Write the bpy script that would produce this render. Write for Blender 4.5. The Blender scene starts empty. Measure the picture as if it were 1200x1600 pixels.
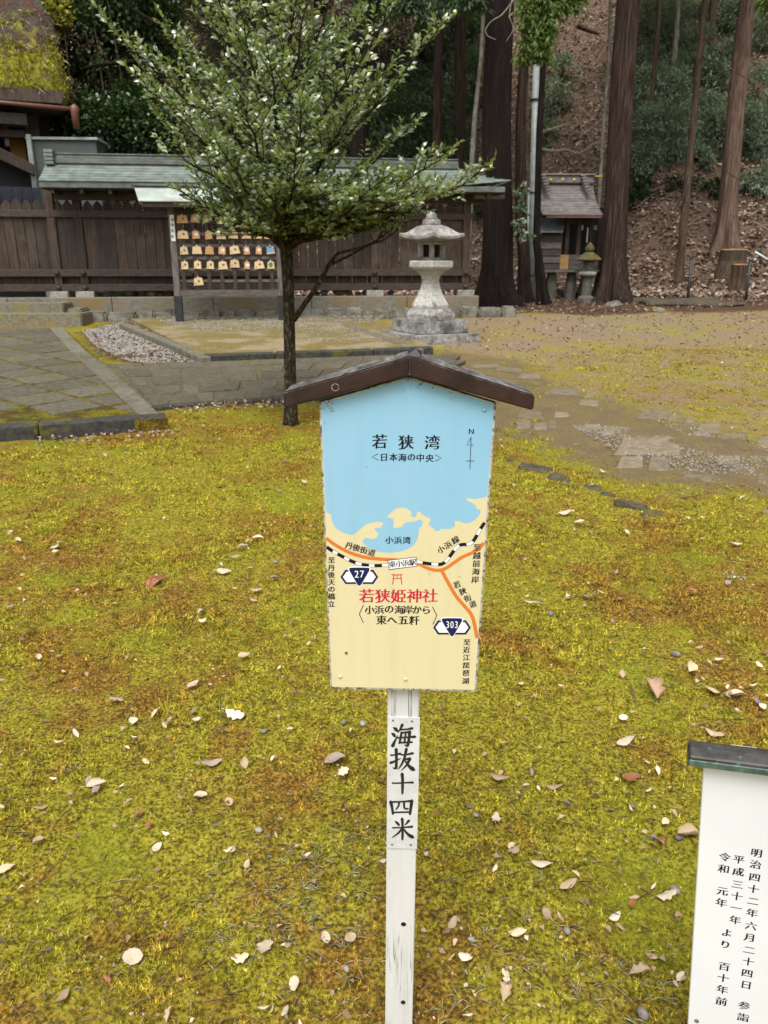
import bpy, bmesh, math, random
import numpy as np
from mathutils import Vector, Matrix

random.seed(7)
RNG = np.random.default_rng(11)
R = math.radians
SC = bpy.context.scene
COL = SC.collection

# ------------------------------------------------------------------ camera
CAM_H = 1.6
PITCH = R(17.9)
FPX = 1202.0            # focal length in pixels of a 1200 x 1600 frame
cam_data = bpy.data.cameras.new('camera')
cam = bpy.data.objects.new('camera', cam_data)
COL.objects.link(cam)
cam.location = (0, 0, CAM_H)
cam.rotation_euler = (math.pi / 2 - PITCH, 0, 0)
cam_data.sensor_fit = 'VERTICAL'
cam_data.sensor_height = 36.0
cam_data.sensor_width = 27.0
cam_data.lens = FPX / 1600 * 36
cam_data.clip_start = 0.05
cam_data.clip_end = 600
cam_data.dof.use_dof = True
cam_data.dof.focus_distance = 1.35
cam_data.dof.aperture_fstop = 13.0
SC.camera = cam

# ------------------------------------------------------------------ sky, sun, exposure
SUN_EL, SUN_AZ = R(60), R(195)      # azimuth clockwise from +Y: the light comes from behind the viewer's left
world = bpy.data.worlds.new('World'); SC.world = world
world.use_nodes = True
wn = world.node_tree; wn.nodes.clear()
w_out = wn.nodes.new('ShaderNodeOutputWorld')
w_bg = wn.nodes.new('ShaderNodeBackground')
w_sky = wn.nodes.new('ShaderNodeTexSky')
w_sky.sky_type = 'NISHITA'; w_sky.sun_disc = False
w_sky.sun_elevation = SUN_EL; w_sky.sun_rotation = SUN_AZ
w_sky.air_density = 1.0; w_sky.dust_density = 4.0; w_sky.ozone_density = 1.0
w_hsv = wn.nodes.new('ShaderNodeHueSaturation'); w_hsv.inputs['Saturation'].default_value = 0.07
wn.links.new(w_sky.outputs[0], w_hsv.inputs['Color'])
wn.links.new(w_hsv.outputs[0], w_bg.inputs['Color'])
w_bg.inputs['Strength'].default_value = 0.13
wn.links.new(w_bg.outputs[0], w_out.inputs['Surface'])
sun_l = bpy.data.lights.new('sun', 'SUN'); sun_l.energy = 1.3; sun_l.angle = R(30); sun_l.color = (1.0, 0.95, 0.88)
sun = bpy.data.objects.new('sun', sun_l); COL.objects.link(sun)
sdir = Vector((math.sin(SUN_AZ) * math.cos(SUN_EL), math.cos(SUN_AZ) * math.cos(SUN_EL), math.sin(SUN_EL)))
sun.rotation_euler = (-sdir).to_track_quat('-Z', 'Y').to_euler()
sun.location = sdir * 60
SC.view_settings.view_transform = 'Standard'
SC.view_settings.look = 'None'
SC.view_settings.exposure = 0.78
SC.view_settings.gamma = 1.0
SC.view_settings.use_curve_mapping = False
SC.render.engine = 'CYCLES'
SC.cycles.max_bounces = 5
SC.cycles.diffuse_bounces = 3
SC.cycles.glossy_bounces = 2
SC.cycles.transmission_bounces = 2
SC.cycles.use_denoising = True
SC.cycles.caustics_reflective = False
SC.cycles.caustics_refractive = False

# ------------------------------------------------------------------ geometry of the view (survey helpers)
CT, ST = math.cos(PITCH), math.sin(PITCH)
CAM = Vector((0, 0, CAM_H))
def ray(px, py):
    u = (px - 600) / FPX; v = (800 - py) / FPX
    return Vector((u, v * ST + CT, v * CT - ST))
def P(px, py, D):
    """survey point seen at px,py standing D metres in front of the viewer"""
    d = ray(px, py)
    return CAM + d * (D / d.y)
SLOPE = 0.036
def foot(x):
    return 21.5 + 0.8 * np.sin(np.asarray(x) * 0.35 + 0.5)
def ground_z(x, y):
    x = np.asarray(x, float); y = np.asarray(y, float)
    z = SLOPE * np.clip(y, -40, 80)
    t = np.maximum(0, np.minimum(y, 72) - foot(x))
    z = z + 0.62 * (t - 1.5 * (1 - np.exp(-t / 1.5)))
    k = np.clip(t / 4, 0, 1)
    z = z + k * (0.35 * np.sin(x * 0.7 + y * 0.3) + 0.22 * np.sin(x * 1.9 - y * 0.8) + 0.12 * np.sin(x * 3.1 + y * 2.3))
    return z
def vnoise(x, y, wl, seed=0.0):
    """smooth value noise, 0..1, wavelength wl"""
    x = np.asarray(x, float) / wl; y = np.asarray(y, float) / wl
    i, j = np.floor(x), np.floor(y); fx, fy = x - i, y - j
    fx = fx * fx * (3 - 2 * fx); fy = fy * fy * (3 - 2 * fy)
    def hsh(a, b):
        q = np.sin(a * 127.1 + b * 311.7 + seed * 74.7) * 43758.5453; return q - np.floor(q)
    return (hsh(i, j) * (1 - fx) + hsh(i + 1, j) * fx) * (1 - fy) + (hsh(i, j + 1) * (1 - fx) + hsh(i + 1, j + 1) * fx) * fy
def relief(x, y):
    """cushions and hollows of the moss lawn"""
    x = np.asarray(x, float); y = np.asarray(y, float); k = np.clip((y - 0.2) * 2, 0, 1) * np.clip(1.4 - y / 16, 0.2, 1)
    far_ = np.clip(1.5 - y / 5, 0.15, 1)
    r = 0.012 * np.sin(x * 3.1 + 1.3 * np.sin(y * 2.0)) + 0.010 * np.sin(y * 4.3 + 1.7 * np.sin(x * 2.7))
    return k * (r + 0.030 * (vnoise(x, y, 0.33, 1) - 0.5) + 0.020 * (vnoise(x, y, 0.13, 2) - 0.5) + far_ * 0.016 * (vnoise(x, y, 0.055, 3) - 0.5))
def G(px, py, h=0.0):
    """point of the (gently rising) yard seen at px,py, at height h above it"""
    d = ray(px, py)
    t = (CAM_H - h) / (SLOPE * d.y - d.z)
    return CAM + d * t
def hit(px, py):
    """first point of the terrain along the line of sight"""
    d = ray(px, py)
    for D in np.arange(6, 75, 0.1):
        p = CAM + d * (D / d.y)
        if p.z < float(ground_z(p.x, p.y)): return p
    return CAM + d * (60 / d.y)
def plane_uv(M, px, py):
    """local (x, z) on the y=0 plane of frame M seen at px,py"""
    Mi = M.inverted()
    o = Mi @ CAM; d = Mi.to_3x3() @ ray(px, py)
    t = -o.y / d.y
    p = o + d * t
    return p.x, p.z

# ------------------------------------------------------------------ object helpers
WM = {}                      # world matrix of the things
def thing(name, label, cat, M=None, group=None):
    o = bpy.data.objects.new(name, None); COL.objects.link(o)
    o.empty_display_size = 0.1
    if M is None: M = Matrix.Identity(4)
    elif isinstance(M, (Vector, tuple)): M = Matrix.Translation(Vector(M))
    o.matrix_world = M; WM[o.name] = M.copy()
    o['label'] = label; o['category'] = cat
    if group: o['group'] = group
    return o
def tag(o, label, cat=None, group=None, kind=None):
    if label: o['label'] = label
    if cat: o['category'] = cat
    if group: o['group'] = group
    if kind: o['kind'] = kind
    return o
def wmat(o):
    return WM.get(o.name, Matrix.Identity(4)) if o else Matrix.Identity(4)
def link(name, me, mat, parent=None, M=None):
    o = bpy.data.objects.new(name, me); COL.objects.link(o)
    if mat is not None and len(me.materials) == 0: me.materials.append(mat)
    if parent is not None: o.parent = parent
    if M is not None: o.matrix_local = M
    WM[o.name] = wmat(parent) @ (M if M is not None else Matrix.Identity(4))
    return o
class MB:
    """collects shapes, builds one mesh"""
    def __init__(s): s.v = []; s.f = []
    def add(s, vs, fs):
        b = len(s.v); s.v += [tuple(v) for v in vs]; s.f += [tuple(b + i for i in f) for f in fs]; return s
    def box(s, c, size, rot=None, taper=1.0):
        x, y, z = size[0] / 2, size[1] / 2, size[2] / 2
        vs = [Vector((sx * x * (taper if sz > 0 else 1), sy * y * (taper if sz > 0 else 1), sz * z)) for sz in (-1, 1) for sy in (-1, 1) for sx in (-1, 1)]
        if rot is not None: vs = [rot @ v for v in vs]
        c = Vector(c)
        return s.add([v + c for v in vs], [(0, 2, 3, 1), (4, 5, 7, 6), (0, 1, 5, 4), (2, 6, 7, 3), (0, 4, 6, 2), (1, 3, 7, 5)])
    def bx(s, x0, x1, y0, y1, z0, z1):
        return s.box(((x0 + x1) / 2, (y0 + y1) / 2, (z0 + z1) / 2), (abs(x1 - x0), abs(y1 - y0), abs(z1 - z0)))
    def prism(s, poly, off):
        """poly: list of 3-d points; extruded by vector off"""
        n = len(poly); off = Vector(off)
        vs = [Vector(p) for p in poly] + [Vector(p) + off for p in poly]
        fs = [tuple(range(n))[::-1], tuple(range(n, 2 * n))] + [(i, (i + 1) % n, n + (i + 1) % n, n + i) for i in range(n)]
        return s.add(vs, fs)
    def tube(s, pts, rad, n=8, cap=True, squash=1.0, twist=0.0, lump=0.0, rf=None):
        pts = [Vector(p) for p in pts]; k = len(pts)
        rad = rad if isinstance(rad, (list, tuple)) else [rad] * k
        vs = []; ref = None
        for i in range(k):
            t = (pts[min(i + 1, k - 1)] - pts[max(i - 1, 0)]).normalized()
            if ref is None: ref = t.orthogonal().normalized()
            ref = (ref - t * ref.dot(t)).normalized(); b = t.cross(ref)
            for j in range(n):
                a = 2 * math.pi * j / n + twist
                r = rad[i] * (1 + lump * math.sin(3 * a + i * 0.7) + lump * 0.7 * math.sin(5 * a - i * 0.4 + 1))
                if rf: r *= rf(pts[i], a)
                vs.append(pts[i] + (ref * math.cos(a) + b * math.sin(a) * squash) * r)
        fs = [(i * n + j, i * n + (j + 1) % n, (i + 1) * n + (j + 1) % n, (i + 1) * n + j) for i in range(k - 1) for j in range(n)]
        if cap: fs += [tuple(range(n))[::-1], tuple(range((k - 1) * n, k * n))]
        return s.add(vs, fs)
    def lathe(s, prof, n=6, rot=0.0, c=(0, 0, 0), curl=0.0):
        """prof: (radius, z) list; n-gonal rings; curl lifts the corners"""
        vs = []
        for r, z in prof:
            for j in range(n):
                a = 2 * math.pi * j / n + rot
                vs.append((c[0] + r * math.cos(a), c[1] + r * math.sin(a), c[2] + z))
        k = len(prof)
        fs = [(i * n + j, i * n + (j + 1) % n, (i + 1) * n + (j + 1) % n, (i + 1) * n + j) for i in range(k - 1) for j in range(n)]
        fs += [tuple(range(n))[::-1], tuple(range((k - 1) * n, k * n))]
        return s.add(vs, fs)
    def build(s, name, mat, parent=None, M=None, smooth=False, bevel=0.0, world=False, seg=1):
        me = bpy.data.meshes.new(name)
        vs = s.v
        if world and parent is not None:
            I = wmat(parent).inverted(); vs = [tuple(I @ Vector(v)) for v in vs]
        me.from_pydata(vs, [], s.f)
        if bevel > 0:
            bm = bmesh.new(); bm.from_mesh(me)
            es = [e for e in bm.edges if len(e.link_faces) == 2 and e.calc_face_angle(0) > 0.5]
            bmesh.ops.bevel(bm, geom=es, offset=bevel, segments=seg, affect='EDGES', clamp_overlap=True)
            bm.to_mesh(me); bm.free()
        if smooth:
            me.polygons.foreach_set('use_smooth', [True] * len(me.polygons))
        me.update()
        return link(name, me, mat, parent, M)
def roughen(o, amp, scale=6.0, cuts=0):
    """hand-worked unevenness for stones: subdivide and push along a smooth noise"""
    from mathutils import noise
    me = o.data; bm = bmesh.new(); bm.from_mesh(me)
    if cuts: bmesh.ops.subdivide_edges(bm, edges=bm.edges[:], cuts=cuts, use_grid_fill=True)
    off = Vector((random.random() * 50, random.random() * 50, 0))
    for v in bm.verts:
        v.co += noise.noise_vector(v.co * scale + off) * amp
    bm.to_mesh(me); bm.free()
    return o
def copy_thing(o, M, label=None, parent=None):
    c = o.copy(); COL.objects.link(c)
    if parent is None: c.matrix_world = M; WM[c.name] = M.copy()
    else: c.parent = parent
    if label: c['label'] = label
    for ch in o.children: copy_thing(ch, None, None, c)
    return c
def fast_mesh(name, V, tri, attr=None):
    """V (n,3) float, tri (m,3) int"""
    me = bpy.data.meshes.new(name)
    me.vertices.add(len(V)); me.vertices.foreach_set('co', np.ascontiguousarray(V, np.float32).ravel())
    k = tri.shape[1]; m = len(tri)
    me.loops.add(m * k); me.polygons.add(m)
    me.polygons.foreach_set('loop_start', np.arange(0, m * k, k, dtype=np.int32))
    me.polygons.foreach_set('loop_total', np.full(m, k, np.int32))
    me.loops.foreach_set('vertex_index', np.ascontiguousarray(tri, np.int32).ravel())
    if attr:
        for nm, arr in attr.items():
            if arr.ndim == 1:
                a = me.attributes.new(nm, 'FLOAT', 'POINT'); a.data.foreach_set('value', np.ascontiguousarray(arr, np.float32))
            else:
                a = me.attributes.new(nm, 'FLOAT_COLOR', 'POINT'); a.data.foreach_set('color', np.ascontiguousarray(arr, np.float32).ravel())
    me.update(calc_edges=True)
    return me
def nrm(a):
    return a / np.maximum(np.linalg.norm(a, axis=-1, keepdims=True), 1e-9)
def leaves(name, pos, dirv, up, length, width, fold=0.15, curl=0.12, tint=None, rich=False):
    """one mesh of many folded leaves; each has its own base, tip and two edges"""
    n = len(pos); d = nrm(dirv); side = nrm(np.cross(d, up)); nn = np.cross(side, d)
    L = np.broadcast_to(np.asarray(length, float), (n,))[:, None]; W = np.broadcast_to(np.asarray(width, float), (n,))[:, None]
    if not rich:
        b = pos; t = pos + d * L - nn * L * curl
        m1 = pos + d * L * 0.45 + side * W + nn * W * fold * 2; m2 = pos + d * L * 0.45 - side * W + nn * W * fold * 2
        V = np.stack([b, m1, t, m2], 1).reshape(-1, 3)
        i = np.arange(n)[:, None] * 4
        T = np.concatenate([i + np.array([[0, 1, 2]]), i + np.array([[0, 2, 3]])], 1).reshape(-1, 3)
        k = 4
    else:
        b = pos; t = pos + d * L - nn * L * curl
        c = pos + d * L * 0.5 + nn * L * curl * 0.3
        a1 = pos + d * L * 0.28 + side * W * 0.86 + nn * W * fold * 2; a2 = pos + d * L * 0.28 - side * W * 0.86 + nn * W * fold * 2
        e1 = pos + d * L * 0.66 + side * W * 0.8 + nn * W * fold * 1.6; e2 = pos + d * L * 0.66 - side * W * 0.8 + nn * W * fold * 1.6
        V = np.stack([b, a1, e1, t, e2, a2, c], 1).reshape(-1, 3)
        i = np.arange(n)[:, None] * 7
        T = np.concatenate([i + np.array([x]) for x in ([0, 1, 6], [1, 2, 6], [2, 3, 6], [3, 4, 6], [4, 5, 6], [5, 0, 6])], 1).reshape(-1, 3)
        k = 7
    tt = np.repeat(RNG.random(n) if tint is None else tint, k)
    return fast_mesh(name, V, T, {'tint': tt})

# ------------------------------------------------------------------ materials
class NT:
    def __init__(s, name):
        s.m = bpy.data.materials.new(name); s.m.use_nodes = True
        s.t = s.m.node_tree; s.n = s.t.nodes; s.l = s.t.links
        s.b = s.n['Principled BSDF']; s.out = s.n['Material Output']
    def node(s, kind, **kw):
        x = s.n.new(kind)
        for k, v in kw.items(): setattr(x, k, v)
        return x
    def set(s, sock, val):
        if hasattr(val, 'is_linked') or hasattr(val, 'links'): s.l.new(val, sock)
        else: sock.default_value = val
    def pos(s, scale=(1, 1, 1), obj=False):
        if obj: src = s.node('ShaderNodeTexCoord').outputs['Object']
        else: src = s.node('ShaderNodeNewGeometry').outputs['Position']
        mp = s.node('ShaderNodeMapping'); mp.inputs['Scale'].default_value = scale
        s.l.new(src, mp.inputs['Vector']); return mp.outputs[0]
    def noise(s, vec, scale, detail=4, rough=0.55, dist=0.0):
        x = s.node('ShaderNodeTexNoise'); s.l.new(vec, x.inputs['Vector'])
        x.inputs['Scale'].default_value = scale; x.inputs['Detail'].default_value = detail
        x.inputs['Roughness'].default_value = rough; x.inputs['Distortion'].default_value = dist
        return x.outputs[0]
    def ramp(s, fac, stops, interp='LINEAR'):
        x = s.node('ShaderNodeValToRGB'); x.color_ramp.interpolation = interp
        e = x.color_ramp.elements
        while len(e) > 1: e.remove(e[-1])
        for i, (p, c) in enumerate(stops):
            q = e[0] if i == 0 else e.new(p)
            q.position = p; q.color = (c, c, c, 1) if isinstance(c, (int, float)) else (*c, 1)
        s.l.new(fac, x.inputs[0]); return x.outputs[0]
    def mix(s, fac, a, b, mode='MIX'):
        x = s.node('ShaderNodeMix'); x.data_type = 'RGBA'; x.blend_type = mode
        s.set(x.inputs[0], fac)
        for sock, v in ((x.inputs[6], a), (x.inputs[7], b)):
            if isinstance(v, tuple): sock.default_value = (*v, 1) if len(v) == 3 else v
            elif isinstance(v, (int, float)): sock.default_value = (v, v, v, 1)
            else: s.l.new(v, sock)
        return x.outputs[2]
    def math(s, op, a, b=0.0):
        x = s.node('ShaderNodeMath', operation=op); s.set(x.inputs[0], a); s.set(x.inputs[1], b); return x.outputs[0]
    def attr(s, name, out='Fac'):
        x = s.node('ShaderNodeAttribute'); x.attribute_name = name; return x.outputs[out]
    def rand(s):
        return s.node('ShaderNodeObjectInfo').outputs['Random']
    def color(s, c): s.set(s.b.inputs['Base Color'], c if not isinstance(c, tuple) else (*c, 1)); return s
    def rough(s, r): s.set(s.b.inputs['Roughness'], r); return s
    def spec(s, v): s.b.inputs['Specular IOR Level'].default_value = v; return s
    def bump(s, h, strength=0.4, dist=0.01):
        x = s.node('ShaderNodeBump'); x.inputs['Strength'].default_value = strength; x.inputs['Distance'].default_value = dist
        s.l.new(h, x.inputs['Height']); s.l.new(x.outputs[0], s.b.inputs['Normal']); return s
MT = {}
def simple(name, c1, c2=None, scale=20, rough=0.7, stretch=(1, 1, 1), bump=0.3, bdist=0.004, c3=None, s3=3.0, var=0.0, lo=0.35, hi=0.65, spec=0.5, obj=False, t3=(0.5, 0.68)):
    m = NT(name); v = m.pos(stretch, obj)
    n = m.noise(v, scale, 6, 0.6)
    c = m.ramp(n, [(lo, c1), (hi, c2 or c1)])
    if c3:
        n3 = m.noise(m.pos((1, 1, 1), obj), s3, 5, 0.65, 0.3)
        c = m.mix(m.ramp(n3, [(t3[0], 0.0), (t3[1], 1.0)]), c, c3)
    if var:
        r = m.math('ADD', m.math('MULTIPLY', m.rand(), 2 * var), 1 - var)
        c = m.mix(1.0, c, m.node('ShaderNodeCombineColor').outputs[0] if False else r, 'MULTIPLY')
    m.color(c).rough(rough).spec(spec)
    if bump: m.bump(n, bump, bdist)
    MT[name] = m.m
    return m.m
simple('stone_grey', (0.20, 0.19, 0.165), (0.36, 0.35, 0.31), 30, 0.9, bump=0.5, bdist=0.006, c3=(0.09, 0.085, 0.07), s3=5, var=0.12)
simple('stone_dark', (0.07, 0.068, 0.062), (0.15, 0.145, 0.13), 24, 0.9, bump=0.6, bdist=0.008, c3=(0.09, 0.085, 0.02), s3=5, var=0.12)
simple('flag', (0.066, 0.058, 0.038), (0.135, 0.118, 0.082), 16, 0.92, bump=0.6, bdist=0.006, c3=(0.085, 0.08, 0.022), s3=3.2, var=0.16, t3=(0.53, 0.72))
simple('flag_light', (0.10, 0.092, 0.07), (0.19, 0.175, 0.135), 14, 0.9, bump=0.5, bdist=0.005, c3=(0.12, 0.105, 0.05), s3=4, var=0.15)
simple('kerb', (0.022, 0.021, 0.018), (0.062, 0.058, 0.048), 20, 0.9, bump=0.7, bdist=0.006, c3=(0.11, 0.105, 0.012), s3=4.5, var=0.1, t3=(0.55, 0.68))
simple('step_stone', (0.12, 0.11, 0.075), (0.23, 0.215, 0.15), 22, 0.92, bump=0.6, bdist=0.006, c3=(0.23, 0.18, 0.035), s3=2.2, var=0.06, t3=(0.52, 0.7))
simple('lantern_stone', (0.30, 0.295, 0.27), (0.50, 0.49, 0.46), 26, 0.9, bump=0.5, bdist=0.005, c3=(0.10, 0.095, 0.085), s3=6.0, t3=(0.56, 0.74))
simple('lantern_base', (0.17, 0.165, 0.155), (0.40, 0.39, 0.37), 18, 0.92, bump=0.6, bdist=0.007, c3=(0.09, 0.085, 0.075), s3=4.0, t3=(0.46, 0.62))
simple('lantern_roof', (0.19, 0.178, 0.165), (0.40, 0.385, 0.36), 14, 0.92, bump=0.6, bdist=0.007, c3=(0.12, 0.105, 0.09), s3=4.0, t3=(0.46, 0.66))
simple('plinth', (0.125, 0.115, 0.09), (0.20, 0.185, 0.15), 10, 0.9, stretch=(1, 1, 2), bump=0.25, bdist=0.004, c3=(0.19, 0.135, 0.06), s3=1.3, t3=(0.46, 0.66))
simple('rubble', (0.12, 0.115, 0.095), (0.24, 0.23, 0.19), 13, 0.95, bump=0.8, bdist=0.012, c3=(0.075, 0.07, 0.035), s3=3.0, var=0.2)
simple('fence_wood', (0.012, 0.0065, 0.004), (0.056, 0.034, 0.021), 16, 0.75, stretch=(3.0, 3.0, 0.16), bump=0.5, bdist=0.004, c3=(0.11, 0.080, 0.058), s3=1.6, var=0.42, t3=(0.52, 0.85))
simple('rail_wood', (0.018, 0.011, 0.0075), (0.064, 0.043, 0.030), 18, 0.7, stretch=(0.2, 2.5, 3.0), bump=0.5, bdist=0.004, var=0.15)
simple('grey_wood', (0.06, 0.052, 0.044), (0.17, 0.155, 0.135), 18, 0.8, stretch=(2.5, 2.5, 0.25), bump=0.4, bdist=0.003, var=0.15)
simple('grey_rail', (0.055, 0.048, 0.040), (0.145, 0.13, 0.115), 18, 0.8, stretch=(0.25, 2.5, 2.5), bump=0.4, bdist=0.003, var=0.15)
simple('copper_green', (0.10, 0.125, 0.108), (0.21, 0.255, 0.225), 5, 0.55, stretch=(1, 1, 1), bump=0.25, bdist=0.004, c3=(0.16, 0.155, 0.125), s3=1.8, var=0.12, t3=(0.5, 0.75))
simple('copper_dark', (0.075, 0.090, 0.078), (0.14, 0.16, 0.14), 6, 0.6, bump=0.2, c3=(0.07, 0.06, 0.05), s3=2)
simple('pale_metal', (0.30, 0.36, 0.32), (0.44, 0.50, 0.46), 3, 0.5, bump=0.1, c3=(0.30, 0.29, 0.26), s3=1.8)
simple('grey_metal', (0.10, 0.11, 0.115), (0.16, 0.17, 0.175), 4, 0.5, bump=0.1)
simple('pole_metal', (0.22, 0.255, 0.24), (0.33, 0.37, 0.35), 8, 0.5, bump=0.1)
simple('black_metal', (0.012, 0.013, 0.014), (0.03, 0.031, 0.033), 10, 0.5, bump=0.1)
simple('copper_red', (0.12, 0.05, 0.036), (0.19, 0.08, 0.06), 6, 0.45, bump=0.1)
simple('roof_brown_tile', (0.13, 0.115, 0.11), (0.24, 0.22, 0.21), 7, 0.45, bump=0.2, var=0.15)
simple('blue_cloth', (0.004, 0.005, 0.012), (0.012, 0.014, 0.032), 3, 0.9, stretch=(8, 1, 0.3), bump=0.3)
simple('ochre_wall', (0.36, 0.17, 0.05), (0.45, 0.23, 0.08), 3, 0.9)
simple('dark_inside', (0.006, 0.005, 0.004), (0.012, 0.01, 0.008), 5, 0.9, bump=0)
simple('thatch', (0.055, 0.045, 0.032), (0.15, 0.125, 0.085), 40, 0.95, stretch=(2, 0.5, 0.5), bump=1.0, bdist=0.02, c3=(0.14, 0.062, 0.042), s3=2.5, t3=(0.55, 0.7))
simple('paper_white', (0.72, 0.72, 0.70), (0.80, 0.80, 0.78), 10, 0.8, bump=0)
simple('gravel', (0.17, 0.15, 0.125), (0.42, 0.39, 0.345), 60, 0.85, bump=0.2)
simple('cut_wood', (0.30, 0.16, 0.06), (0.42, 0.25, 0.11), 20, 0.85, bump=0.3)
simple('twig', (0.09, 0.062, 0.04), (0.17, 0.125, 0.085), 20, 0.9, bump=0.3)
simple('pale_twig', (0.20, 0.17, 0.13), (0.34, 0.30, 0.24), 12, 0.9, bump=0.4)
simple('pebble', (0.13, 0.118, 0.098), (0.31, 0.285, 0.25), 30, 0.8, bump=0.2, var=0.4)
def bark(name, c1, c2, c3, moss=0.0, stretch=(5, 5, 0.22), scale=5.0):
    m = NT(name); v = m.pos(stretch)
    n = m.noise(v, scale, 7, 0.65, 0.25)
    c = m.ramp(n, [(0.33, c1), (0.52, c2), (0.70, c3)])
    if moss:
        nn = m.noise(m.pos(), 2.2, 5, 0.65)
        c = m.mix(m.ramp(nn, [(0.62 - moss, 0.0), (0.78 - moss, 1.0)]), c, (0.085, 0.095, 0.03))
    m.color(c).rough(0.95).spec(0.2).bump(n, 1.0, 0.05); MT[name] = m.m
bark('cedar', (0.010, 0.006, 0.005), (0.042, 0.025, 0.019), (0.105, 0.072, 0.056), 0.0)
bark('cedar_red', (0.06, 0.036, 0.027), (0.15, 0.098, 0.075), (0.26, 0.185, 0.145))
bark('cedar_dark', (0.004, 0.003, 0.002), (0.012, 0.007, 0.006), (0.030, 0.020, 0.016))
bark('pale_bark', (0.12, 0.105, 0.085), (0.26, 0.24, 0.20), (0.42, 0.39, 0.33), 0.08, (2, 2, 0.8))
bark('brown_bark', (0.03, 0.02, 0.013), (0.085, 0.058, 0.04), (0.16, 0.12, 0.088), 0.05)
bark('young_bark', (0.014, 0.010, 0.006), (0.042, 0.031, 0.018), (0.17, 0.155, 0.115), 0.03, (3, 3, 1.6), 11.0)
def leafmat(name, stops, rough=0.3, trans=0.25, spec=0.5, tcol=None):
    m = NT(name)
    c = m.ramp(m.attr('tint'), stops)
    m.color(c).rough(rough).spec(spec)
    if trans:
        tr = m.node('ShaderNodeBsdfTranslucent'); mx = m.node('ShaderNodeMixShader')
        m.l.new(m.mix(1.0, c, tcol or (1.6, 1.7, 0.6), 'MULTIPLY'), tr.inputs['Color']); mx.inputs[0].default_value = trans
        m.l.new(m.b.outputs[0], mx.inputs[1]); m.l.new(tr.outputs[0], mx.inputs[2]); m.l.new(mx.outputs[0], m.out.inputs['Surface'])
    MT[name] = m.m
leafmat('glossy_leaf', [(0, (0.10, 0.15, 0.04)), (0.45, (0.18, 0.245, 0.07)), (0.85, (0.28, 0.35, 0.12)), (0.97, (0.36, 0.36, 0.10)), (1, (0.26, 0.14, 0.04))], 0.38, 0.30, 0.8, (1.3, 1.35, 0.6))
_b = MT['glossy_leaf'].node_tree.nodes['Principled BSDF']; _b.inputs['Coat Weight'].default_value = 1.0; _b.inputs['Coat IOR'].default_value = 1.85; _b.inputs['Coat Roughness'].default_value = 0.28
leafmat('dark_leaf', [(0, (0.014, 0.034, 0.012)), (0.6, (0.030, 0.062, 0.022)), (1, (0.07, 0.105, 0.03))], 0.35, 0.15)
leafmat('camellia_leaf', [(0, (0.018, 0.040, 0.013)), (0.6, (0.034, 0.070, 0.022)), (0.92, (0.075, 0.10, 0.025)), (1, (0.14, 0.13, 0.03))], 0.30, 0.15)
leafmat('cedar_leaf', [(0, (0.018, 0.040, 0.016)), (0.6, (0.040, 0.078, 0.026)), (1, (0.080, 0.13, 0.04))], 0.6, 0.2)
leafmat('bright_spray', [(0, (0.055, 0.10, 0.020)), (0.6, (0.10, 0.165, 0.03)), (0.96, (0.15, 0.21, 0.04)), (1, (0.30, 0.10, 0.03))], 0.55, 0.3)
leafmat('hazy_blue_leaf', [(0, (0.10, 0.145, 0.10)), (0.6, (0.18, 0.235, 0.165)), (1, (0.34, 0.40, 0.31))], 0.5, 0.2)  # bluish green made paler, haze over the slope put into the leaf colour
leafmat('moss_shrub', [(0, (0.15, 0.155, 0.018)), (0.6, (0.30, 0.28, 0.03)), (1, (0.42, 0.38, 0.05))], 0.8, 0.2)
leafmat('litter', [(0, (0.07, 0.042, 0.028)), (0.4, (0.19, 0.125, 0.088)), (0.75, (0.32, 0.225, 0.165)), (1, (0.50, 0.39, 0.31))], 0.75, 0.0)
leafmat('crumb', [(0, (0.08, 0.045, 0.022)), (0.5, (0.22, 0.135, 0.075)), (0.85, (0.42, 0.29, 0.18)), (1, (0.62, 0.50, 0.36))], 0.75, 0.0)
leafmat('dead_grass', [(0, (0.16, 0.17, 0.08)), (0.5, (0.34, 0.32, 0.17)), (1, (0.52, 0.49, 0.34))], 0.8, 0.2)

simple('strip_stone', (0.095, 0.085, 0.062), (0.18, 0.165, 0.125), 14, 0.9, bump=0.5, bdist=0.005, c3=(0.10, 0.09, 0.045), s3=3, var=0.15)
# --- colours of the moss: patches of yellow green, olive, rust brown
def moss_nodes(m, inst=False):
    p = m.pos()
    big = m.noise(p, 0.95, 4, 0.6, 0.4); mid = m.noise(p, 5.0, 4, 0.65, 0.5); fine = m.noise(p, 38, 3, 0.6)
    g = m.ramp(fine, [(0.3, (0.24, 0.212, 0.016)), (0.5, (0.42, 0.365, 0.028)), (0.72, (0.60, 0.515, 0.058))])
    br = m.ramp(fine, [(0.3, (0.19, 0.085, 0.018)), (0.55, (0.41, 0.205, 0.034)), (0.75, (0.56, 0.35, 0.07))])
    s = m.math('ADD', m.math('MULTIPLY', big, 0.55), m.math('MULTIPLY', mid, 0.45))
    c = m.mix(m.ramp(s, [(0.48, 0.0), (0.58, 0.9)]), g, br)
    sp = m.noise(p, 105, 2, 0.5); c = m.mix(m.ramp(sp, [(0.38, 0.75), (0.51, 0.0)]), c, (0.065, 0.050, 0.014)); c = m.mix(m.ramp(sp, [(0.55, 0.0), (0.68, 0.55)]), c, (0.64, 0.56, 0.09))
    gr = m.noise(m.pos((1, 1, 1)), 2.1, 3, 0.5, 0.3)
    c = m.mix(m.ramp(gr, [(0.56, 0.0), (0.72, 0.6)]), c, (0.30, 0.36, 0.02))
    return c, fine, mid
m = NT('moss_tuft')
c, fine, mid = moss_nodes(m)
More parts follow.
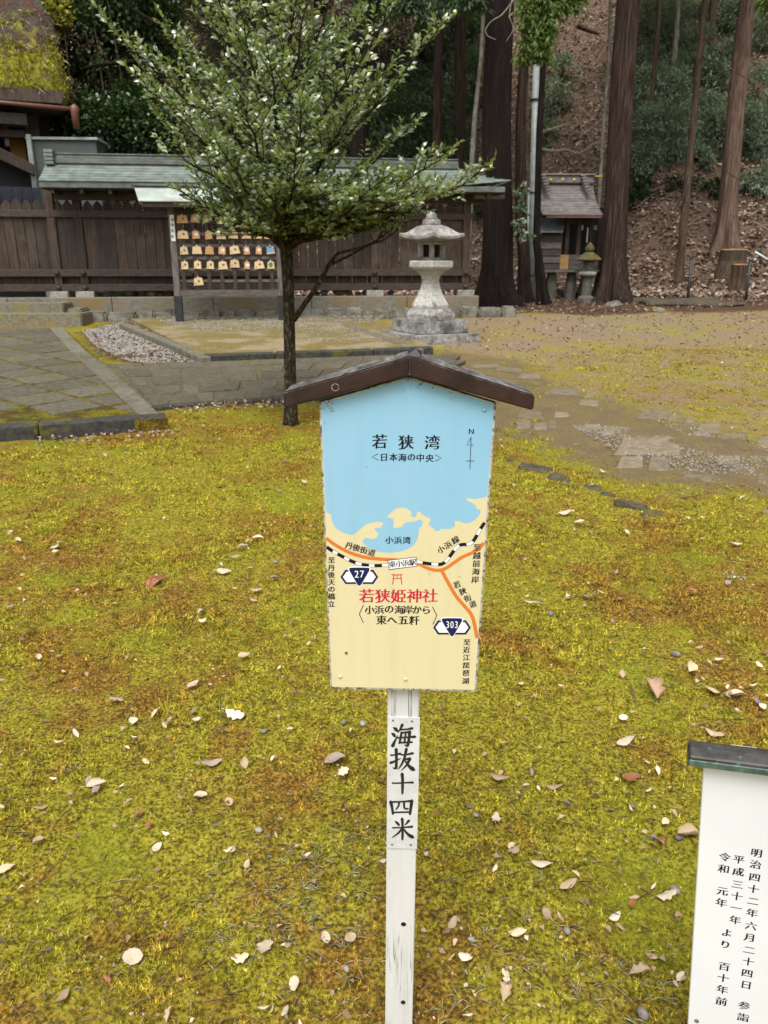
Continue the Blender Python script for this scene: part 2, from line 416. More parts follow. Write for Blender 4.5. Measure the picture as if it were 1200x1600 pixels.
r = m.math('ADD', m.math('MULTIPLY', m.attr('tint'), 1.7), 0.22)
c = m.mix(1.0, c, r, 'MULTIPLY')
m.color(c).rough(0.85).spec(0.2)
tr = m.node('ShaderNodeBsdfTranslucent'); mx = m.node('ShaderNodeMixShader'); m.l.new(c, tr.inputs['Color']); mx.inputs[0].default_value = 0.3
m.l.new(m.b.outputs[0], mx.inputs[1]); m.l.new(tr.outputs[0], mx.inputs[2]); m.l.new(mx.outputs[0], m.out.inputs['Surface'])
MT['moss_tuft'] = m.m

# --- the yard: moss, worn dirt, leaf mould; which one shows is stored on the vertices
m = NT('yard_ground')
c, fine, mid = moss_nodes(m)
p = m.pos()
msk = m.attr('mask', 'Color'); sep = m.node('ShaderNodeSeparateColor'); m.l.new(msk, sep.inputs[0])
edge = m.noise(p, 5.0, 5, 0.7); edge2 = m.noise(p, 16.0, 4, 0.7)
def soft(ch, k=1.0):
    a = m.math('ADD', ch, m.math('MULTIPLY', m.math('SUBTRACT', edge, 0.5), 0.9)); a = m.math('ADD', a, m.math('MULTIPLY', m.math('SUBTRACT', edge2, 0.5), 0.5))
    return m.ramp(a, [(0.38, 0.0), (0.62, 1.0)])
dn = m.noise(p, 45, 6, 0.7); dn2 = m.noise(p, 3.5, 4, 0.6)
dirt = m.mix(m.ramp(dn2, [(0.35, 0.0), (0.65, 1.0)]), m.ramp(dn, [(0.3, (0.10, 0.072, 0.042)), (0.7, (0.20, 0.15, 0.095))]), m.ramp(dn, [(0.3, (0.13, 0.10, 0.035)), (0.7, (0.235, 0.185, 0.075))]))
mould = m.ramp(dn, [(0.3, (0.040, 0.022, 0.013)), (0.55, (0.10, 0.058, 0.036)), (0.75, (0.18, 0.115, 0.08))])
dn3 = m.noise(p, 1.1, 6, 0.7, 0.6)
tan = m.mix(m.ramp(dn3, [(0.49, 0.0), (0.63, 0.9)]), m.ramp(dn, [(0.3, (0.13, 0.09, 0.05)), (0.5, (0.23, 0.165, 0.10)), (0.66, (0.36, 0.29, 0.20))]), m.ramp(dn, [(0.3, (0.17, 0.15, 0.03)), (0.7, (0.33, 0.275, 0.06))]))
c = m.mix(1.0, c, 0.6, 'MULTIPLY')
c = m.mix(soft(sep.outputs[2]), c, tan)
c = m.mix(soft(sep.outputs[0]), c, dirt)
c = m.mix(soft(sep.outputs[1]), c, mould)
m.color(c).rough(0.95).spec(0.15)
h = m.math('ADD', m.math('MULTIPLY', fine, 0.6), m.math('MULTIPLY', dn, 0.6))
m.bump(h, 0.9, 0.02)
MT['yard_ground'] = m.m
m = NT('hill_ground'); p = m.pos()
n1 = m.noise(p, 9, 6, 0.7, 0.5); n2 = m.noise(p, 0.6, 4, 0.6)
c = m.ramp(n1, [(0.3, (0.05, 0.032, 0.022)), (0.5, (0.14, 0.092, 0.065)), (0.68, (0.26, 0.185, 0.135))])
c = m.mix(m.ramp(n2, [(0.52, 0.0), (0.7, 0.55)]), c, (0.055, 0.048, 0.022))
m.color(c).rough(0.95).spec(0.15).bump(n1, 1.0, 0.06); MT['hill_ground'] = m.m

# ------------------------------------------------------------------ ground sheets
def seg_dist(px, py, a, b):
    ax, ay = a; bx, by = b
    dx, dy = bx - ax, by - ay
    t = np.clip(((px - ax) * dx + (py - ay) * dy) / max(dx * dx + dy * dy, 1e-9), 0, 1)
    return np.hypot(px - ax - t * dx, py - ay - t * dy)
def poly_sd(px, py, poly):
    """signed distance, positive inside"""
    n = len(poly); d = np.full(px.shape, 1e9); ins = np.zeros(px.shape, bool)
    for i in range(n):
        a, b = poly[i], poly[(i + 1) % n]
        d = np.minimum(d, seg_dist(px, py, a, b))
        c = ((a[1] > py) != (b[1] > py)) & (px < (b[0] - a[0]) * (py - a[1]) / ((b[1] - a[1]) if abs(b[1] - a[1]) > 1e-9 else 1e-9) + a[0])
        ins ^= c
    return np.where(ins, d, -d)
def gp(lst, h=0.0):
    return [(G(x, y, h).x, G(x, y, h).y) for x, y in lst]
DIRT = [gp([(770, 690), (800, 655), (835, 585), (905, 618), (1000, 640), (1090, 662), (1300, 720), (1400, 800), (1190, 775), (1050, 768), (960, 745), (880, 705), (835, 690)]),
        gp([(170, 575), (215, 565), (430, 568), (680, 560), (700, 548), (800, 560), (850, 590), (835, 655), (780, 690), (700, 640), (600, 630), (446, 627), (240, 642), (200, 610)])]
MOULD = [gp([(755, 470), (760, 496), (830, 487), (930, 494), (1030, 487), (1000, 470), (1060, 490), (1160, 486), (1290, 482), (2600, 480), (2600, 446), (900, 440), (700, 440)]),
         gp([(125, 520), (200, 500), (330, 560), (230, 578), (160, 560)])]
TAN = [gp([(680, 550), (620, 520), (720, 492), (900, 490), (1060, 488), (2600, 478), (2600, 560), (1150, 545), (960, 545), (860, 575), (780, 560)]),
       gp([(205, 505), (700, 500), (680, 548), (320, 560)])]
THIN = [gp([(850, 580), (960, 548), (1300, 556), (2000, 600), (2000, 720), (1250, 700), (1000, 645)])]
def masks(X, Y):
    out = np.zeros(X.shape + (4,)); out[..., 3] = 1
    for k, ps, w in ((0, DIRT, 0.6), (1, MOULD, 0.6), (2, TAN, 0.9)):
        d = np.full(X.shape, -1e9)
        for q in ps: d = np.maximum(d, poly_sd(X, Y, q))
        out[..., k] = np.clip(0.5 + d / (2 * w), 0, 1)
    d = np.full(X.shape, -1e9)
    for q in THIN: d = np.maximum(d, poly_sd(X, Y, q))
    out[..., 2] = np.maximum(out[..., 2], np.clip(0.52 + d / 4, 0, 0.52))
    out[..., 1] = np.maximum(out[..., 1], np.clip((Y - 20.2) / 2.0, 0, 1))
    return out
ys = np.concatenate([np.linspace(-30, 0.4, 20), np.geomspace(0.6, 24, 400)])
us = np.concatenate([-np.geomspace(40, 0.9, 16), np.linspace(-0.85, 0.85, 300), np.geomspace(0.9, 40, 16)])
YY, UU = np.meshgrid(ys, us, indexing='ij')
XX = UU * (np.maximum(YY, 0.3) + 0.9)
from mathutils import noise as mnoise
ZZ = ground_z(XX, YY)
ZZ = ZZ + relief(XX, YY)
nr, nc = YY.shape
idx = np.arange(nr * nc).reshape(nr, nc)
quads = np.stack([idx[:-1, :-1], idx[:-1, 1:], idx[1:, 1:], idx[1:, :-1]], -1).reshape(-1, 4)
me = fast_mesh('ground', np.stack([XX, YY, ZZ], -1).reshape(-1, 3), quads, {'mask': masks(XX, YY).reshape(-1, 4)})
me.polygons.foreach_set('use_smooth', [True] * len(me.polygons))
ground = link('ground', me, MT['yard_ground']); tag(ground, 'mossy shrine yard rising gently towards the wooded hill', kind='structure')
xs = np.linspace(-70, 70, 220); ys2 = np.concatenate([np.linspace(19.2, 50, 160), np.linspace(51, 110, 20)])
Yh, Xh = np.meshgrid(ys2, xs, indexing='ij')
Zh = ground_z(Xh, Yh) + 0.06 * np.sin(Xh * 5 + 2 * np.sin(Yh * 3)) * np.clip((Yh - 21) / 3, 0, 1) + np.clip((Yh - 20.2) / 1.5, -1, 1) * 0.03
nr, nc = Yh.shape; idx = np.arange(nr * nc).reshape(nr, nc)
quads = np.stack([idx[:-1, :-1], idx[:-1, 1:], idx[1:, 1:], idx[1:, :-1]], -1).reshape(-1, 4)
me = fast_mesh('hillside', np.stack([Xh, Yh, Zh], -1).reshape(-1, 3), quads)
me.polygons.foreach_set('use_smooth', [True] * len(me.polygons))
hillside = link('hillside', me, MT['hill_ground']); tag(hillside, 'steep wooded hillside covered in brown fallen leaves', kind='structure')

# ------------------------------------------------------------------ paved approach with diamond flags
def clip_poly(poly, conv):
    """Sutherland-Hodgman, conv is counter clockwise"""
    out = list(poly)
    for i in range(len(conv)):
        a, b = conv[i], conv[(i + 1) % len(conv)]
        inp, out = out, []
        if not inp: return []
        def side(p): return (b[0] - a[0]) * (p[1] - a[1]) - (b[1] - a[1]) * (p[0] - a[0])
        for j in range(len(inp)):
            p, q = inp[j], inp[(j + 1) % len(inp)]
            sp, sq = side(p), side(q)
            if sp >= 0: out.append(p)
            if (sp >= 0) != (sq >= 0):
                t = sp / (sp - sq); out.append((p[0] + (q[0] - p[0]) * t, p[1] + (q[1] - p[1]) * t))
    return out
def area(p):
    return 0.5 * sum(p[i][0] * p[(i + 1) % len(p)][1] - p[(i + 1) % len(p)][0] * p[i][1] for i in range(len(p)))
def inset(poly, g):
    c = (sum(p[0] for p in poly) / len(poly), sum(p[1] for p in poly) / len(poly))
    r = math.sqrt(abs(area(poly))) / 2 + 1e-6
    k = max(0.0, 1 - g / r)
    return [(c[0] + (p[0] - c[0]) * k, c[1] + (p[1] - c[1]) * k) for p in poly]
def slab(name, poly, z0, z1, mat, parent, bevel=0.006, tilt=0.004):
    """a flat stone on the slope: bottom z0, top z1 above the plane z = SLOPE*y"""
    tx, ty = random.uniform(-tilt, tilt), random.uniform(-tilt, tilt)
    cx = sum(p[0] for p in poly) / len(poly); cy = sum(p[1] for p in poly) / len(poly)
    n = len(poly); b = MB()
    vs = [(x, y, SLOPE * y + z0) for x, y in poly] + [(x, y, SLOPE * y + z1 + (x - cx) * tx + (y - cy) * ty) for x, y in poly]
    b.add(vs, [tuple(range(n))[::-1], tuple(range(n, 2 * n))] + [(i, (i + 1) % n, n + (i + 1) % n, n + i) for i in range(n)])
    return b.build(name, MT[mat] if isinstance(mat, str) else mat, parent, world=True, bevel=bevel)
H1 = 0.116
m = NT('joint_moss'); c, fine, mid = moss_nodes(m)
c = m.mix(m.ramp(mid, [(0.4, 0.0), (0.6, 0.8)]), c, (0.11, 0.09, 0.045)); c = m.mix(1.0, c, 0.42, 'MULTIPLY')
m.color(c).rough(0.95).spec(0.1).bump(fine, 1.0, 0.02); MT['joint_moss'] = m.m
inner = [(217, 647), (112, 550), (77, 512)]; outer = [(250, 647), (172, 576), (127, 544), (100, 512)]
pi = gp(inner, H1); po = gp(outer, H1)
front_l = gp([(-420, 683)], H1)[0]
f_r = gp([(262, 652)], H1)[0]
def lerp2(a, b, t): return (a[0] + (b[0] - a[0]) * t, a[1] + (b[1] - a[1]) * t)
path_dir = Vector((po[-1][0] - po[0][0], po[-1][1] - po[0][1])).normalized()
back_r = pi[-1]
back_l = (back_r[0] - 5.5, back_r[1] - 0.6)
bed = [front_l, pi[0], back_r, back_l]
b = MB(); n = 4
outl = [front_l, f_r, po[0], po[-1], back_l]
b.add([(x, y, SLOPE * y - 0.05) for x, y in outl] + [(x, y, SLOPE * y + H1 - 0.009) for x, y in outl], [tuple(range(5))[::-1], tuple(range(5, 10))] + [(i, (i + 1) % 5, 5 + (i + 1) % 5, 5 + i) for i in range(5)])
approach = b.build('paved_approach', MT['joint_moss']); tag(approach, 'raised approach paved with diamond set flagstones at the left', kind='structure')
conv = bed if area(bed) > 0 else bed[::-1]
S = 0.52
ang = math.atan2(path_dir.y, path_dir.x)
ca, sa = math.cos(ang + math.pi / 4), math.sin(ang + math.pi / 4)
ca, sa = math.cos(R(48)), math.sin(R(48))
o0 = pi[0]
for i in range(-30, 31):
    for j in range(-30, 31):
        q = [((i + a) * S, (j + c_) * S) for a, c_ in ((0, 0), (1, 0), (1, 1), (0, 1))]
        q = [(o0[0] + x * ca - y * sa, o0[1] + x * sa + y * ca) for x, y in q]
        if max(p[1] for p in q) < 5 or min(p[0] for p in q) > 0 or max(p[0] for p in q) < -9.5: continue
        k = clip_poly(q, conv)
        if len(k) < 3 or abs(area(k)) < 0.02: continue
        if area(k) < 0: k = k[::-1]
        # the front of the bed is overgrown with moss: stones there sit lower
        cx, cy = sum(p[0] for p in k) / len(k), sum(p[1] for p in k) / len(k)
        near = poly_sd(np.array([cx]), np.array([cy]), [front_l, f_r, (f_r[0], f_r[1] + 0.42), (front_l[0], front_l[1] + 0.42)])[0] > 0
        slab('flagstone', inset(k, 0.026), H1 - 0.03, H1 - (0.012 if near else random.uniform(-0.002, 0.004)), 'flag', approach, 0.006, 0.008)
# border strip of long stones
cuts = [0, 0.2, 0.42, 0.56, 0.8, 1.0]
def along(pts, t):
    L = [math.dist(pts[i], pts[i + 1]) for i in range(len(pts) - 1)]; s = t * sum(L)
    for i, l in enumerate(L):
        if s <= l or i == len(L) - 1: return lerp2(pts[i], pts[i + 1], s / l)
        s -= l
for a, c_ in zip(cuts[:-1], cuts[1:]):
    k = [along(pi, a + 0.003), along(po, a + 0.003), along(po, c_ - 0.003), along(pi, c_ - 0.003)]
    if area(k) < 0: k = k[::-1]
    slab('border_stone', k, H1 - 0.03, H1 + 0.004, 'strip_stone', approach, 0.006)
# front kerb of dark blocks
kx = [-420, -190, 62, 262]
for a, c_ in zip(kx[:-1], kx[1:]):
    ya = 690 + (672 - 690) * (a / 262); yb = 690 + (672 - 690) * (c_ / 262)
    A = G(a + 1, ya); B = G(c_ - 1, yb); d = (B - A).normalized(); nn_ = Vector((-d.y, d.x, 0)).normalized()
    k = [(A.x, A.y), (B.x, B.y), (B.x + nn_.x * 0.16, B.y + nn_.y * 0.16), (A.x + nn_.x * 0.16, A.y + nn_.y * 0.16)]
    o = slab('kerb_stone', k, -0.08, H1 + 0.004, 'kerb', approach, 0.012)

# ------------------------------------------------------------------ steps up to the gate
FYAW = R(7.0)
def frame(p, yaw): return Matrix.Translation(p) @ Matrix.Rotation(yaw, 4, 'Z')
sp = G(60, 511)
steps = thing('stone_steps', 'two broad moss stained stone steps at the end of the paved approach', 'steps', frame(sp, R(3)))
M = wmat(steps)
x1 = plane_uv(M, 128, 505)[0]; x0 = x1 - 5.2
b = MB(); b.bx(x0, x1 - 1.75, 0, 0.8, -0.2, 0.225); roughen(b.build('step', MT['step_stone'], steps, bevel=0.02, seg=2), 0.006)
b = MB(); b.bx(x1 - 1.74, x1, 0, 0.8, -0.2, 0.23); roughen(b.build('step', MT['step_stone'], steps, bevel=0.02, seg=2), 0.008)
b = MB(); b.bx(x0, x1 - 0.42, 0.36, 1.5, 0.2, 0.395); roughen(b.build('step', MT['step_stone'], steps, bevel=0.02, seg=2), 0.006)
b = MB(); b.bx(x1 - 0.40, x1 - 0.12, 0.42, 0.9, 0.2, 0.30); roughen(b.build('block', MT['step_stone'], steps, bevel=0.03, seg=2), 0.012)

# ------------------------------------------------------------------ cross path: flags, near kerb, far raised bed
near = [(238, 641), (330, 634), (446, 625), (560, 618), (640, 613)]
farp = [(178, 573), (330, 569), (500, 563), (680, 556), (760, 560)]
b = MB()
q = gp([(150, 572), (330, 568), (500, 562), (660, 556), (668, 580), (650, 604), (640, 612), (446, 624), (238, 640)], 0.0)
if area(q) < 0: q = q[::-1]
n = len(q)
b.add([(x, y, SLOPE * y - 0.05) for x, y in q] + [(x, y, SLOPE * y + 0.028) for x, y in q], [tuple(range(n))[::-1], tuple(range(n, 2 * n))] + [(i, (i + 1) % n, n + (i + 1) % n, n + i) for i in range(n)])
simple('path_dirt', (0.07, 0.055, 0.028), (0.135, 0.108, 0.062), 12, 0.95, bump=0.8, bdist=0.01, c3=(0.12, 0.115, 0.02), s3=2.5, t3=(0.54, 0.66))
cpath = b.build('cross_path', MT['path_dirt']); tag(cpath, 'worn flagstone path crossing in front of the fence', kind='structure')
random.seed(21)
rows = [0.02, 0.2, 0.40, 0.62, 0.82, 0.99]
for r0, r1 in zip(rows[:-1], rows[1:]):
    t = -0.04 + random.uniform(0, 0.03)
    while t < 0.90:
        w = random.uniform(0.05, 0.14)
        def pt(tt, rr):
            a = along(gp(near), min(max(tt, 0), 1)); c_ = along(gp(farp), min(max(tt, 0), 1)); return lerp2(a, c_, rr)
        k = [pt(t, r0), pt(t + w, r0), pt(t + w + random.uniform(-.01, .01), r1), pt(t + random.uniform(-.01, .01), r1)]
        t += w
        if area(k) < 0: k = k[::-1]
        if abs(area(k)) < 0.03: continue
        slab('flagstone', inset(k, 0.03), 0.0, random.uniform(0.034, 0.046), 'flag', cpath, 0.008, 0.006)
for (a, c_) in ((0, 0.27), (0.273, 0.55), (0.553, 0.78), (0.783, 1.0)):
    A = Vector((*along(gp(near), a), 0)); B = Vector((*along(gp(near), c_), 0)); d = (B - A).normalized(); nn_ = Vector((-d.y, d.x, 0))
    k = [(A - nn_ * 0.07).xy, (B - nn_ * 0.07).xy, (B + nn_ * 0.03).xy, (A + nn_ * 0.03).xy]
    roughen(slab('kerb_stone', [tuple(v) for v in k], -0.06, 0.046, 'kerb', cpath, 0.015), 0.006)
# raised moss bed with a dark kerb behind the path
bedq = gp([(318, 566), (676, 552), (600, 512), (480, 500), (205, 505)], 0.0)
if area(bedq) < 0: bedq = bedq[::-1]
n = len(bedq); b = MB()
HB = 0.085
b.add([(x, y, SLOPE * y - 0.05) for x, y in bedq] + [(x, y, SLOPE * y + HB) for x, y in bedq], [tuple(range(n))[::-1], tuple(range(n, 2 * n))] + [(i, (i + 1) % n, n + (i + 1) % n, n + i) for i in range(n)])
simple('bed_moss', (0.11, 0.085, 0.022), (0.23, 0.18, 0.05), 30, 0.95, bump=0.9, bdist=0.02, c3=(0.27, 0.215, 0.13), s3=1.6, t3=(0.47, 0.6))
mbed = b.build('moss_bed', MT['bed_moss']); tag(mbed, 'low raised bed of golden moss and gravel before the fence', kind='structure')
for (xa, xb) in ((320, 430), (431, 583), (584, 676)):
    f = lambda x: 567 + (554 - 567) * (x - 320) / 356
    A, B = G(xa, f(xa)), G(xb - 0.6, f(xb)); d = (B - A).normalized(); nn_ = Vector((-d.y, d.x, 0)).normalized()
    k = [tuple((A - nn_ * 0.06).xy), tuple((B - nn_ * 0.06).xy), tuple((B + nn_ * 0.08).xy), tuple((A + nn_ * 0.08).xy)]
    roughen(slab('kerb_stone', k, -0.06, HB + 0.022, 'kerb', mbed, 0.015), 0.006)
for ln in ([(655, 548), (628, 538), (600, 528), (570, 518), (540, 509)], [(322, 560), (298, 549), (272, 538), (245, 527), (215, 515), (192, 506)]):
    for a, c_ in zip(ln[:-1], ln[1:]):
        A, B = G(*a, HB), G(*c_, HB); d = (B - A); L = d.length; d = d.normalized(); nn_ = Vector((-d.y, d.x, 0)).normalized() * 0.075
        A2, B2 = A + d * 0.02, B - d * 0.02
        k = [tuple((A2 - nn_).xy), tuple((B2 - nn_).xy), tuple((B2 + nn_).xy), tuple((A2 + nn_).xy)]
        if area(k) < 0: k = k[::-1]
        slab('edging_stone', k, 0.0, HB + 0.014, 'flag_light', mbed, 0.01)

# ------------------------------------------------------------------ scattered pavers of the worn path at the right
worn = [(965, 685, 1064, 709), (1000, 643, 1064, 654), (901, 663, 940, 672), (1079, 676, 1112, 692), (1090, 663, 1127, 676), (1123, 680, 1167, 698),
        (1064, 744, 1123, 756), (1064, 757, 1127, 767), (1119, 755, 1171, 775), (1180, 748, 1215, 775), (1182, 685, 1210, 698), (1190, 787, 1215, 804),
        (857, 659, 872, 669), (808, 656, 830, 669), (833, 661, 856, 672), (811, 643, 848, 652), (855, 610, 903, 617), (916, 614, 949, 621), (811, 586, 846, 591),
        (775, 576, 813, 581), (738, 570, 782, 574), (1013, 716, 1046, 735), (921, 639, 943, 646), (940, 668, 962, 680), (866, 646, 890, 652), (965, 715, 1005, 730), (1120, 705, 1160, 725), (905, 626, 935, 633), (1070, 655, 1088, 662)]
simple('worn_stone', (0.14, 0.11, 0.07), (0.24, 0.195, 0.135), 14, 0.9, bump=0.5, bdist=0.005, c3=(0.15, 0.125, 0.06), s3=4, var=0.15)
pav_parent = ground
for (x0, y0, x1, y1) in worn:
    j = lambda: random.uniform(-1.6, 1.6)
    sk = (x1 - x0) * 0.08
    q = gp([(x0 + j() - sk, y1 + j()), (x1 + j(), y1 + j() + 1), (x1 + j() - sk * 0.2, y0 + j()), (x0 + j() + sk, y0 + j() - 1)])
    if area(q) < 0: q = q[::-1]
    roughen(slab('paver', q, -0.06, random.uniform(0.006, 0.016), 'worn_stone', pav_parent, 0.012, 0.006), 0.006)
simple('old_edge', (0.035, 0.028, 0.018), (0.095, 0.08, 0.058), 22, 0.95, bump=0.8, bdist=0.01, c3=(0.11, 0.10, 0.02), s3=6)
# sunken old edging of rough stones across the lawn
edge_px = [(792, 720, 28), (836, 733, 38), (872, 748, 24), (915, 762, 40), (950, 775, 26), (985, 790, 34), (1020, 806, 26)]
for i, (x, y, w) in enumerate(edge_px):
    p = G(x, y); wid = w / FPX * p.y * 1.05
    b = MB(); b.box((p.x, p.y, p.z - 0.034), (wid * 1.35, 0.13, 0.09), Matrix.Rotation(R(-24 + random.uniform(-12, 12)), 3, 'Z'))
    roughen(roughen(b.build('edging_stone', MT['old_edge'], ground, world=True, bevel=0.015), 0.04, 7, 2), 0.014, 22)
# ------------------------------------------------------------------ roofed plank fence
random.seed(3)
F0 = P(92, 488, 15.4)
FM = frame(Vector((F0.x, F0.y, 0)), FYAW)
fence = thing('plank_fence', 'long dark plank fence with pointed boards and a green copper roof', 'fence', FM)
def L(px, py, dy=0.0):
    M2 = FM @ Matrix.Translation((0, dy, 0)); return plane_uv(M2, px, py)
zb = lambda py: L(400, py)[1]
s_left, s_right = L(-330, 400)[0], L(733, 400)[0]
z_tip, z_sh = L(200, 313)[1], L(200, 321)[1]
z_ru0, z_ru1 = L(150, 340)[1], L(150, 329)[1]
z_rl0, z_rl1 = L(150, 432)[1], L(150, 421)[1]
z_b0, z_b1 = L(150, 455)[1], L(150, 444)[1]
z_pl = L(150, 464)[1]
z_pb = L(150, 489)[1] - 0.05
posts = [L(x, 420)[0] for x in (-240, -75, 90, 131, 303, 446, 585, 727)]
# boards
pw = 0.182
s = s_left; boards = []
while s < s_right - 0.02:
    w = min(pw, s_right - s)
    skew = random.uniform(-0.004, 0.004); dz = random.uniform(-0.02, 0.015); y = random.uniform(0, 0.008)
    b = MB(); x0, x1 = s + 0.005, s + w - 0.005
    poly = [(x0 + skew, y, z_rl1 - 0.12), (x1 + skew, y, z_rl1 - 0.12), (x1, y, z_sh + dz), ((x0 + x1) / 2 + 0.012, y, z_tip + dz), ((x0 + x1) / 2 - 0.012, y, z_tip + dz), (x0, y, z_sh + dz)]
    b.prism(poly, (0, 0.024, 0)); b.build('plank', MT['fence_wood'], fence, bevel=0.003)
    s += pw
# short recessed boards between the lower rails
s = s_left
while s < s_right - 0.05:
    b = MB(); b.bx(s + 0.004, s + 0.30, 0.055, 0.075, z_b1 - 0.03, z_rl0 + 0.03); b.build('lower_board', MT['fence_wood'], fence); s += 0.304
def rail(z0, z1, y0, y1, name='rail'):
    for a, c_ in zip([s_left] + posts[1:-1], posts[1:-1] + [s_right + 0.05]):
        MB().bx(a + 0.002, c_ - 0.002, y0, y1, z0, z1).build(name, MT['rail_wood'], fence, bevel=0.006)
rail(z_ru0, z_ru1, -0.055, -0.002)
rail(z_rl0, z_rl1, -0.07, -0.002)
rail(z_b0, z_b1, -0.07, 0.06)
for p in posts:
    MB().bx(p - 0.075, p + 0.075, -0.045, 0.10, z_b1 + 0.001, z_sh + 0.35).build('post', MT['fence_wood'], fence, bevel=0.008)
    for zz in ((z_rl0 + z_rl1) / 2, (z_b0 + z_b1) / 2):
        prof = [(0.0005, 0.055), (0.025, 0.05), (0.045, 0.03), (0.052, 0.0)]
        o = MB().lathe([(r, -z) for r, z in prof], 12).build('boss', MT['rail_wood'], fence, M=Matrix.Translation((p, -0.07, zz)) @ Matrix.Rotation(R(-90), 4, 'X'), smooth=True)
    MB().bx(p - 0.17, p + 0.17, -0.16, 0.2, z_pl - 0.02, z_b0).build('footing', MT['stone_grey'], fence, bevel=0.012)
# plinth blocks
s = s_left
while s < s_right + 0.12:
    e = min(s + 1.9, s_right + 0.16)
    MB().bx(s + 0.004, e - 0.004, -0.33, 0.35, z_pb - 0.4, z_pl).build('plinth_block', MT['plinth'], fence, bevel=0.012); s = e
# stones lying in the gap under the fence
for k in range(46):
    x = random.uniform(L(105, 460)[0], s_right); r = random.uniform(0.05, 0.10)
    o = MB().lathe([(0.3 * r, -0.5 * r), (r, 0), (0.8 * r, 0.5 * r), (0.2 * r, 0.75 * r)], 7, random.random() * 6).build('cobble', MT['rubble'], fence, M=Matrix.Translation((x, random.uniform(0.12, 0.3), z_pl + 0.45 * r)), smooth=True)
# roof: courses of copper sheets on both slopes, boxed ridge
xr0, xr1 = L(62, 280, -0.5)[0], L(795, 300, -0.5)[0]
z_e = L(150, 284, -0.62)[1]; z_r = L(150, 254, 0.05)[1]
yl, yr = -0.62, 0.08
NC = 7
def roof_pt(t, side):
    """t 0 at the eave, 1 at the ridge; slightly hollow"""
    y = yl + (yr - yl) * t
    z = z_e + (z_r - z_e) * (t * 0.82 + 0.18 * t * t)
    return (y if side > 0 else 2 * yr - y), z
roofp = MB().bx(xr0 + 0.05, xr1 - 0.35, yr - 0.08, yr + 0.08, z_sh + 0.2, z_r - 0.02).build('roof', MT['fence_wood'], fence)
hip = 0.95      # the right end is hipped
for side in (1, -1):
    for i in range(NC):
        y0, z0 = roof_pt(i / NC, side); y1, z1 = roof_pt((i + 1.12) / NC if i < NC - 1 else 1, side)
        xe0 = xr1 - hip * (i / NC); xe1 = xr1 - hip * min(1, (i + 1.12) / NC)
        n_x = 9
        for j in range(n_x):
            a0, a1 = j / n_x, (j + 1) / n_x
            xa0 = xr0 + (xe0 - xr0) * a0; xb0 = xr0 + (xe0 - xr0) * a1; xa1 = xr0 + (xe1 - xr0) * a0; xb1 = xr0 + (xe1 - xr0) * a1
            lift0 = lambda x: 0.10 * max(0, (x - (xr1 - 1.3)) / 1.3) ** 2 * (1 - i / NC)
            q = [(xa0, y0, z0 + 0.022 + lift0(xa0)), (xb0 - 0.003, y0, z0 + 0.022 + lift0(xb0)), (xb1 - 0.003, y1, z1 + 0.004 + lift0(xb1)), (xa1, y1, z1 + 0.004 + lift0(xa1))]
            if side < 0: q = q[::-1]
            MB().prism(q, (0, 0, -0.016)).build('roof_sheet', MT['copper_green'], roofp)
for i in range(NC):      # hip slope at the right end
    t0, t1 = i / NC, min(1, (i + 1.12) / NC)
    (y0, z0), (y1, z1) = roof_pt(t0, 1), roof_pt(t1, 1)
    q = [(xr1 - hip * t0, y0 + 0.003, z0 + 0.022 + 0.10 * (1 - t0)), (xr1 - hip * t0, 2 * yr - y0 - 0.003, z0 + 0.022 + 0.10 * (1 - t0)), (xr1 - hip * t1, 2 * yr - y1 - 0.003, z1 + 0.004), (xr1 - hip * t1, y1 + 0.003, z1 + 0.004)]
    MB().prism(q, (0, 0, -0.016)).build('roof_sheet', MT['copper_green'], roofp)
# eave board, soffit, rafters
MB().bx(xr0, xr1 - 0.1, yl + 0.02, yl + 0.06, z_e - 0.10, z_e + 0.0).build('eave_board', MT['copper_dark'], roofp, bevel=0.005)
MB().bx(xr0 + 0.03, xr1 - 0.15, yl + 0.07, 2 * yr - yl - 0.05, z_e - 0.12, z_e - 0.06).build('soffit', MT['fence_wood'], roofp)
MB().bx(xr0 + 0.1, xr1 - 0.4, -0.12, 0.12, z_e - 0.26, z_e - 0.125).build('beam', MT['rail_wood'], roofp, bevel=0.006)
for k in range(17):
    x = xr0 + 0.2 + k * (xr1 - xr0 - 0.6) / 16
    MB().bx(x - 0.03, x + 0.03, yl + 0.09, -0.13, z_e - 0.19, z_e - 0.121).build('rafter', MT['rail_wood'], roofp)
rg0, rg1 = xr0 + 0.18, xr1 - hip + 0.05
MB().bx(rg0, rg1, yr - 0.13, yr + 0.13, z_r - 0.03, z_r + 0.055).build('ridge', MT['copper_dark'], roofp, bevel=0.008)
MB().bx(rg0, rg1, yr - 0.10, yr + 0.10, z_r + 0.057, z_r + 0.12).build('ridge', MT['copper_green'], roofp, bevel=0.01)
MB().bx(rg0, rg1, yr - 0.12, yr + 0.12, z_r + 0.122, z_r + 0.145).build('ridge', MT['copper_dark'], roofp, bevel=0.006)
b = MB()
for k in range(4): b.bx(rg0 - 0.16, rg0 - 0.002, yr - 0.22, yr + 0.16, z_r - 0.06 + k * 0.065, z_r - 0.006 + k * 0.065)
b.build('ridge_end', MT['copper_green'], roofp, bevel=0.006)
# carved beam end under the right eave
x_b = L(790, 318, -0.5)[0]
MB().bx(x_b - 0.6, x_b, -0.42, -0.30, z_e - 0.20, z_e - 0.122).build('beam_end', MT['grey_rail'], roofp, bevel=0.008)

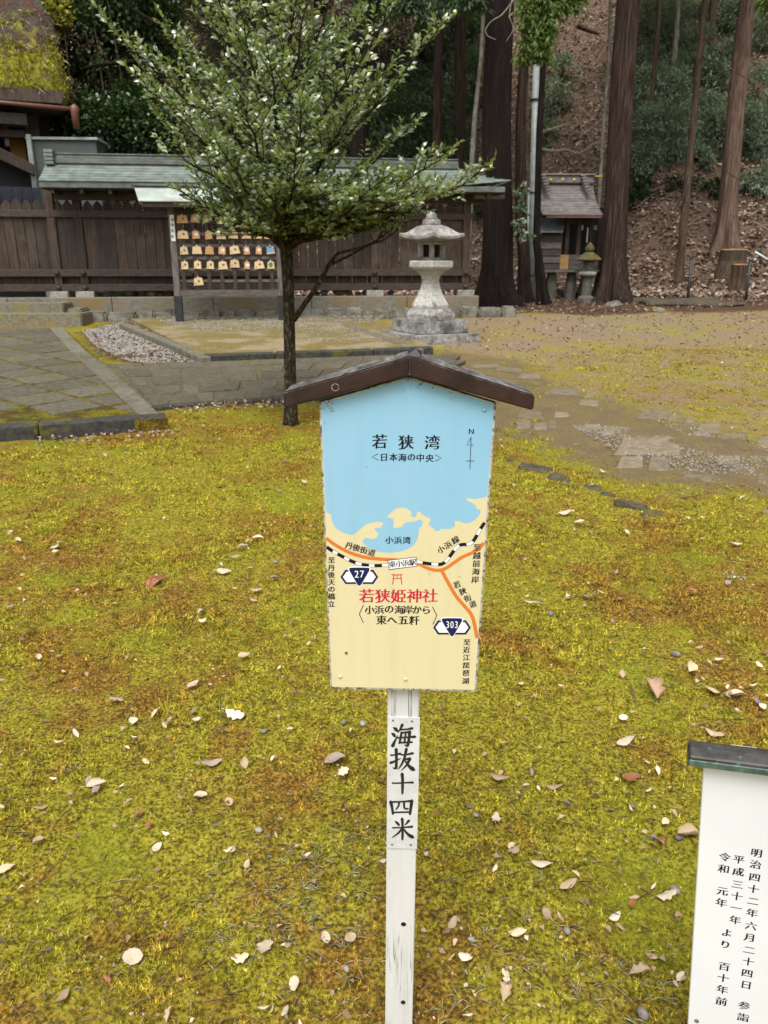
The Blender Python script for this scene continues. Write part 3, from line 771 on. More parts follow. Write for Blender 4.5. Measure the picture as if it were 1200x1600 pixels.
# row of rough stones below the plinth
rub = thing('rubble_kerb', 'row of rough grey stones along the foot of the fence plinth', 'stone kerb', FM)
s = L(95, 495, -0.42)[0]; e = L(785, 495, -0.42)[0]
while s < e:
    w = random.uniform(0.28, 0.6); hh = random.uniform(0.17, 0.24)
    p = FM @ Vector((s + w / 2, -0.46, 0)); z = float(ground_z(p.x, p.y))
    b = MB(); b.box((s + w / 2, -0.46, z + hh / 2 - 0.04), (w - 0.015, 0.26, hh + 0.05))
    roughen(b.build('stone', MT['rubble'], rub, bevel=0.045, seg=2), 0.03, 5, 1); s += w

# ------------------------------------------------------------------ votive plaque rack
EP = P(355, 500, 14.45)
EM = frame(Vector((EP.x, EP.y, 0)), FYAW)
rack = thing('plaque_rack', 'weathered wooden lattice rack hung with votive plaques under a pale metal roof', 'rack', EM)
e = lambda x, y: plane_uv(EM, x, y)
xl, xr_ = e(273, 400)[0], e(437, 400)[0]
zt = e(300, 322)[1]; zg = float(ground_z(EP.x, EP.y))
for x in (xl, xr_):
    MB().bx(x - 0.055, x + 0.055, -0.055, 0.055, zg + 0.52, zt).build('post', MT['grey_wood'], rack, bevel=0.006)
    MB().bx(x - 0.068, x + 0.068, -0.068, 0.068, zg - 0.2, zg + 0.53).build('post_sleeve', MT['black_metal'], rack, bevel=0.006)
for y in (347, 366, 384, 403, 421, 439):
    z = e(350, y)[1]; MB().bx(xl + 0.056, xr_ - 0.056, -0.015, 0.02, z - 0.025, z + 0.025).build('cross_rail', MT['grey_rail'], rack, bevel=0.003)
z = e(350, 458)[1]; MB().bx(xl + 0.056, xr_ - 0.056, -0.04, 0.04, z - 0.055, z + 0.055).build('bottom_rail', MT['grey_rail'], rack, bevel=0.004)
z = e(350, 328)[1]; MB().bx(xl + 0.056, xr_ - 0.056, -0.04, 0.04, z - 0.06, z + 0.06).build('top_rail', MT['rail_wood'], rack, bevel=0.004)
for k, x in enumerate((287, 307, 327, 347, 367, 386.5, 406, 425)):
    xx = e(x, 430)[0]
    MB().bx(xx - 0.032, xx + 0.032, -0.037, -0.017, e(x, 453)[1], e(x, 333)[1]).build('batten', MT['rail_wood'], rack, bevel=0.003)
x0, x1 = e(222, 310)[0], e(480, 310)[0]
z0, z1 = e(300, 316)[1], e(300, 292)[1]
rr = MB(); rr.prism([(x0, -0.38, z0), (x1, -0.38, z0), (x1, 0.02, z1), (x0 - 0.12, 0.02, z1)], (0, 0, -0.02)); rroof = rr.build('roof', MT['pale_metal'], rack, bevel=0.003)
rr = MB(); rr.prism([(x0 - 0.12, 0.024, z1), (x1, 0.024, z1), (x1, 0.40, z0), (x0 - 0.12, 0.40, z0)], (0, 0, -0.02)); rr.build('roof_slope', MT['pale_metal'], rroof)
MB().bx(x0 - 0.16, x1, -0.05, 0.08, z1 + 0.003, z1 + 0.04).build('ridge', MT['copper_dark'], rroof, bevel=0.004)
MB().bx(x0 + 0.05, x1, -0.34, -0.30, z0 - 0.10, z0 - 0.023).build('eave_board', MT['rail_wood'], rroof)
# narrow white name board on the left post: four inked characters, too small to read
xa, za = e(265.5, 336); xb, zb2 = e(273.5, 377)
nb = MB().bx(xa, xb + 0.02, -0.075, -0.057, zb2, za).build('name_board', MT['paper_white'], rack, bevel=0.002)
simple('ink', (0.010, 0.009, 0.011), (0.022, 0.02, 0.024), 60, 0.55, bump=0)
for k, y in enumerate((343, 351, 360, 369)):
    xx, zz = e(269.5, y); b = MB(); xx += 0.01
    b.box((xx, -0.0762, zz), (0.055, 0.0012, 0.010), Matrix.Rotation(R(-8), 3, 'Y')).box((xx - 0.004, -0.0775, zz - 0.004), (0.010, 0.0012, 0.062), Matrix.Rotation(R(6), 3, 'Y')).box((xx + 0.004, -0.0788, zz - 0.022), (0.045, 0.0012, 0.009), Matrix.Rotation(R(12), 3, 'Y'))
    b.build('lettering', MT['ink'], nb)
# plaques: each hangs on its nail in front of the lattice
simple('ema_wood', (0.62, 0.44, 0.235), (0.74, 0.56, 0.33), 14, 0.7, stretch=(0.4, 1, 3), bump=0.1, var=0.10)
simple('ema_orange', (0.46, 0.24, 0.10), (0.58, 0.34, 0.16), 14, 0.7, stretch=(0.4, 1, 3), bump=0.1, var=0.12)
simple('ema_blue', (0.10, 0.28, 0.55), (0.16, 0.36, 0.62), 8, 0.7, bump=0)
simple('print_green', (0.05, 0.16, 0.06), (0.10, 0.24, 0.10), 20, 0.7, bump=0)
simple('print_red', (0.45, 0.03, 0.03), (0.55, 0.06, 0.05), 20, 0.7, bump=0)
ROW = [[(247, 90, 'o'), (356, 72, 'm'), (462, 78, 'o'), (574, 80, 'o'), (676, 55, 'm'), (785, 68, 'o'), (878, 52, 'o'), (985, 72, 'o')],
       [(253, 90, 'p'), (363, 60, 'm'), (470, 56, 'o'), (577, 75, 'p'), (681, 78, 'p'), (788, 82, 'p'), (888, 66, 'p'), (975, 56, 'p')],
       [(262, 66, 'p'), (372, 80, 'n'), (478, 72, 'b'), (586, 58, 'w'), (691, 84, 'p'), (794, 50, 'm'), (897, 50, 'm'), (996, 68, 'u')],
       [(269, 58, 'p'), (378, 60, 'p'), (486, 62, 'p'), (592, 76, 'p'), (693, 80, 'p'), (798, 48, 'm'), (900, 85, 'p'), (1000, 62, 'g')],
       [(385, 80, 'p')]]
ROWY = [175, 310, 440, 570, 708]
RN = ['top row', 'second row', 'third row', 'fourth row', 'lowest row']; CN = ['first', 'second', 'third', 'fourth', 'fifth', 'sixth', 'seventh', 'eighth']
desc = {'o': 'tan wooden votive plaque with small green print', 'm': 'small reddish wooden votive plaque with white print', 'p': 'pale votive plaque with green print and red stamp', 'n': 'blank pale wooden votive plaque',
        'b': 'blank reddish wooden votive plaque', 'w': 'reddish wooden votive plaque with white print', 'u': 'blue picture votive plaque', 'g': 'pale wooden votive plaque with large green print'}
for ri, row in enumerate(ROW):
    for ci, (cx, cw, kd) in enumerate(row):
        cy = ROWY[ri] + (-14 if (ri == 3 and ci == 4) else random.uniform(-4, 4))
        px, py = 240 + cx / 5.4545, 310 + cy / 5.4545
        ex, ez = e(px, py); w = cw / 5.4545 / FPX * 14.45 * 0.98; hh = 62 / 5.4545 / FPX * 14.45 * 0.98
        lab = desc[kd] + (', %s from left, %s' % (CN[ci], RN[ri]) if ri < 4 else ', alone in the lowest row')
        Mx = EM @ Matrix.Translation((ex, -0.062, ez)) @ Matrix.Rotation(random.gauss(0, 0.055), 4, 'Y')
        t = thing('votive_plaque', lab, 'plaque', Mx, 'votive plaques on the rack')
        sq = 0.82 if cw > 60 else 0.9
        poly = [(-w / 2, 0, -hh / 2), (w / 2, 0, -hh / 2), (w / 2 * sq, 0, hh * 0.40), (w * 0.12, 0, hh / 2), (-w * 0.12, 0, hh / 2), (-w / 2 * sq, 0, hh * 0.40)]
        wood = {'o': 'ema_orange', 'm': 'ema_orange', 'w': 'ema_orange', 'b': 'ema_orange', 'u': 'ema_wood'}.get(kd, 'ema_wood')
        MB().prism(poly, (0, 0.012, 0)).build('board', MT[wood], t, bevel=0.002)
        def blot(x, z, r, mat, nm='print', k=7):
            b = MB(); b.prism([(x + r * (0.7 + 0.5 * random.random()) * math.cos(6.283 * i / k), -0.0012, z + r * (0.7 + 0.5 * random.random()) * math.sin(6.283 * i / k)) for i in range(k)], (0, 0.001, 0)); b.build(nm, MT[mat], t)
        if kd in 'op': blot(w * 0.06, hh * 0.05, 0.025, 'print_green'); blot(-w * 0.3, -hh * 0.22, 0.013, 'print_red', 'stamp')
        if kd in 'mw': blot(w * 0.05, hh * 0.02, 0.035, 'paper_white'); blot(w * 0.02, -hh * 0.05, 0.012, 'print_red', 'stamp')
        if kd == 'g': blot(0.0, 0.0, 0.045, 'print_green', k=9)
        if kd == 'u':
            MB().bx(-w * 0.44, w * 0.44, -0.0014, -0.0004, -hh * 0.30, hh * 0.28).build('picture', MT['ema_blue'], t); blot(-w * 0.1, hh * 0.30, 0.03, 'print_green'); blot(w * 0.1, hh * 0.32, 0.025, 'print_green')
        MB().tube([(0, -0.004, hh * 0.38), (0, 0.004, hh * 0.62), (0, 0.02, hh * 0.68)], 0.004, 5).build('cord', MT['paper_white'], t)

# ------------------------------------------------------------------ shrine corner at the upper left
SD = 17.2
sp0 = P(60, 400, SD)
SM = frame(Vector((sp0.x, sp0.y, 0)), R(21))
hall = thing('shrine_hall', 'old shrine hall with a thick mossy thatched roof and copper gutter', 'building', SM)
h = lambda x, y, dy=0.0: plane_uv(SM @ Matrix.Translation((0, dy, 0)), x, y)
# thatch: front slope and rounded right hip, thick cut eave
xe, ze = h(107, 140); xg, zg_ = h(72, -40, 1.4)
xm, zm = h(96, 60, 0.6)
x_far = xe - 9.0
prof = [(0.0, ze), (0.35, h(100, 95, 0.35)[1]), (0.7, h(90, 50, 0.7)[1]), (1.25, h(78, 0, 1.25)[1]), (1.9, h(72, -60, 1.9)[1]), (2.8, h(70, -150, 2.8)[1])]
xs_r = [xe, h(97, 95, 0.35)[0], h(88, 50, 0.7)[0], h(80, 0, 1.25)[0], h(74, -60, 1.9)[0], h(68, -150, 2.8)[0]]
DEPTH = 9.0
NXg = 60; V = []; 
ring = []
for k, ((yy, zz), xx) in enumerate(zip(prof, xs_r)):
    ring.append((yy, zz, xx))
# refine the profile
fine_ring = []
for a, c_ in zip(ring[:-1], ring[1:]):
    for t in np.linspace(0, 1, 9)[:-1]: fine_ring.append(tuple(a[i] + (c_[i] - a[i]) * t for i in range(3)))
fine_ring.append(ring[-1])
cols = []
for (yy, zz, xx) in fine_ring:
    row = [Vector((x_far + (xx - 0.5 - x_far) * t, yy, zz)) for t in np.linspace(0, 1, NXg)]
    for a in np.linspace(0, math.pi / 2, 9)[1:]:
        row.append(Vector((xx - 0.5 + 0.5 * math.sin(a), yy + 0.5 * (1 - math.cos(a)), zz)))
    for t in np.linspace(0, 1, 26)[1:]:
        row.append(Vector((xx, yy + 0.5 + (DEPTH - 2 * yy - 1.0) * t, zz)))
    cols.append(row)
nC = len(cols[0]); vv = []
for row in cols:
    for v in row:
        nz = mnoise.noise(v * 2.0) * 0.05 + mnoise.noise(v * 7.0) * 0.03
        vv.append(v + Vector((0, -nz, nz)))
ff = [(i * nC + j, i * nC + j + 1, (i + 1) * nC + j + 1, (i + 1) * nC + j) for i in range(len(cols) - 1) for j in range(nC - 1)]
# cut underside
base = len(vv)
TH = h(60, 140)[1] - h(60, 163)[1]
for v in cols[0]:
    vv.append(Vector((v.x - 0.12 * (1 if v.x > xe - 0.6 else 0), v.y + 0.12, v.z - TH)))
ff += [(j, base + j, base + j + 1, j + 1) for j in range(nC - 1)]
bm_ = MB(); bm_.add(vv, ff)
simple('thatch_cut', (0.045, 0.032, 0.024), (0.11, 0.082, 0.062), 40, 0.95, stretch=(1, 1, 0.15), bump=0.8, bdist=0.01)
m = NT('moss_thatch')
v = m.pos((1, 1, 1)); st = m.noise(m.pos((6, 1, 1)), 9, 6, 0.7, 0.6); big = m.noise(v, 1.5, 5, 0.65, 0.4); mid = m.noise(v, 4.5, 5, 0.7, 0.3)
straw = m.ramp(st, [(0.3, (0.035, 0.030, 0.026)), (0.55, (0.12, 0.10, 0.08)), (0.75, (0.23, 0.20, 0.15))])
red = m.ramp(st, [(0.3, (0.06, 0.025, 0.018)), (0.7, (0.21, 0.10, 0.07))])
mo = m.ramp(mid, [(0.3, (0.14, 0.13, 0.02)), (0.5, (0.28, 0.265, 0.025)), (0.7, (0.42, 0.40, 0.04))])
c = m.mix(m.ramp(m.noise(v, 2.1, 4, 0.6), [(0.52, 0.0), (0.62, 0.8)]), straw, red)
sepz = m.node('ShaderNodeSeparateXYZ'); m.l.new(v, sepz.inputs[0])
low = m.math('MULTIPLY', m.math('SUBTRACT', ze + FM.translation.z + 1.1, sepz.outputs[2]), 0.16)
fac = m.ramp(m.math('ADD', m.math('MULTIPLY', m.math('ADD', big, mid), 0.5), low), [(0.50, 0.0), (0.60, 1.0)])
c = m.mix(fac, c, mo)
m.color(c).rough(0.95).spec(0.1).bump(m.math('ADD', st, m.math('MULTIPLY', mid, 1.2)), 1.0, 0.06); MT['moss_thatch'] = m.m
thatch = bm_.build('roof', MT['moss_thatch'], hall, smooth=True)
b = MB(); b.bx(x_far, xe - 0.14, 0.13, DEPTH - 0.2, ze - TH - 0.03, ze - TH + 0.01); b.build('eave_soffit', MT['thatch_cut'], thatch)
# front face of the cut thatch
b = MB(); b.prism([(x_far, -0.035, ze - 0.03), (x_far, -0.035, ze - TH), (xe - 0.16, -0.035, ze - TH), (xe - 0.07, -0.035, ze - 0.05)], (0, 0.12, 0)); b.build('cut_edge', MT['thatch_cut'], thatch)
# clumps of bright moss and straw standing on the thatch
random.seed(5)
fv = np.array([tuple(v) for row in cols[:22] for v in row[26:NXg + 6]])
sel = RNG.integers(0, len(fv), 5200); pp = fv[sel] + RNG.normal(0, 0.05, (5200, 3)) * np.array([1.2, 0.4, 0.4])
nz = np.array([mnoise.noise(Vector(q) * 2.6) + (ze + 0.9 - q[2]) * 0.42 + 0.03 for q in pp])
pm = pp[nz > 0.03]
dd = RNG.normal(0, 1, (len(pm), 3)); dd[:, 2] = np.abs(dd[:, 2]) * 0.6 + 0.2; dd[:, 1] -= 0.7
o = link('roof_moss', leaves('roof_moss', pm, dd, RNG.normal(0, 1, (len(pm), 3)), RNG.uniform(0.05, 0.11, len(pm)), 0.02), MT['moss_shrub'], thatch); o['kind'] = 'stuff'
sel = RNG.integers(0, len(fv), 1500); ps_ = fv[sel] + RNG.normal(0, 0.04, (1500, 3))
dd = RNG.normal(0, 0.5, (1500, 3)); dd[:, 2] -= 0.6; dd[:, 1] -= 0.5
o = link('loose_straw', leaves('loose_straw', ps_, dd, RNG.normal(0, 1, (1500, 3)), RNG.uniform(0.12, 0.3, 1500), 0.007), MT['litter'], thatch); o['kind'] = 'stuff'
# gutter with its drop
zgut = h(60, 167, -0.1)[1]; xgut = h(116, 167, -0.1)[0]
MB().tube([(x_far, -0.1, h(0, 160, -0.1)[1] + 0.14 * 2), (h(0, 160, -0.1)[0], -0.1, h(0, 160, -0.1)[1]), (xgut, -0.1, zgut)], 0.042, 10).build('gutter', MT['copper_red'], hall, smooth=True)
MB().lathe([(0.06, -0.36), (0.085, -0.02), (0.08, 0.05), (0.03, 0.09)], 12).build('gutter_drop', MT['copper_red'], hall, M=Matrix.Translation((xgut, -0.1, zgut)), smooth=True)
# timber under the eave
zc = lambda y, dy=0.5: h(30, y, dy)[1]
xx1 = h(43, 190, 0.5)[0]
MB().bx(x_far, xx1, 0.3, 0.7, zc(197), zc(179)).build('eave_beam', MT['grey_rail'], hall, bevel=0.01)
MB().bx(x_far, h(60, 178, .9)[0], 0.72, 1.1, zc(178, .9), zc(168, .9)).build('eave_beam', MT['fence_wood'], hall, bevel=0.01)
MB().bx(h(38, 200, 1.0)[0], h(61, 200, 1.0)[0], 0.9, 1.2, zc(330, 1.0), zc(176, 1.0)).build('corner_post', MT['fence_wood'], hall, bevel=0.01)
MB().bx(h(5, 200, .8)[0], h(12, 200, .8)[0], 0.72, 0.88, zc(230, .8), zc(198, .8)).build('strut', MT['grey_wood'], hall)
MB().bx(x_far, h(40, 215, .7)[0], 0.62, 0.85, zc(216, .7), zc(203, .7)).build('eave_beam', MT['rail_wood'], hall, bevel=0.01)
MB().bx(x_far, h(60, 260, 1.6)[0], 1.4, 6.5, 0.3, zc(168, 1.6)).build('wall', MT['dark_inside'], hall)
MB().bx(h(16, 240, 1.0)[0], h(40, 240, 1.0)[0], 1.25, 1.35, zc(262, 1.0), zc(215, 1.0)).build('ochre_panel', MT['ochre_wall'], hall)
# lower barge board sloping down to the right
A, B = h(-60, 222, 0.1), h(55, 275, 0.1)
b = MB(); d = Vector((B[0] - A[0], 0, B[1] - A[1])); b.prism([(A[0], 0.05, A[1]), (B[0], 0.05, B[1]), (B[0], 0.05, B[1] + 0.22), (A[0], 0.05, A[1] + 0.26)], (0, 0.3, 0)); b.build('barge_board', MT['fence_wood'], hall, bevel=0.01)
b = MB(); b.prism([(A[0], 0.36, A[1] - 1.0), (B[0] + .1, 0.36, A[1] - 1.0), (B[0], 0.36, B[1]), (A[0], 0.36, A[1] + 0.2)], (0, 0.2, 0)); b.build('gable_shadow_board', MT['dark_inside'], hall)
# indigo curtain hanging behind the pickets: pleated cloth
cx0, cz1 = h(-70, 289, -0.75); cx1, cz0 = h(64, 330, -0.75)
pts = []; nP = 120
for i in range(nP + 1):
    x = cx0 + (cx1 - cx0) * i / nP; pts.append((x, -0.75 + 0.018 * math.sin(i * 1.55) + 0.01 * math.sin(i * 0.4)))
b = MB(); b.add([(x, y, cz0 - 0.3) for x, y in pts] + [(x, y, cz1) for x, y in pts], [(i, i + 1, nP + 2 + i, nP + 1 + i) for i in range(nP)])
cur = b.build('indigo_curtain', MT['blue_cloth'], None, M=SM, smooth=True); tag(cur, 'indigo pleated curtain hanging above the pointed boards at the left edge', 'curtain')
sol = cur.modifiers.new('thick', 'SOLIDIFY'); sol.thickness = 0.004

# grey flat-roofed annexe behind the fence roof
simple('annexe_metal', (0.05, 0.056, 0.055), (0.075, 0.082, 0.08), 3, 0.6, bump=0.1)
ap = P(95, 400, 17.6)
AM = frame(Vector((ap.x, ap.y, 0)), R(4))
annex = thing('grey_annexe', 'plain grey metal clad annexe between the hall and the trees', 'building', AM)
a_ = lambda x, y: plane_uv(AM, x, y)
(x0, z1), (x1, _) = a_(45, 219), a_(150, 219)
MB().bx(x0, x1, 0, 1.6, 0.6, z1).build('wall', MT['annexe_metal'], annex, bevel=0.01)
MB().bx(x0 - 0.05, x1 + 0.05, -0.06, 1.7, z1 + 0.003, z1 + 0.06).build('roof_edge', MT['pole_metal'], annex, bevel=0.01)
xa = a_(47, 219)[0]
MB().bx(xa - 0.05, xa + 0.05, -0.10, -0.003, 0.6, z1 + 0.1).build('corner_trim', MT['pole_metal'], annex, bevel=0.01)
# ------------------------------------------------------------------ tall stone lantern
random.seed(13)
lp = P(671, 526, 12.4)
LM = frame(Vector((lp.x, lp.y, float(ground_z(lp.x, lp.y)) - 0.02)), R(26)) @ Matrix.Diagonal((1, 1, 0.85, 1))
lan = thing('stone_lantern', 'tall weathered stone lantern on stepped square bases near the fence', 'stone lantern', LM)
def sq(a, z0, z1, name, mat, bev=0.015, rough_=0.006):
    roughen(MB().bx(-a / 2, a / 2, -a / 2, a / 2, z0, z1).build(name, MT[mat], lan, bevel=bev, seg=2), rough_)
sq(1.17, -0.15, 0.175, 'base_step', 'lantern_base'); sq(0.88, 0.176, 0.40, 'base_step', 'lantern_base')
r6 = R(30 - 26)
b = MB(); b.lathe([(0.42, 0.401), (0.43, 0.50), (0.41, 0.545), (0.345, 0.60), (0.34, 0.605)], 6, r6); roughen(b.build('plinth', MT['lantern_base'], lan, bevel=0.012), 0.004)
b = MB(); prof = [(0.318, 0.606), (0.322, 0.66), (0.305, 0.70), (0.245, 0.80), (0.19, 0.92), (0.155, 1.03), (0.148, 1.10), (0.17, 1.17), (0.235, 1.235), (0.25, 1.26)]
b.lathe(prof, 6, r6); b.build('shaft', MT['lantern_stone'], lan, bevel=0.008)
b = MB(); b.lathe([(0.27, 1.261), (0.36, 1.30), (0.38, 1.32), (0.38, 1.42), (0.365, 1.43)], 6, r6); b.build('platform', MT['lantern_stone'], lan, bevel=0.008)
# light chamber: six corner posts with openings between, top and bottom rings
z0, z1 = 1.431, 1.75; rc = 0.215
b = MB(); b.lathe([(rc, z0), (rc, z0 + 0.055)], 6, r6); b.lathe([(rc, z1 - 0.05), (rc, z1)], 6, r6)
for k in range(6):
    a = r6 + k * math.pi / 3
    b.box((rc * 0.90 * math.cos(a), rc * 0.90 * math.sin(a), (z0 + z1) / 2), (0.05, 0.075, z1 - z0 - 0.1), Matrix.Rotation(a, 3, 'Z'))
b.build('light_chamber', MT['lantern_roof'], lan)
MB().lathe([(rc * 0.6, z0 + 0.056), (rc * 0.6, z1 - 0.051)], 6, r6).build('dark_core', MT['dark_inside'], lan)  # near-black core: the shade inside the openings put into its colour
# roof: six sides, corners swept up
b = MB(); rings = [(0.53, 1.79, 0.05), (0.535, 1.83, 0.06), (0.46, 1.855, 0.03), (0.40, 1.90, 0.01), (0.34, 1.955, 0.0), (0.26, 2.00, 0.0), (0.165, 2.03, 0.0)]
vs = []; n = 36
under = [(0.20, 1.752, 0.0), (0.38, 1.775, 0.02)]
for (r_, z_, cl) in under + rings:
    for j in range(n):
        a = 2 * math.pi * j / n; k6 = (a % (math.pi / 3)) / (math.pi / 3); e_ = abs(k6 - 0.5) * 2       # 1 at a corner
        apo = math.cos(math.pi / 6) / math.cos((k6 - 0.5) * math.pi / 3)
        vs.append((r_ * apo * (1 + 0.04 * e_ ** 4 * (cl > 0)) * math.cos(a + r6), r_ * apo * (1 + 0.04 * e_ ** 4 * (cl > 0)) * math.sin(a + r6), z_ + cl * e_ ** 3))
kk = len(under + rings)
b.add(vs, [(i * n + j, i * n + (j + 1) % n, (i + 1) * n + (j + 1) % n, (i + 1) * n + j) for i in range(kk - 1) for j in range(n)] + [tuple(range(n))[::-1], tuple(range((kk - 1) * n, kk * n))])
lroof = roughen(b.build('roof', MT['lantern_roof'], lan), 0.004)
b = MB(); b.lathe([(0.15, 2.031), (0.155, 2.05), (0.155, 2.11), (0.14, 2.12)], 6, r6); b.build('finial_base', MT['lantern_roof'], lan, bevel=0.006)
b = MB(); b.lathe([(0.09, 2.121), (0.105, 2.14), (0.075, 2.17), (0.085, 2.20), (0.05, 2.24), (0.008, 2.26)], 16); b.build('finial', MT['lantern_roof'], lan, smooth=True)

# ------------------------------------------------------------------ small shrine under the cedars
hp = P(885, 440, 20.6)
HM = frame(Vector((hp.x, hp.y, 0)), R(4))
hok = thing('small_shrine', 'small dark wooden shrine with a curved brown tiled roof between cedars', 'shrine', HM)
k_ = lambda x, y, dy=0.0: plane_uv(HM @ Matrix.Translation((0, dy, 0)), x, y)
zfl = k_(885, 421)[1]
xa, xb = k_(833, 300)[0], k_(937, 300)[0]
# roof: front slope hollow and tiled in courses
pf = [(-0.95, k_(885, 336, -0.95)[1]), (-0.70, k_(885, 329, -0.7)[1]), (-0.40, k_(885, 316, -0.4)[1]), (-0.15, k_(885, 301, -0.15)[1]), (0.0, k_(885, 288)[1])]
def interp(t):
    x = t * (len(pf) - 1); i = min(int(x), len(pf) - 2); f = x - i
    return pf[i][0] + (pf[i + 1][0] - pf[i][0]) * f, pf[i][1] + (pf[i + 1][1] - pf[i][1]) * f
xe0, xe1 = k_(857, 336, -0.95)[0] - 0.0, k_(942, 336, -0.95)[0]; xt0, xt1 = k_(836, 290)[0], k_(926, 290)[0]
xe0 = k_(846, 330, -0.8)[0]
hroof = MB().bx(xt0 + 0.2, xt1 - 0.2, 0.0, 0.15, pf[0][1], pf[-1][1]).build('roof', MT['fence_wood'], hok)
NCR = 14
for i in range(NCR):
    t0, t1 = i / NCR, min(1, (i + 1.15) / NCR)
    y0, z0 = interp(t0); y1, z1 = interp(t1)
    xl0, xl1 = xe0 + (xt0 - xe0) * t0 ** 0.7, xe0 + (xt0 - xe0) * t1 ** 0.7; xr0_, xr1_ = xe1 + (xt1 - xe1) * t0, xe1 + (xt1 - xe1) * t1
    MB().prism([(xl0, y0, z0 + 0.03), (xr0_, y0, z0 + 0.03), (xr1_, y1, z1 + 0.006), (xl1, y1, z1 + 0.006)], (0, 0, -0.028)).build('tile_course', MT['roof_brown_tile'], hroof)
    MB().prism([(xl0, 0.3 - y0, z0 + 0.03), (xl1, 0.3 - y1, z1 + 0.006), (xr1_, 0.3 - y1, z1 + 0.006), (xr0_, 0.3 - y0, z0 + 0.03)], (0, 0, -0.028)).build('tile_course', MT['roof_brown_tile'], hroof)
MB().bx(xe0 + 0.1, xe1, -0.93, -0.86, pf[0][1] - 0.06, pf[0][1] - 0.002).build('eave_board', MT['copper_red'], hroof)
zr0, zr1 = k_(885, 287)[1], k_(885, 275)[1]
MB().bx(xt0, xt1, -0.10, 0.25, zr0, zr1).build('ridge', MT['roof_brown_tile'], hroof, bevel=0.02)
MB().bx(xt0 - 0.02, xt1 + 0.02, -0.14, 0.28, zr1 + 0.003, zr1 + 0.045).build('ridge_cap', MT['roof_brown_tile'], hroof, bevel=0.01)
simple('gold', (0.55, 0.36, 0.06), (0.65, 0.45, 0.10), 10, 0.4, bump=0)
for x in (860.5, 879.5, 897.5):
    xx, zz = k_(x, 280.5, -0.12); MB().lathe([(0.035, 0.0), (0.035, 0.02), (0.01, 0.028)], 10).build('crest', MT['gold'], hroof, M=Matrix.Translation((xx, -0.10, zz)) @ Matrix.Rotation(R(90), 4, 'X'))
for xs_, sgn in ((848, 1), (911, 1)):
    b = MB()
    for q in range(6):
        xx, zz = k_(xs_ + q * 1.5, 274 + q * 4.6, -0.15 - q * 0.05); b.box((xx, -0.15 - q * 0.05, zz), (0.13, 0.16, 0.055))
    b.build('ridge_scroll', MT['roof_brown_tile'], hroof, bevel=0.01)
MB().bx(xt1, xt1 + 0.22, -0.05, 0.12, zr1 - 0.02, zr1 + 0.02).build('ridge_horn', MT['gold'], hroof)
# body
bx0, bx1 = k_(852, 380)[0], k_(936, 380)[0]
ztop = pf[0][1] - 0.05
for x in (875, 885, 903, 921, 935):
    xx = k_(x, 380, -0.4)[0]; MB().bx(xx - 0.05, xx + 0.05, -0.45, -0.35, zfl, ztop + 0.1).build('post', MT['fence_wood'], hok, bevel=0.005)
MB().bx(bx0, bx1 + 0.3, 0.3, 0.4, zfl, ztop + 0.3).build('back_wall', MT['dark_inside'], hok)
MB().bx(bx0 - 0.3, bx1 + 0.5, -0.6, 0.5, zfl - 0.07, zfl).build('floor', MT['grey_rail'], hok, bevel=0.01)
zfb = k_(900, 398, -0.5)[1]
MB().bx(k_(874, 400, -.5)[0], k_(889, 400, -.5)[0], -0.5, -0.46, zfl + 0.01, zfb).build('front_panel', MT['cut_wood'], hok)
MB().bx(k_(890, 400, -.5)[0], k_(935, 400, -.5)[0], -0.5, -0.46, zfl + 0.01, zfb).build('front_panel', MT['grey_rail'], hok)
for x in (907, 926, 932):
    xx, zz = k_(x, 356, -0.3); MB().bx(xx - 0.07, xx + 0.07, -0.3, -0.295, zz - 0.05, zz + 0.06).build('paper_streamer', MT['paper_white'], hok)
xx, zz = k_(918, 362, -0.46); MB().bx(xx - 0.012, xx + 0.012, -0.47, -0.465, zz - 0.25, zz + 0.1).build('paper_streamer', MT['paper_white'], hok)
MB().bx(bx0 + 0.3, bx1, -0.44, -0.36, ztop - 0.12, ztop).build('lintel', MT['fence_wood'], hok)
# side shed with a blue grey metal roof and clapboards
sx0, sx1 = k_(826, 400, -.5)[0], k_(874, 400, -.5)[0]
zs0, zs1 = k_(850, 362, -.65)[1], k_(850, 340, -.2)[1]
MB().prism([(sx0, -0.75, zs0), (sx1 - 0.02, -0.75, zs0), (k_(888, 342, -.2)[0], -0.1, zs1), (sx0, -0.1, zs1)], (0, 0, -0.025)).build('side_roof', MT['grey_metal'], hok)
zz = zfl
for q in range(5):
    hgt = (zs0 - 0.06 - zfl) / 5
    MB().prism([(sx0, -0.60, zz), (sx1, -0.60, zz), (sx1, -0.575, zz + hgt), (sx0, -0.575, zz + hgt)], (0, 0.05, 0)).build('clapboard', MT['grey_rail'] if q % 2 else MT['rail_wood'], hok); zz += hgt
for x in (840, 862, 893, 915, 938):
    xx = k_(x, 430, -.3)[0]; gz = float(ground_z(hp.x, hp.y)) - 0.2
    MB().lathe([(0.14, gz), (0.16, (gz + zfl) / 2), (0.11, zfl - 0.071)], 8).build('foundation_stone', MT['stone_dark'], hok, M=Matrix.Translation((xx, -0.3, 0)))

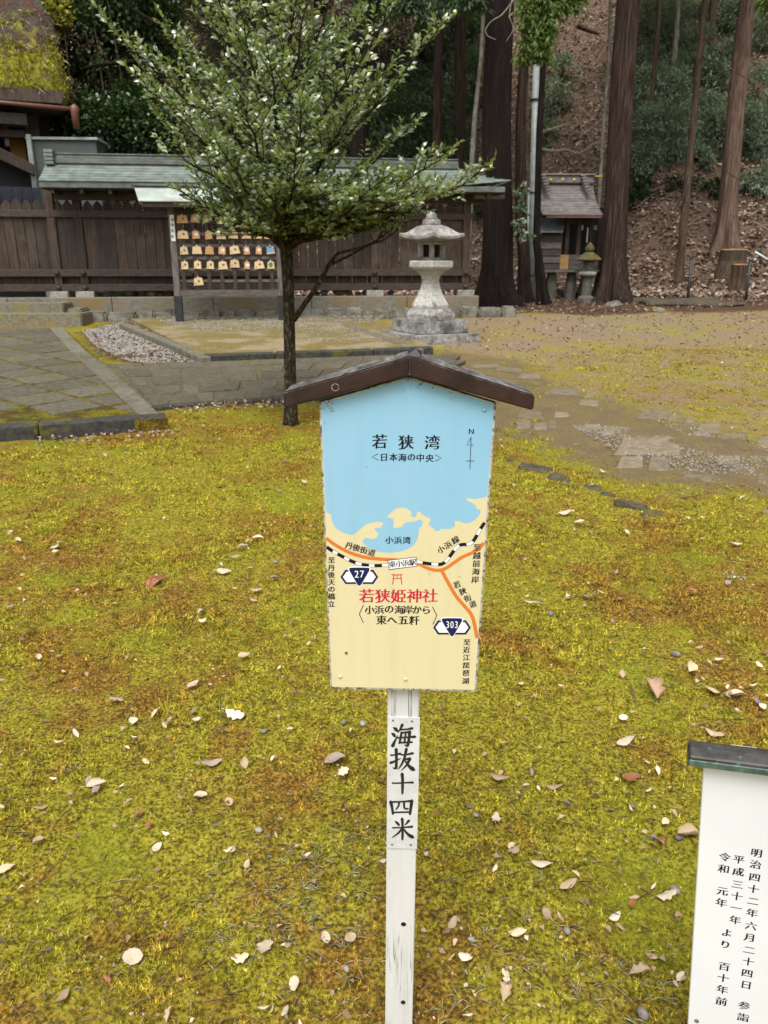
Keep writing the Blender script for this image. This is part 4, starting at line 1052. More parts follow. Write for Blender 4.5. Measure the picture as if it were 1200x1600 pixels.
# little mossy lantern in front of it
qp = P(917, 447, 19.6)
QM = frame(Vector((qp.x, qp.y, float(ground_z(qp.x, qp.y)))), R(15))
ql = thing('mossy_lantern', 'little stone lantern with a yellow mossy cap before the small shrine', 'stone lantern', QM)
simple('yellow_moss', (0.055, 0.045, 0.014), (0.125, 0.10, 0.028), 18, 0.95, bump=0.9, bdist=0.02, c3=(0.12, 0.11, 0.05), s3=5)
b = MB(); b.lathe([(0.22, -0.1), (0.22, 0.10), (0.13, 0.14), (0.12, 0.55), (0.17, 0.60)], 8); b.build('shaft', MT['stone_dark'], ql, bevel=0.01)
b = MB(); b.lathe([(0.20, 0.601), (0.24, 0.64), (0.24, 0.70), (0.20, 0.71)], 6); b.build('platform', MT['stone_grey'], ql, bevel=0.01)
b = MB(); b.lathe([(0.15, 0.711), (0.15, 0.95)], 6); b.build('light_chamber', MT['stone_dark'], ql, bevel=0.01)
b = MB(); b.lathe([(0.18, 0.951), (0.34, 0.97), (0.34, 1.0), (0.22, 1.08), (0.10, 1.16)], 6); roughen(b.build('roof', MT['yellow_moss'], ql, bevel=0.01), 0.012)
b = MB(); b.lathe([(0.09, 1.161), (0.12, 1.22), (0.10, 1.28), (0.015, 1.38)], 10); b.build('finial', MT['yellow_moss'], ql, smooth=True)

# ------------------------------------------------------------------ metal pole
pp = G(828, 472)
pole = thing('metal_pole', 'slim grey green metal lamp pole beside the dark cedars', 'pole', Vector(pp))
top = P(838, 100, pp.y + 0.05); base_ = Vector(pp)
d_ = top - base_
MB().tube([(0, 0, -0.2), d_ * 0.5, d_], [0.085, 0.08, 0.075], 14).build('tube', MT['pole_metal'], pole, smooth=True)
MB().tube([(-0.10, -0.02, -0.2), Vector((-0.10, -0.02, 0)) + d_ * 0.5], [0.03, 0.03], 8).build('conduit', MT['pole_metal'], pole, smooth=True)
for f in (0.12, 0.48, 0.86):
    MB().lathe([(0.10, -0.02), (0.10, 0.02)], 14).build('band', MT['black_metal'], pole, M=Matrix.Translation(d_ * f))
MB().lathe([(0.09, 0.0), (0.09, 0.03), (0.04, 0.05)], 14).build('cap', MT['black_metal'], pole, M=Matrix.Translation(d_))

# ------------------------------------------------------------------ cedars and other trunks
def trunk_tree(name, label, cat, pts, mat, group=None, flare=1.7, lump=0.06, extend=12.0, crown=None, seg=14):
    """pts: (px, py, width px, D); first is the foot. The stem runs on above the frame to its crown."""
    ps = [P(x, y, D) for x, y, w, D in pts]; rs = [w / FPX * D / 2 * 0.76 for x, y, w, D in pts]
    foot_ = ps[0]; zg = float(ground_z(foot_.x, foot_.y))
    t = thing(name, label, cat, Vector((foot_.x, foot_.y, zg)), group)
    path = []; rad = []
    path.append(Vector((foot_.x, foot_.y, min(zg, foot_.z) - 0.4))); rad.append(rs[0] * flare * 1.1)
    path.append(Vector((foot_.x, foot_.y, zg + 0.02))); rad.append(rs[0] * flare)
    for k in range(1, 4):
        f = k / 4.0 * 0.9; q = Vector((foot_.x, foot_.y, zg)) + (ps[1] - Vector((foot_.x, foot_.y, zg))).normalized() * f
        path.append(q); rad.append(rs[0] * (1 + (flare - 1) * (1 - k / 4) ** 2))
    for a, c_, ra, rc_ in zip(ps[:-1], ps[1:], rs[:-1], rs[1:]):
        for f in (0.35, 0.7, 1.0):
            q = a.lerp(c_, f)
            if q.z > path[-1].z + 0.15: path.append(q); rad.append(ra + (rc_ - ra) * f)
    if extend:
        d = (path[-1] - path[-3]).normalized(); d = (d + Vector((0, 0, 0.8))).normalized(); r0 = rad[-1]
        for k in range(1, 6): path.append(path[-1] + d * (extend / 5)); rad.append(r0 * (1 - k / 5.5))
    ph_ = random.random() * 6; sd_ = 44 if seg > 10 else seg
    def bark_relief(p, a):
        hgt_ = max(0.0, p.z - zg); k = math.exp(-hgt_ / 0.55)
        v = 1 + 0.22 * k * (math.sin(4 * a + ph_) + 0.6 * math.sin(7 * a + 2 * ph_))
        if sd_ > 20: v += 0.022 * math.sin(13 * a + ph_ + 0.25 * p.z) + 0.016 * math.sin(21 * a - ph_ + 0.4 * p.z)
        return v
    MB().tube(path, rad, sd_, lump=lump, rf=bark_relief).build('trunk', MT[mat], t, world=True, smooth=True)
    if crown:
        top = path[-1]; hgt, rr, n, lm = crown
        zz = RNG.random(n) ** 0.8; a = RNG.random(n) * 6.283; rad_ = rr * (1 - zz * 0.85) * np.sqrt(RNG.random(n)) 
        pos = np.stack([top.x + rad_ * np.cos(a), top.y + rad_ * np.sin(a), top.z - hgt * 0.75 + hgt * zz - rad_ * 0.25], 1)
        dv = np.stack([np.cos(a), np.sin(a), -0.5 + 0 * a], 1) + RNG.normal(0, 0.5, (n, 3))
        o = link('crown', leaves('crown', pos - np.array(tuple(wmat(t).translation)), dv, np.tile([0, 0, 1.0], (n, 1)) + RNG.normal(0, 0.4, (n, 3)), RNG.uniform(0.5, 1.1, n), 0.16), MT[lm], t); o['kind'] = 'stuff'
    return t
CR = (9.0, 3.0, 1000, 'cedar_leaf')
trunk_tree('cedar_tree', 'straight brown cedar trunk standing right of the small shrine', 'tree', [(958, 466, 52, 19.6), (958, 400, 46, 19.6), (966, 250, 43, 19.7), (976, 100, 41, 19.8), (984, -20, 41, 19.9)], 'cedar', flare=1.45, crown=CR)
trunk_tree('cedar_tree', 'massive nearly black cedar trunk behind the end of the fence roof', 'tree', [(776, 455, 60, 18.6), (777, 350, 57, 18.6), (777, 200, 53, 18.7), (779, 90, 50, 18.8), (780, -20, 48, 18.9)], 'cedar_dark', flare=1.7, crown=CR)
trunk_tree('cedar_tree', 'reddish cedar trunk between the black cedar and the metal pole', 'tree', [(822, 455, 24, 19.4), (813, 330, 21, 19.4), (814, 200, 19, 19.4), (819, 90, 18, 19.4), (826, -20, 17, 19.4)], 'cedar', flare=1.5, crown=(8, 2.4, 1400, 'cedar_leaf'))
trunk_tree('cedar_tree', 'thin dark stem leaning behind the metal pole', 'tree', [(850, 462, 18, 18.9), (838, 380, 14, 18.9), (843, 200, 11, 18.9), (852, 60, 10, 18.9), (858, -20, 9, 18.9)], 'cedar_dark', flare=1.8, crown=(6, 1.8, 700, 'cedar_leaf'))
slender = trunk_tree('young_tree', 'slender brown tree with short side boughs on the leaf strewn slope', 'tree', [(1063, 416, 15, 22.6), (1068, 350, 15, 22.7), (1078, 250, 13, 22.9), (1090, 120, 11, 23.1), (1099, 20, 10, 23.2), (1104, -30, 9, 23.2)], 'brown_bark', flare=1.7, seg=10, extend=5, crown=(4, 2.0, 900, 'cedar_leaf'))
trunk_tree('cedar_tree', 'pale reddish cedar trunk at the right edge behind the stumps', 'tree', [(1132, 414, 40, 23.6), (1139, 300, 33, 23.6), (1149, 180, 30, 23.7), (1162, 60, 28, 23.9), (1170, -20, 27, 24.0)], 'cedar_red', flare=1.35, crown=CR)
trunk_tree('pale_sapling', 'thin pale barked stem just left of the straight cedar', 'tree', [(934, 352, 7, 24.6), (941, 220, 7, 24.6), (951, 90, 6, 24.6), (955, -20, 5, 24.6)], 'pale_bark', flare=1.3, seg=8, extend=4, crown=(4, 1.8, 500, 'dark_leaf'))
trunk_tree('pale_sapling', 'pale lichen covered stem left of the massive dark cedar', 'tree', [(735, 280, 11, 23.0), (742, 180, 9, 23.0), (752, 90, 7, 23.0), (757, -20, 6, 23.0)], 'pale_bark', flare=1.3, seg=8, extend=5, crown=(4, 1.8, 500, 'dark_leaf'))
trunk_tree('cedar_tree', 'dim brown trunk in the dark wood, left of the pale lichen stem', 'tree', [(718, 300, 24, 27.0), (718, 180, 20, 27.0), (720, 60, 19, 27.0), (722, -20, 18, 27.0)], 'cedar', flare=1.3, crown=CR)
trunk_tree('cedar_tree', 'dim brown trunk in the dark wood behind the right boughs of the young tree', 'tree', [(682, 290, 18, 26.0), (682, 200, 16, 26.0), (686, 80, 15, 26.0), (688, -20, 15, 26.0)], 'cedar', flare=1.3, crown=CR)
trunk_tree('far_tree', 'far pale trunk high on the slope right of the straight cedar', 'tree', [(1054, 95, 9, 33.0), (1060, 0, 8, 33.0), (1062, -30, 8, 33.0)], 'pale_bark', flare=1.3, seg=8, extend=6, crown=(5, 2.2, 600, 'dark_leaf'))
trunk_tree('far_tree', 'far brown trunk high on the slope beside the pale far trunk', 'tree', [(1026, 80, 8, 31.0), (1030, 0, 8, 31.0), (1031, -30, 7, 31.0)], 'brown_bark', flare=1.3, seg=8, extend=6, crown=(5, 2.2, 600, 'dark_leaf'))
trunk_tree('far_tree', 'reddish far trunk behind the slender tree on the slope', 'tree', [(1112, 60, 10, 34.0), (1113, 0, 10, 34.0), (1113, -30, 10, 34.0)], 'cedar_red', flare=1.2, seg=8, extend=8, crown=CR)
broadleaf = trunk_tree('broadleaf_tree', 'dark evergreen broadleaf tree leaning behind the shrine hall', 'tree', [(250, 330, 34, 19.5), (225, 180, 28, 19.7), (190, 60, 22, 20.0), (160, -30, 16, 20.2)], 'cedar_dark', flare=1.4, extend=3)
trunk_tree('cedar_tree', 'dark cedar trunk hidden behind the crown of the young tree', 'tree', [(560, 300, 34, 24.0), (562, 180, 32, 24.0), (565, 60, 30, 24.0), (567, -20, 29, 24.0)], 'cedar_dark', flare=1.3, crown=CR)
# cedars of the wood beyond the frame keep the slope in shade
random.seed(77)
ORD = 'first second third fourth fifth sixth seventh eighth ninth tenth eleventh'.split()
for k, (x, y) in enumerate(sorted([(-14, 27), (-9, 31), (-4, 29), (-0.5, 33), (20.5, 29), (27, 40), (-20, 33), (-11, 40), (-3, 42), (-17, 24)], key=lambda q: q[0] / q[1])):
    z = float(ground_z(x, y)); hgt = random.uniform(15, 19)
    t = thing('cedar_tree', '%s cedar from the left in the dark wood on the hillside' % ORD[k], 'tree', Vector((x, y, z)), 'cedars of the wood on the hill')
    MB().tube([(0, 0, -0.5), (0, 0, 0.4), (0.1, 0, hgt * 0.5), (0.15, 0.1, hgt)], [0.42, 0.30, 0.22, 0.04], 9, lump=0.06).build('trunk', MT['cedar' if k % 2 else 'cedar_dark'], t, smooth=True)
    n = 2600; zz = RNG.random(n) ** 0.8; a = RNG.random(n) * 6.283; rr = 3.2 * (1 - zz * 0.85) * np.sqrt(RNG.random(n))
    lowc = 7.0 if y < 38 else 4.0
    pos = np.stack([rr * np.cos(a), rr * np.sin(a), lowc + (hgt - lowc + 1.5) * zz - rr * 0.25], 1)
    dv = np.stack([np.cos(a), np.sin(a), -0.5 + 0 * a], 1) + RNG.normal(0, 0.5, (n, 3))
    o = link('crown', leaves('crown', pos, dv, np.tile([0, 0, 1.0], (n, 1)) + RNG.normal(0, 0.4, (n, 3)), RNG.uniform(0.5, 1.0, n), 0.15), MT['cedar_leaf'], t); o['kind'] = 'stuff'

# ------------------------------------------------------------------ undergrowth, boughs
def bush(name, label, cat, blobs, mat, n, leaf, w=0.35, droop=0.2, stem=True, flat=1.0, group=None, shell=0.45, stemmat='brown_bark', clump=14, spread=0.16, onhill=False):
    """blobs: (px, py, D, rx px, ry px); leaves in clumps through the volume, stems from the ground"""
    if onhill:
        blobs = [(x, y, min(60.0, hit(x, min(y + ry * 0.9, 398)).y + 0.3), rx, ry) for x, y, D, rx, ry in blobs]; leaf = leaf * float(np.mean([b_[2] for b_ in blobs])) / 24
    cs = []; tot = sum(b_[3] * b_[4] for b_ in blobs)
    c0 = P(blobs[0][0], blobs[0][1], blobs[0][2]); zg = float(ground_z(c0.x, c0.y))
    t = thing(name, label, cat, Vector((c0.x, c0.y, zg)), group)
    o0 = np.array([c0.x, c0.y, zg]); allp = []; alld = []; tint = []
    sb = MB()
    for (x, y, D, rx, ry) in blobs:
        c = P(x, y, D); ax = rx / FPX * D; az = ry / FPX * D * flat; ay = (ax + az) / 2
        m_ = max(4, int(n * rx * ry / tot / clump))
        d = nrm(RNG.normal(0, 1, (m_, 3))); r = shell + (1 - shell) * RNG.random(m_) ** 0.6
        cc = d * r[:, None] * np.array([ax, ay, az])
        cc = cc + np.array(tuple(c))
        dirs = nrm(d + RNG.normal(0, 0.5, (m_, 3)) + np.array([0, 0, -droop]))
        kp = np.repeat(cc, clump, 0) + RNG.normal(0, spread * (ax + az) / 2, (m_ * clump, 3)) * np.array([1, 1, 0.6])
        kd = np.repeat(dirs, clump, 0) + RNG.normal(0, 0.55, (m_ * clump, 3))
        allp.append(kp); alld.append(kd); tint.append(np.clip(np.repeat(RNG.random(m_), clump) * 0.6 + RNG.random(m_ * clump) * 0.4, 0, 1))
        if stem:
            b0 = Vector((c.x + random.uniform(-.2, .2), c.y + 0.1, float(ground_z(c.x, c.y + 0.1)) - 0.1))
            for q in range(3):
                e_ = Vector(tuple(cc[q % m_])); mid_ = b0.lerp(e_, 0.5) + Vector((random.uniform(-.2, .2), 0, 0.2))
                sb.tube([b0, mid_, e_], [0.035, 0.022, 0.008], 6)
            for q in range(3, min(m_, 40)):
                s0 = Vector(tuple(cc[q % 3])).lerp(c, random.random()); sb.tube([s0, Vector(tuple(cc[q]))], [0.010, 0.003], 4)
    allp = np.concatenate(allp) - o0; alld = np.concatenate(alld); tint = np.concatenate(tint)
    up = np.tile([0, 0, 1.0], (len(allp), 1)) + RNG.normal(0, 0.45, (len(allp), 3))
    o = link('foliage', leaves('foliage', allp, alld, up, RNG.uniform(0.7, 1.25, len(allp)) * leaf, leaf * w, tint=tint), MT[mat], t); o['kind'] = 'stuff'
    if stem: sb.build('stem', MT[stemmat], t, world=True, smooth=True)['kind'] = 'stuff'
    return t
# left: camellia like evergreens behind the hall and fence
bush('evergreen_shrub', 'dark glossy evergreen mass right of the thatched roof', 'shrub', [(150, 60, 20.0, 62, 55), (210, 30, 20.4, 60, 50), (125, 130, 19.8, 40, 30), (245, 95, 20.8, 50, 40), (180, -20, 20, 80, 50)], 'camellia_leaf', 15000, 0.10, 0.40)
bush('evergreen_shrub', 'dark evergreen shrub rising above the green fence roof', 'shrub', [(175, 195, 19.0, 60, 36), (120, 200, 19.2, 32, 32), (235, 205, 19.0, 50, 40), (215, 160, 19.6, 45, 25)], 'camellia_leaf', 13000, 0.10, 0.40)
bush('mossy_shrub', 'bright yellow green shrub beside the top of the thatched roof', 'shrub', [(90, 22, 19.0, 18, 24), (92, 45, 19.0, 12, 12)], 'moss_shrub', 900, 0.10, 0.4)
# centre: dark conifers behind the young tree
for i, (lab, blobs, mat, n) in enumerate([
    ('dark conifer boughs behind the left side of the young tree', [(300, 60, 22, 60, 70), (300, 200, 21.5, 60, 60), (360, 0, 22.5, 60, 60)], 'cedar_leaf', 6000),
    ('dark conifer filling the wood behind the middle of the young tree', [(430, 80, 23, 70, 80), (440, 210, 22.5, 70, 60), (520, 120, 23.5, 60, 80)], 'cedar_leaf', 7000),
    ('dark conifer between the young tree and the lichen stem', [(600, 60, 22.5, 60, 60), (640, 150, 22, 45, 50), (590, 200, 22, 60, 60), (650, 245, 21.5, 50, 40)], 'cedar_leaf', 8000),
    ('drooping green conifer boughs left of the massive dark cedar', [(700, 45, 20.5, 42, 40), (725, 100, 20, 34, 18), (670, 105, 20.5, 30, 20), (735, 30, 20, 25, 30)], 'cedar_leaf', 5200),
    ('low conifer growth between the far trunks left of the black cedar', [(700, 250, 21.5, 40, 45), (660, 290, 20.5, 40, 30), (735, 320, 20.5, 22, 30)], 'cedar_leaf', 4200)]):
    bush('conifer', lab, 'tree', blobs, mat, int(n * 2.0), 0.13, 0.13, 0.6, clump=26, spread=0.13, onhill=True)
bush('ivy', 'pale green ivy climbing beside the black cedar trunk', 'vine', [(812, 300, 18.3, 12, 14), (815, 345, 18.3, 10, 26), (822, 370, 18.2, 8, 12)], 'hazy_blue_leaf', 420, 0.09, 0.45, stem=False)
# right: bluish conifers and laurels on the slope
bush('hillside_shrub', 'blue green conifer shrub right of the straight cedar', 'shrub', [(1025, 150, 24.5, 45, 40), (1035, 215, 24, 48, 45), (1005, 250, 23.6, 25, 26), (1060, 120, 25.5, 36, 30)], 'hazy_blue_leaf', 24000, 0.11, 0.16, 0.5, clump=26, spread=0.15, onhill=True)
bush('hillside_shrub', 'pale laurel shrub behind the slender tree', 'shrub', [(1115, 130, 26, 26, 26), (1120, 175, 25.5, 30, 20), (1085, 250, 24.5, 30, 18)], 'hazy_blue_leaf', 4200, 0.11, 0.36, onhill=True)
bush('hillside_shrub', 'blue green shrub at the right edge above the stumps', 'shrub', [(1185, 150, 22.5, 25, 40), (1195, 220, 22.3, 26, 40), (1180, 285, 22.5, 22, 26), (1215, 290, 22, 30, 40)], 'hazy_blue_leaf', 9000, 0.10, 0.2, 0.4, clump=22, onhill=True)
bush('hillside_shrub', 'green boughs across the top right corner', 'shrub', [(1040, 20, 26, 50, 28), (1120, 30, 25, 40, 30), (1180, 40, 23, 40, 45), (1130, 90, 24.5, 30, 24)], 'hazy_blue_leaf', 14000, 0.12, 0.15, 0.5, clump=24, onhill=True)
bush('hillside_shrub', 'soft green shrub on the slope right of the metal pole', 'shrub', [(862, 160, 23, 26, 36), (850, 215, 22.4, 20, 26), (880, 110, 25, 22, 24)], 'hazy_blue_leaf', 5000, 0.10, 0.18, 0.4, clump=20, onhill=True)
bush('hillside_shrub', 'small dark shrub low on the leafy slope', 'shrub', [(1000, 300, 23.8, 20, 22), (985, 330, 23.2, 10, 16)], 'dark_leaf', 700, 0.13, 0.4, onhill=True)
bush('hillside_shrub', 'dark tangle of branches behind the slender tree', 'shrub', [(1060, 290, 24.2, 26, 16), (1120, 300, 24.4, 30, 16)], 'dark_leaf', 700, 0.13, 0.4, onhill=True)
bush('hillside_shrub', 'grey green growth between the straight cedar and the pale far trunk', 'shrub', [(1010, 40, 30, 40, 40), (1050, 60, 30, 34, 40), (1085, 90, 30, 30, 40), (1010, 110, 30, 30, 30)], 'hazy_blue_leaf', 12000, 0.10, 0.17, 0.4, clump=22, onhill=True)
bush('hillside_shrub', 'soft grey green growth behind the slender tree', 'shrub', [(1130, 210, 26, 36, 40), (1100, 180, 26, 30, 34), (1170, 200, 26, 30, 40)], 'hazy_blue_leaf', 9000, 0.10, 0.2, 0.4, clump=20, onhill=True)
bush('hillside_shrub', 'grey green saplings between the dark trunks left of the pole', 'shrub', [(700, 190, 26, 40, 60), (650, 210, 26, 36, 50), (735, 130, 27, 24, 50)], 'cedar_leaf', 12000, 0.11, 0.15, 0.5, clump=22, onhill=True)
# bright hanging cedar spray above the pole
def spray(label, pts, n, mat='bright_spray', leaf=0.13, lenpx=28):
    c0 = P(pts[0][0], -60, pts[0][2]); t = thing('cedar_bough', label, 'branch', Vector(c0))
    b = MB(); pos = []; dv = []
    for (x, y, D, drop) in pts:
        a0 = P(x - 8, -60, D); tip = P(x, y, D)
        mid_ = a0.lerp(tip, 0.6) + Vector((0.1, 0, 0.1)); b.tube([a0, mid_, tip], [0.03, 0.02, 0.006], 6)
        for q in range(n):
            f = random.random() ** 0.7; s0 = mid_.lerp(tip, f) if random.random() < 0.7 else a0.lerp(mid_, 0.5 + f * 0.5)
            ang_ = random.random() * 6.283; rr = random.uniform(0.05, drop)
            for w_ in range(7):
                g = w_ / 6; pos.append(s0 + Vector((math.cos(ang_) * rr * g, math.sin(ang_) * rr * g * 0.6, -0.5 * rr * g * g)) + Vector((random.gauss(0, .025), random.gauss(0, .025), random.gauss(0, .02))))
                dv.append(Vector((math.cos(ang_) + random.gauss(0, .5), math.sin(ang_) + random.gauss(0, .5), -0.5 - g + random.gauss(0, .3))))
    pos = np.array([tuple(p) for p in pos]) - np.array(tuple(c0)); dv = np.array([tuple(p) for p in dv])
    b.build('branch', MT['brown_bark'], t, world=True, smooth=True)
    o = link('foliage', leaves('foliage', pos, dv, RNG.normal(0, 1, pos.shape), RNG.uniform(0.6, 1.2, len(pos)) * leaf, leaf * 0.16), MT[mat], t); o['kind'] = 'stuff'
spray('bright green cedar spray hanging over the top of the metal pole', [(838, 55, 16.5, 0.42), (868, 20, 16.5, 0.40), (845, 85, 16.4, 0.25), (818, 95, 16.4, 0.22), (895, 12, 16.6, 0.30), (848, 92, 16.4, 0.2)], 90)
spray('bright green leaf spray at the top right corner', [(1198, 5, 16.0, 0.2), (1210, 18, 16.0, 0.25)], 60)
spray('dark overhanging boughs at the top behind the lichen stem', [(700, 10, 18.5, 0.7), (640, 15, 19, 0.8), (735, 0, 18, 0.5), (590, 5, 19, 0.8)], 120, 'cedar_leaf', 0.16)
# bare grey vine twisting before the black cedar
def vine(label, pts, D, r=0.014, mat='pale_twig', name='bare_vine', cat='vine', parent=None):
    ps = [P(x, y, D) for x, y in pts]
    # smooth
    out = []
    for i in range(len(ps) - 1):
        p0, p1, p2, p3 = ps[max(i - 1, 0)], ps[i], ps[i + 1], ps[min(i + 2, len(ps) - 1)]
        for t in (0, .25, .5, .75): out.append(0.5 * ((2 * p1) + (p2 - p0) * t + (2 * p0 - 5 * p1 + 4 * p2 - p3) * t * t + (3 * p1 - p0 - 3 * p2 + p3) * t ** 3))
    out.append(ps[-1])
    base_ = out[0]; k = len(out)
    if parent is not None:
        return MB().tube(out, [r * (1 - 0.6 * i / k) for i in range(k)], 6).build(name, MT[mat], parent, world=True, smooth=True)
    o = MB().tube([p - base_ for p in out], [r * (1 - 0.6 * i / k) for i in range(k)], 6).build(name, MT[mat], None, M=Matrix.Translation(base_), smooth=True); tag(o, label, cat); return o
vine('bare grey vine looping across the black cedar', [(810, -10), (795, 10), (783, 24), (768, 33), (759, 46), (762, 56), (775, 62)], 18.0, 0.016)
vine('bare grey twig crossing the black cedar at the top', [(800, 0), (796, 25), (802, 45), (790, 66)], 18.0, 0.010)
vine('pale fallen branch lying across the slope above the small shrine', [(842, 232), (865, 236), (885, 234), (905, 240), (925, 226), (948, 222)], 25.5, 0.05, 'pale_twig', 'fallen_branch', 'branch')
vine('pale stick leaning left of the branch on the slope', [(848, 206), (890, 193)], 24.5, 0.05, 'pale_twig', 'fallen_branch', 'branch')
vine('dark fallen limb high on the leafy slope', [(902, 40), (920, 48), (936, 53)], 31.0, 0.09, 'brown_bark', 'fallen_branch', 'branch')
vine('thin stick lying on the slope beside the straight cedar', [(875, 238), (890, 255), (902, 268)], 25.0, 0.03, 'brown_bark', 'fallen_branch', 'branch')
vine('thin side bough drooping right from the slender tree', [(1086, 245), (1105, 252), (1125, 260), (1145, 275), (1160, 283)], 22.8, 0.02, 'brown_bark', 'bough', parent=slender)
vine('thin bare bough reaching right from the slender tree near the top', [(1095, 62), (1115, 58), (1145, 52), (1150, 50)], 23.1, 0.018, 'brown_bark', 'bough', parent=slender)
vine('curved bough rising left from the slender tree', [(1096, 60), (1088, 45), (1086, 25), (1092, 8)], 23.1, 0.02, 'brown_bark', 'bough', parent=slender)
vine('long bough sloping down right from the slender tree', [(1092, 92), (1115, 95), (1140, 108), (1165, 122), (1180, 135)], 23.0, 0.016, 'brown_bark', 'bough', parent=slender)
vine('dark bare bough reaching left from the dark evergreen', [(250, 40), (225, 25), (205, 12), (190, -5)], 19.0, 0.05, 'cedar_dark', 'bough', parent=broadleaf)
vine('dark crooked bough below the evergreen behind the hall', [(250, 97), (220, 96), (185, 98), (150, 102), (128, 108)], 19.0, 0.06, 'cedar_dark', 'bough', parent=broadleaf)
vine('white cut stick leaning at the right edge', [(1180, 394), (1205, 408)], 21.8, 0.03, 'paper_white', 'fallen_branch', 'branch')

# stumps and stakes at the right edge
def stump(label, px0, px1, ytop, ybot, D):
    c = P((px0 + px1) / 2, ybot, D); zt_ = P((px0 + px1) / 2, ytop, D).z; r = (px1 - px0) / FPX * D / 2; zg = float(ground_z(c.x, c.y))
    t = thing('tree_stump', label, 'stump', Vector((c.x, c.y, zg)))
    hh = zt_ - zg
    MB().tube([(0, 0, -0.25), (0, 0, 0.08), (0, 0, hh * 0.5), (0, 0, hh)], [r * 1.35, r * 1.2, r * 1.02, r], 16, lump=0.05).build('bark', MT['brown_bark'], t, smooth=False)
    MB().tube([(0, 0, hh + 0.002), (0, 0, hh + 0.03)], [r * 0.97, r * 0.93], 16, lump=0.05).build('cut_face', MT['cut_wood'], t)
stump('wide dark stump before the pale cedar trunk', 1124, 1162, 391, 424, 22.6)
stump('small mossy stump leaning on the wide stump', 1143, 1164, 414, 436, 21.6)
for i, (xt, yt, xb_, yb_, lab) in enumerate([(1080, 405, 1077, 452, 'black stake left of the stumps'), (1172, 408, 1168, 455, 'black stake right of the stumps'), (1191, 385, 1190, 415, 'short dark stake behind the right black stake')]):
    D = [20.2, 19.9, 22.6][i]; A, B = P(xb_, yb_, D), P(xt, yt, D); A.z = float(ground_z(A.x, A.y))
    t = thing('stake', 'thin ' + lab + ' on the slope', 'stake', A, 'black stakes')
    d = B - A; MB().tube([(0, 0, -0.3), d], [0.04, 0.038], 8).build('shaft', MT['black_metal'], t, smooth=True)
    MB().lathe([(0.045, 0.0), (0.045, 0.03), (0.02, 0.045)], 8).build('cap', MT['black_metal'], t, M=Matrix.Translation(d))
# low flat slab of rock where the hill path begins
b = MB(); c = G(1060, 472); b.box((c.x, c.y, c.z), (2.2, 2.4, 0.12)); o = roughen(b.build('rock_slab', MT['old_edge'], None, bevel=0.05), 0.08, 2, 3); tag(o, 'low flat rock slab at the foot of the leafy slope', 'rock')
for (x, y, r, lab) in [(790, 462, 0.18, 'round stone at the foot of the black cedar'), (1030, 487, 0.14, 'small rock at the edge of the leaf mould right of the cedar'), (958, 478, 0.2, 'root knuckle stone before the straight cedar')]:
    c = G(x, y); o = MB().lathe([(0.5 * r, -0.4 * r), (r, 0), (0.85 * r, 0.35 * r), (0.3 * r, 0.55 * r)], 9, 0, (c.x, c.y, c.z)).build('rock', MT['rubble'], None, smooth=False); roughen(o, r * 0.2, 5, 1); tag(o, lab, 'rock')

# ------------------------------------------------------------------ leaf litter on the slope
n = 66000
pxs = RNG.random(n); X = RNG.uniform(-14, 30, n); Y = 20.4 + 24 * RNG.random(n) ** 1.25
keep = (np.abs(X / Y) < 0.9)
X, Y = X[keep], Y[keep]; n = len(X); Z = ground_z(X, Y) + 0.06 + RNG.random(n) * 0.05
dv = RNG.normal(0, 1, (n, 3)); dv[:, 2] *= 0.35; up = np.tile([0, -0.45, 1.0], (n, 1)) + RNG.normal(0, 0.35, (n, 3))
lit = link('leaf_litter', leaves('leaf_litter', np.stack([X, Y, Z], 1), dv, up, RNG.uniform(0.09, 0.20, n), 0.045, 0.25, 0.2), MT['litter']); tag(lit, 'brown fallen leaves covering the hillside', kind='stuff')
b = MB(); random.seed(61)
for k in range(150):
    x, y = random.uniform(1.5, 15), random.uniform(21.5, 36); a = random.uniform(0, 6.28); l = random.uniform(0.25, 1.3)
    A = Vector((x, y, float(ground_z(x, y)) + 0.10)); x2, y2 = x + l * math.cos(a), y + l * math.sin(a) * 0.6; B = Vector((x2, y2, float(ground_z(x2, y2)) + 0.12))
    b.tube([A, A.lerp(B, 0.5) + Vector((0, 0, random.uniform(0, .06))), B], [0.016, 0.012, 0.005], 5)
sl = b.build('slope_sticks', MT['pale_twig']); tag(sl, 'small dead sticks strewn over the leafy slope', kind='stuff')
# finer litter at the hill foot, along the kerbs and by the cedar roots
pos = []
def scatter(poly_px, n):
    q = gp(poly_px); q = np.array(q); lo, hi = q.min(0), q.max(0); got = 0
    while got < n:
        x = RNG.uniform(lo[0], hi[0], n * 3); y = RNG.uniform(lo[1], hi[1], n * 3); ok = poly_sd(x, y, [tuple(v) for v in q]) > 0
        x, y = x[ok][:n - got], y[ok][:n - got]; got += len(x); yield x, y
for poly, n, hgt in (([(745, 468), (760, 496), (830, 488), (930, 494), (1030, 487), (1200, 478), (1240, 440), (760, 445)], 5200, 0.01), ([(690, 545), (740, 500), (1250, 485), (1250, 600), (880, 570)], 700, 0.008),
                     ([(125, 520), (190, 503), (330, 560), (230, 578), (160, 560)], 260, 0.012), ([(262, 650), (262, 640), (450, 626), (450, 640)], 160, 0.02), ([(60, 690), (280, 672), (300, 684), (60, 705)], 110, 0.02)):
    for x, y in scatter(poly, n): pos.append(np.stack([x, y, ground_z(x, y) + hgt + RNG.random(len(x)) * 0.03], 1))
pos = np.concatenate(pos); n = len(pos); dv = RNG.normal(0, 1, (n, 3)); dv[:, 2] *= 0.3
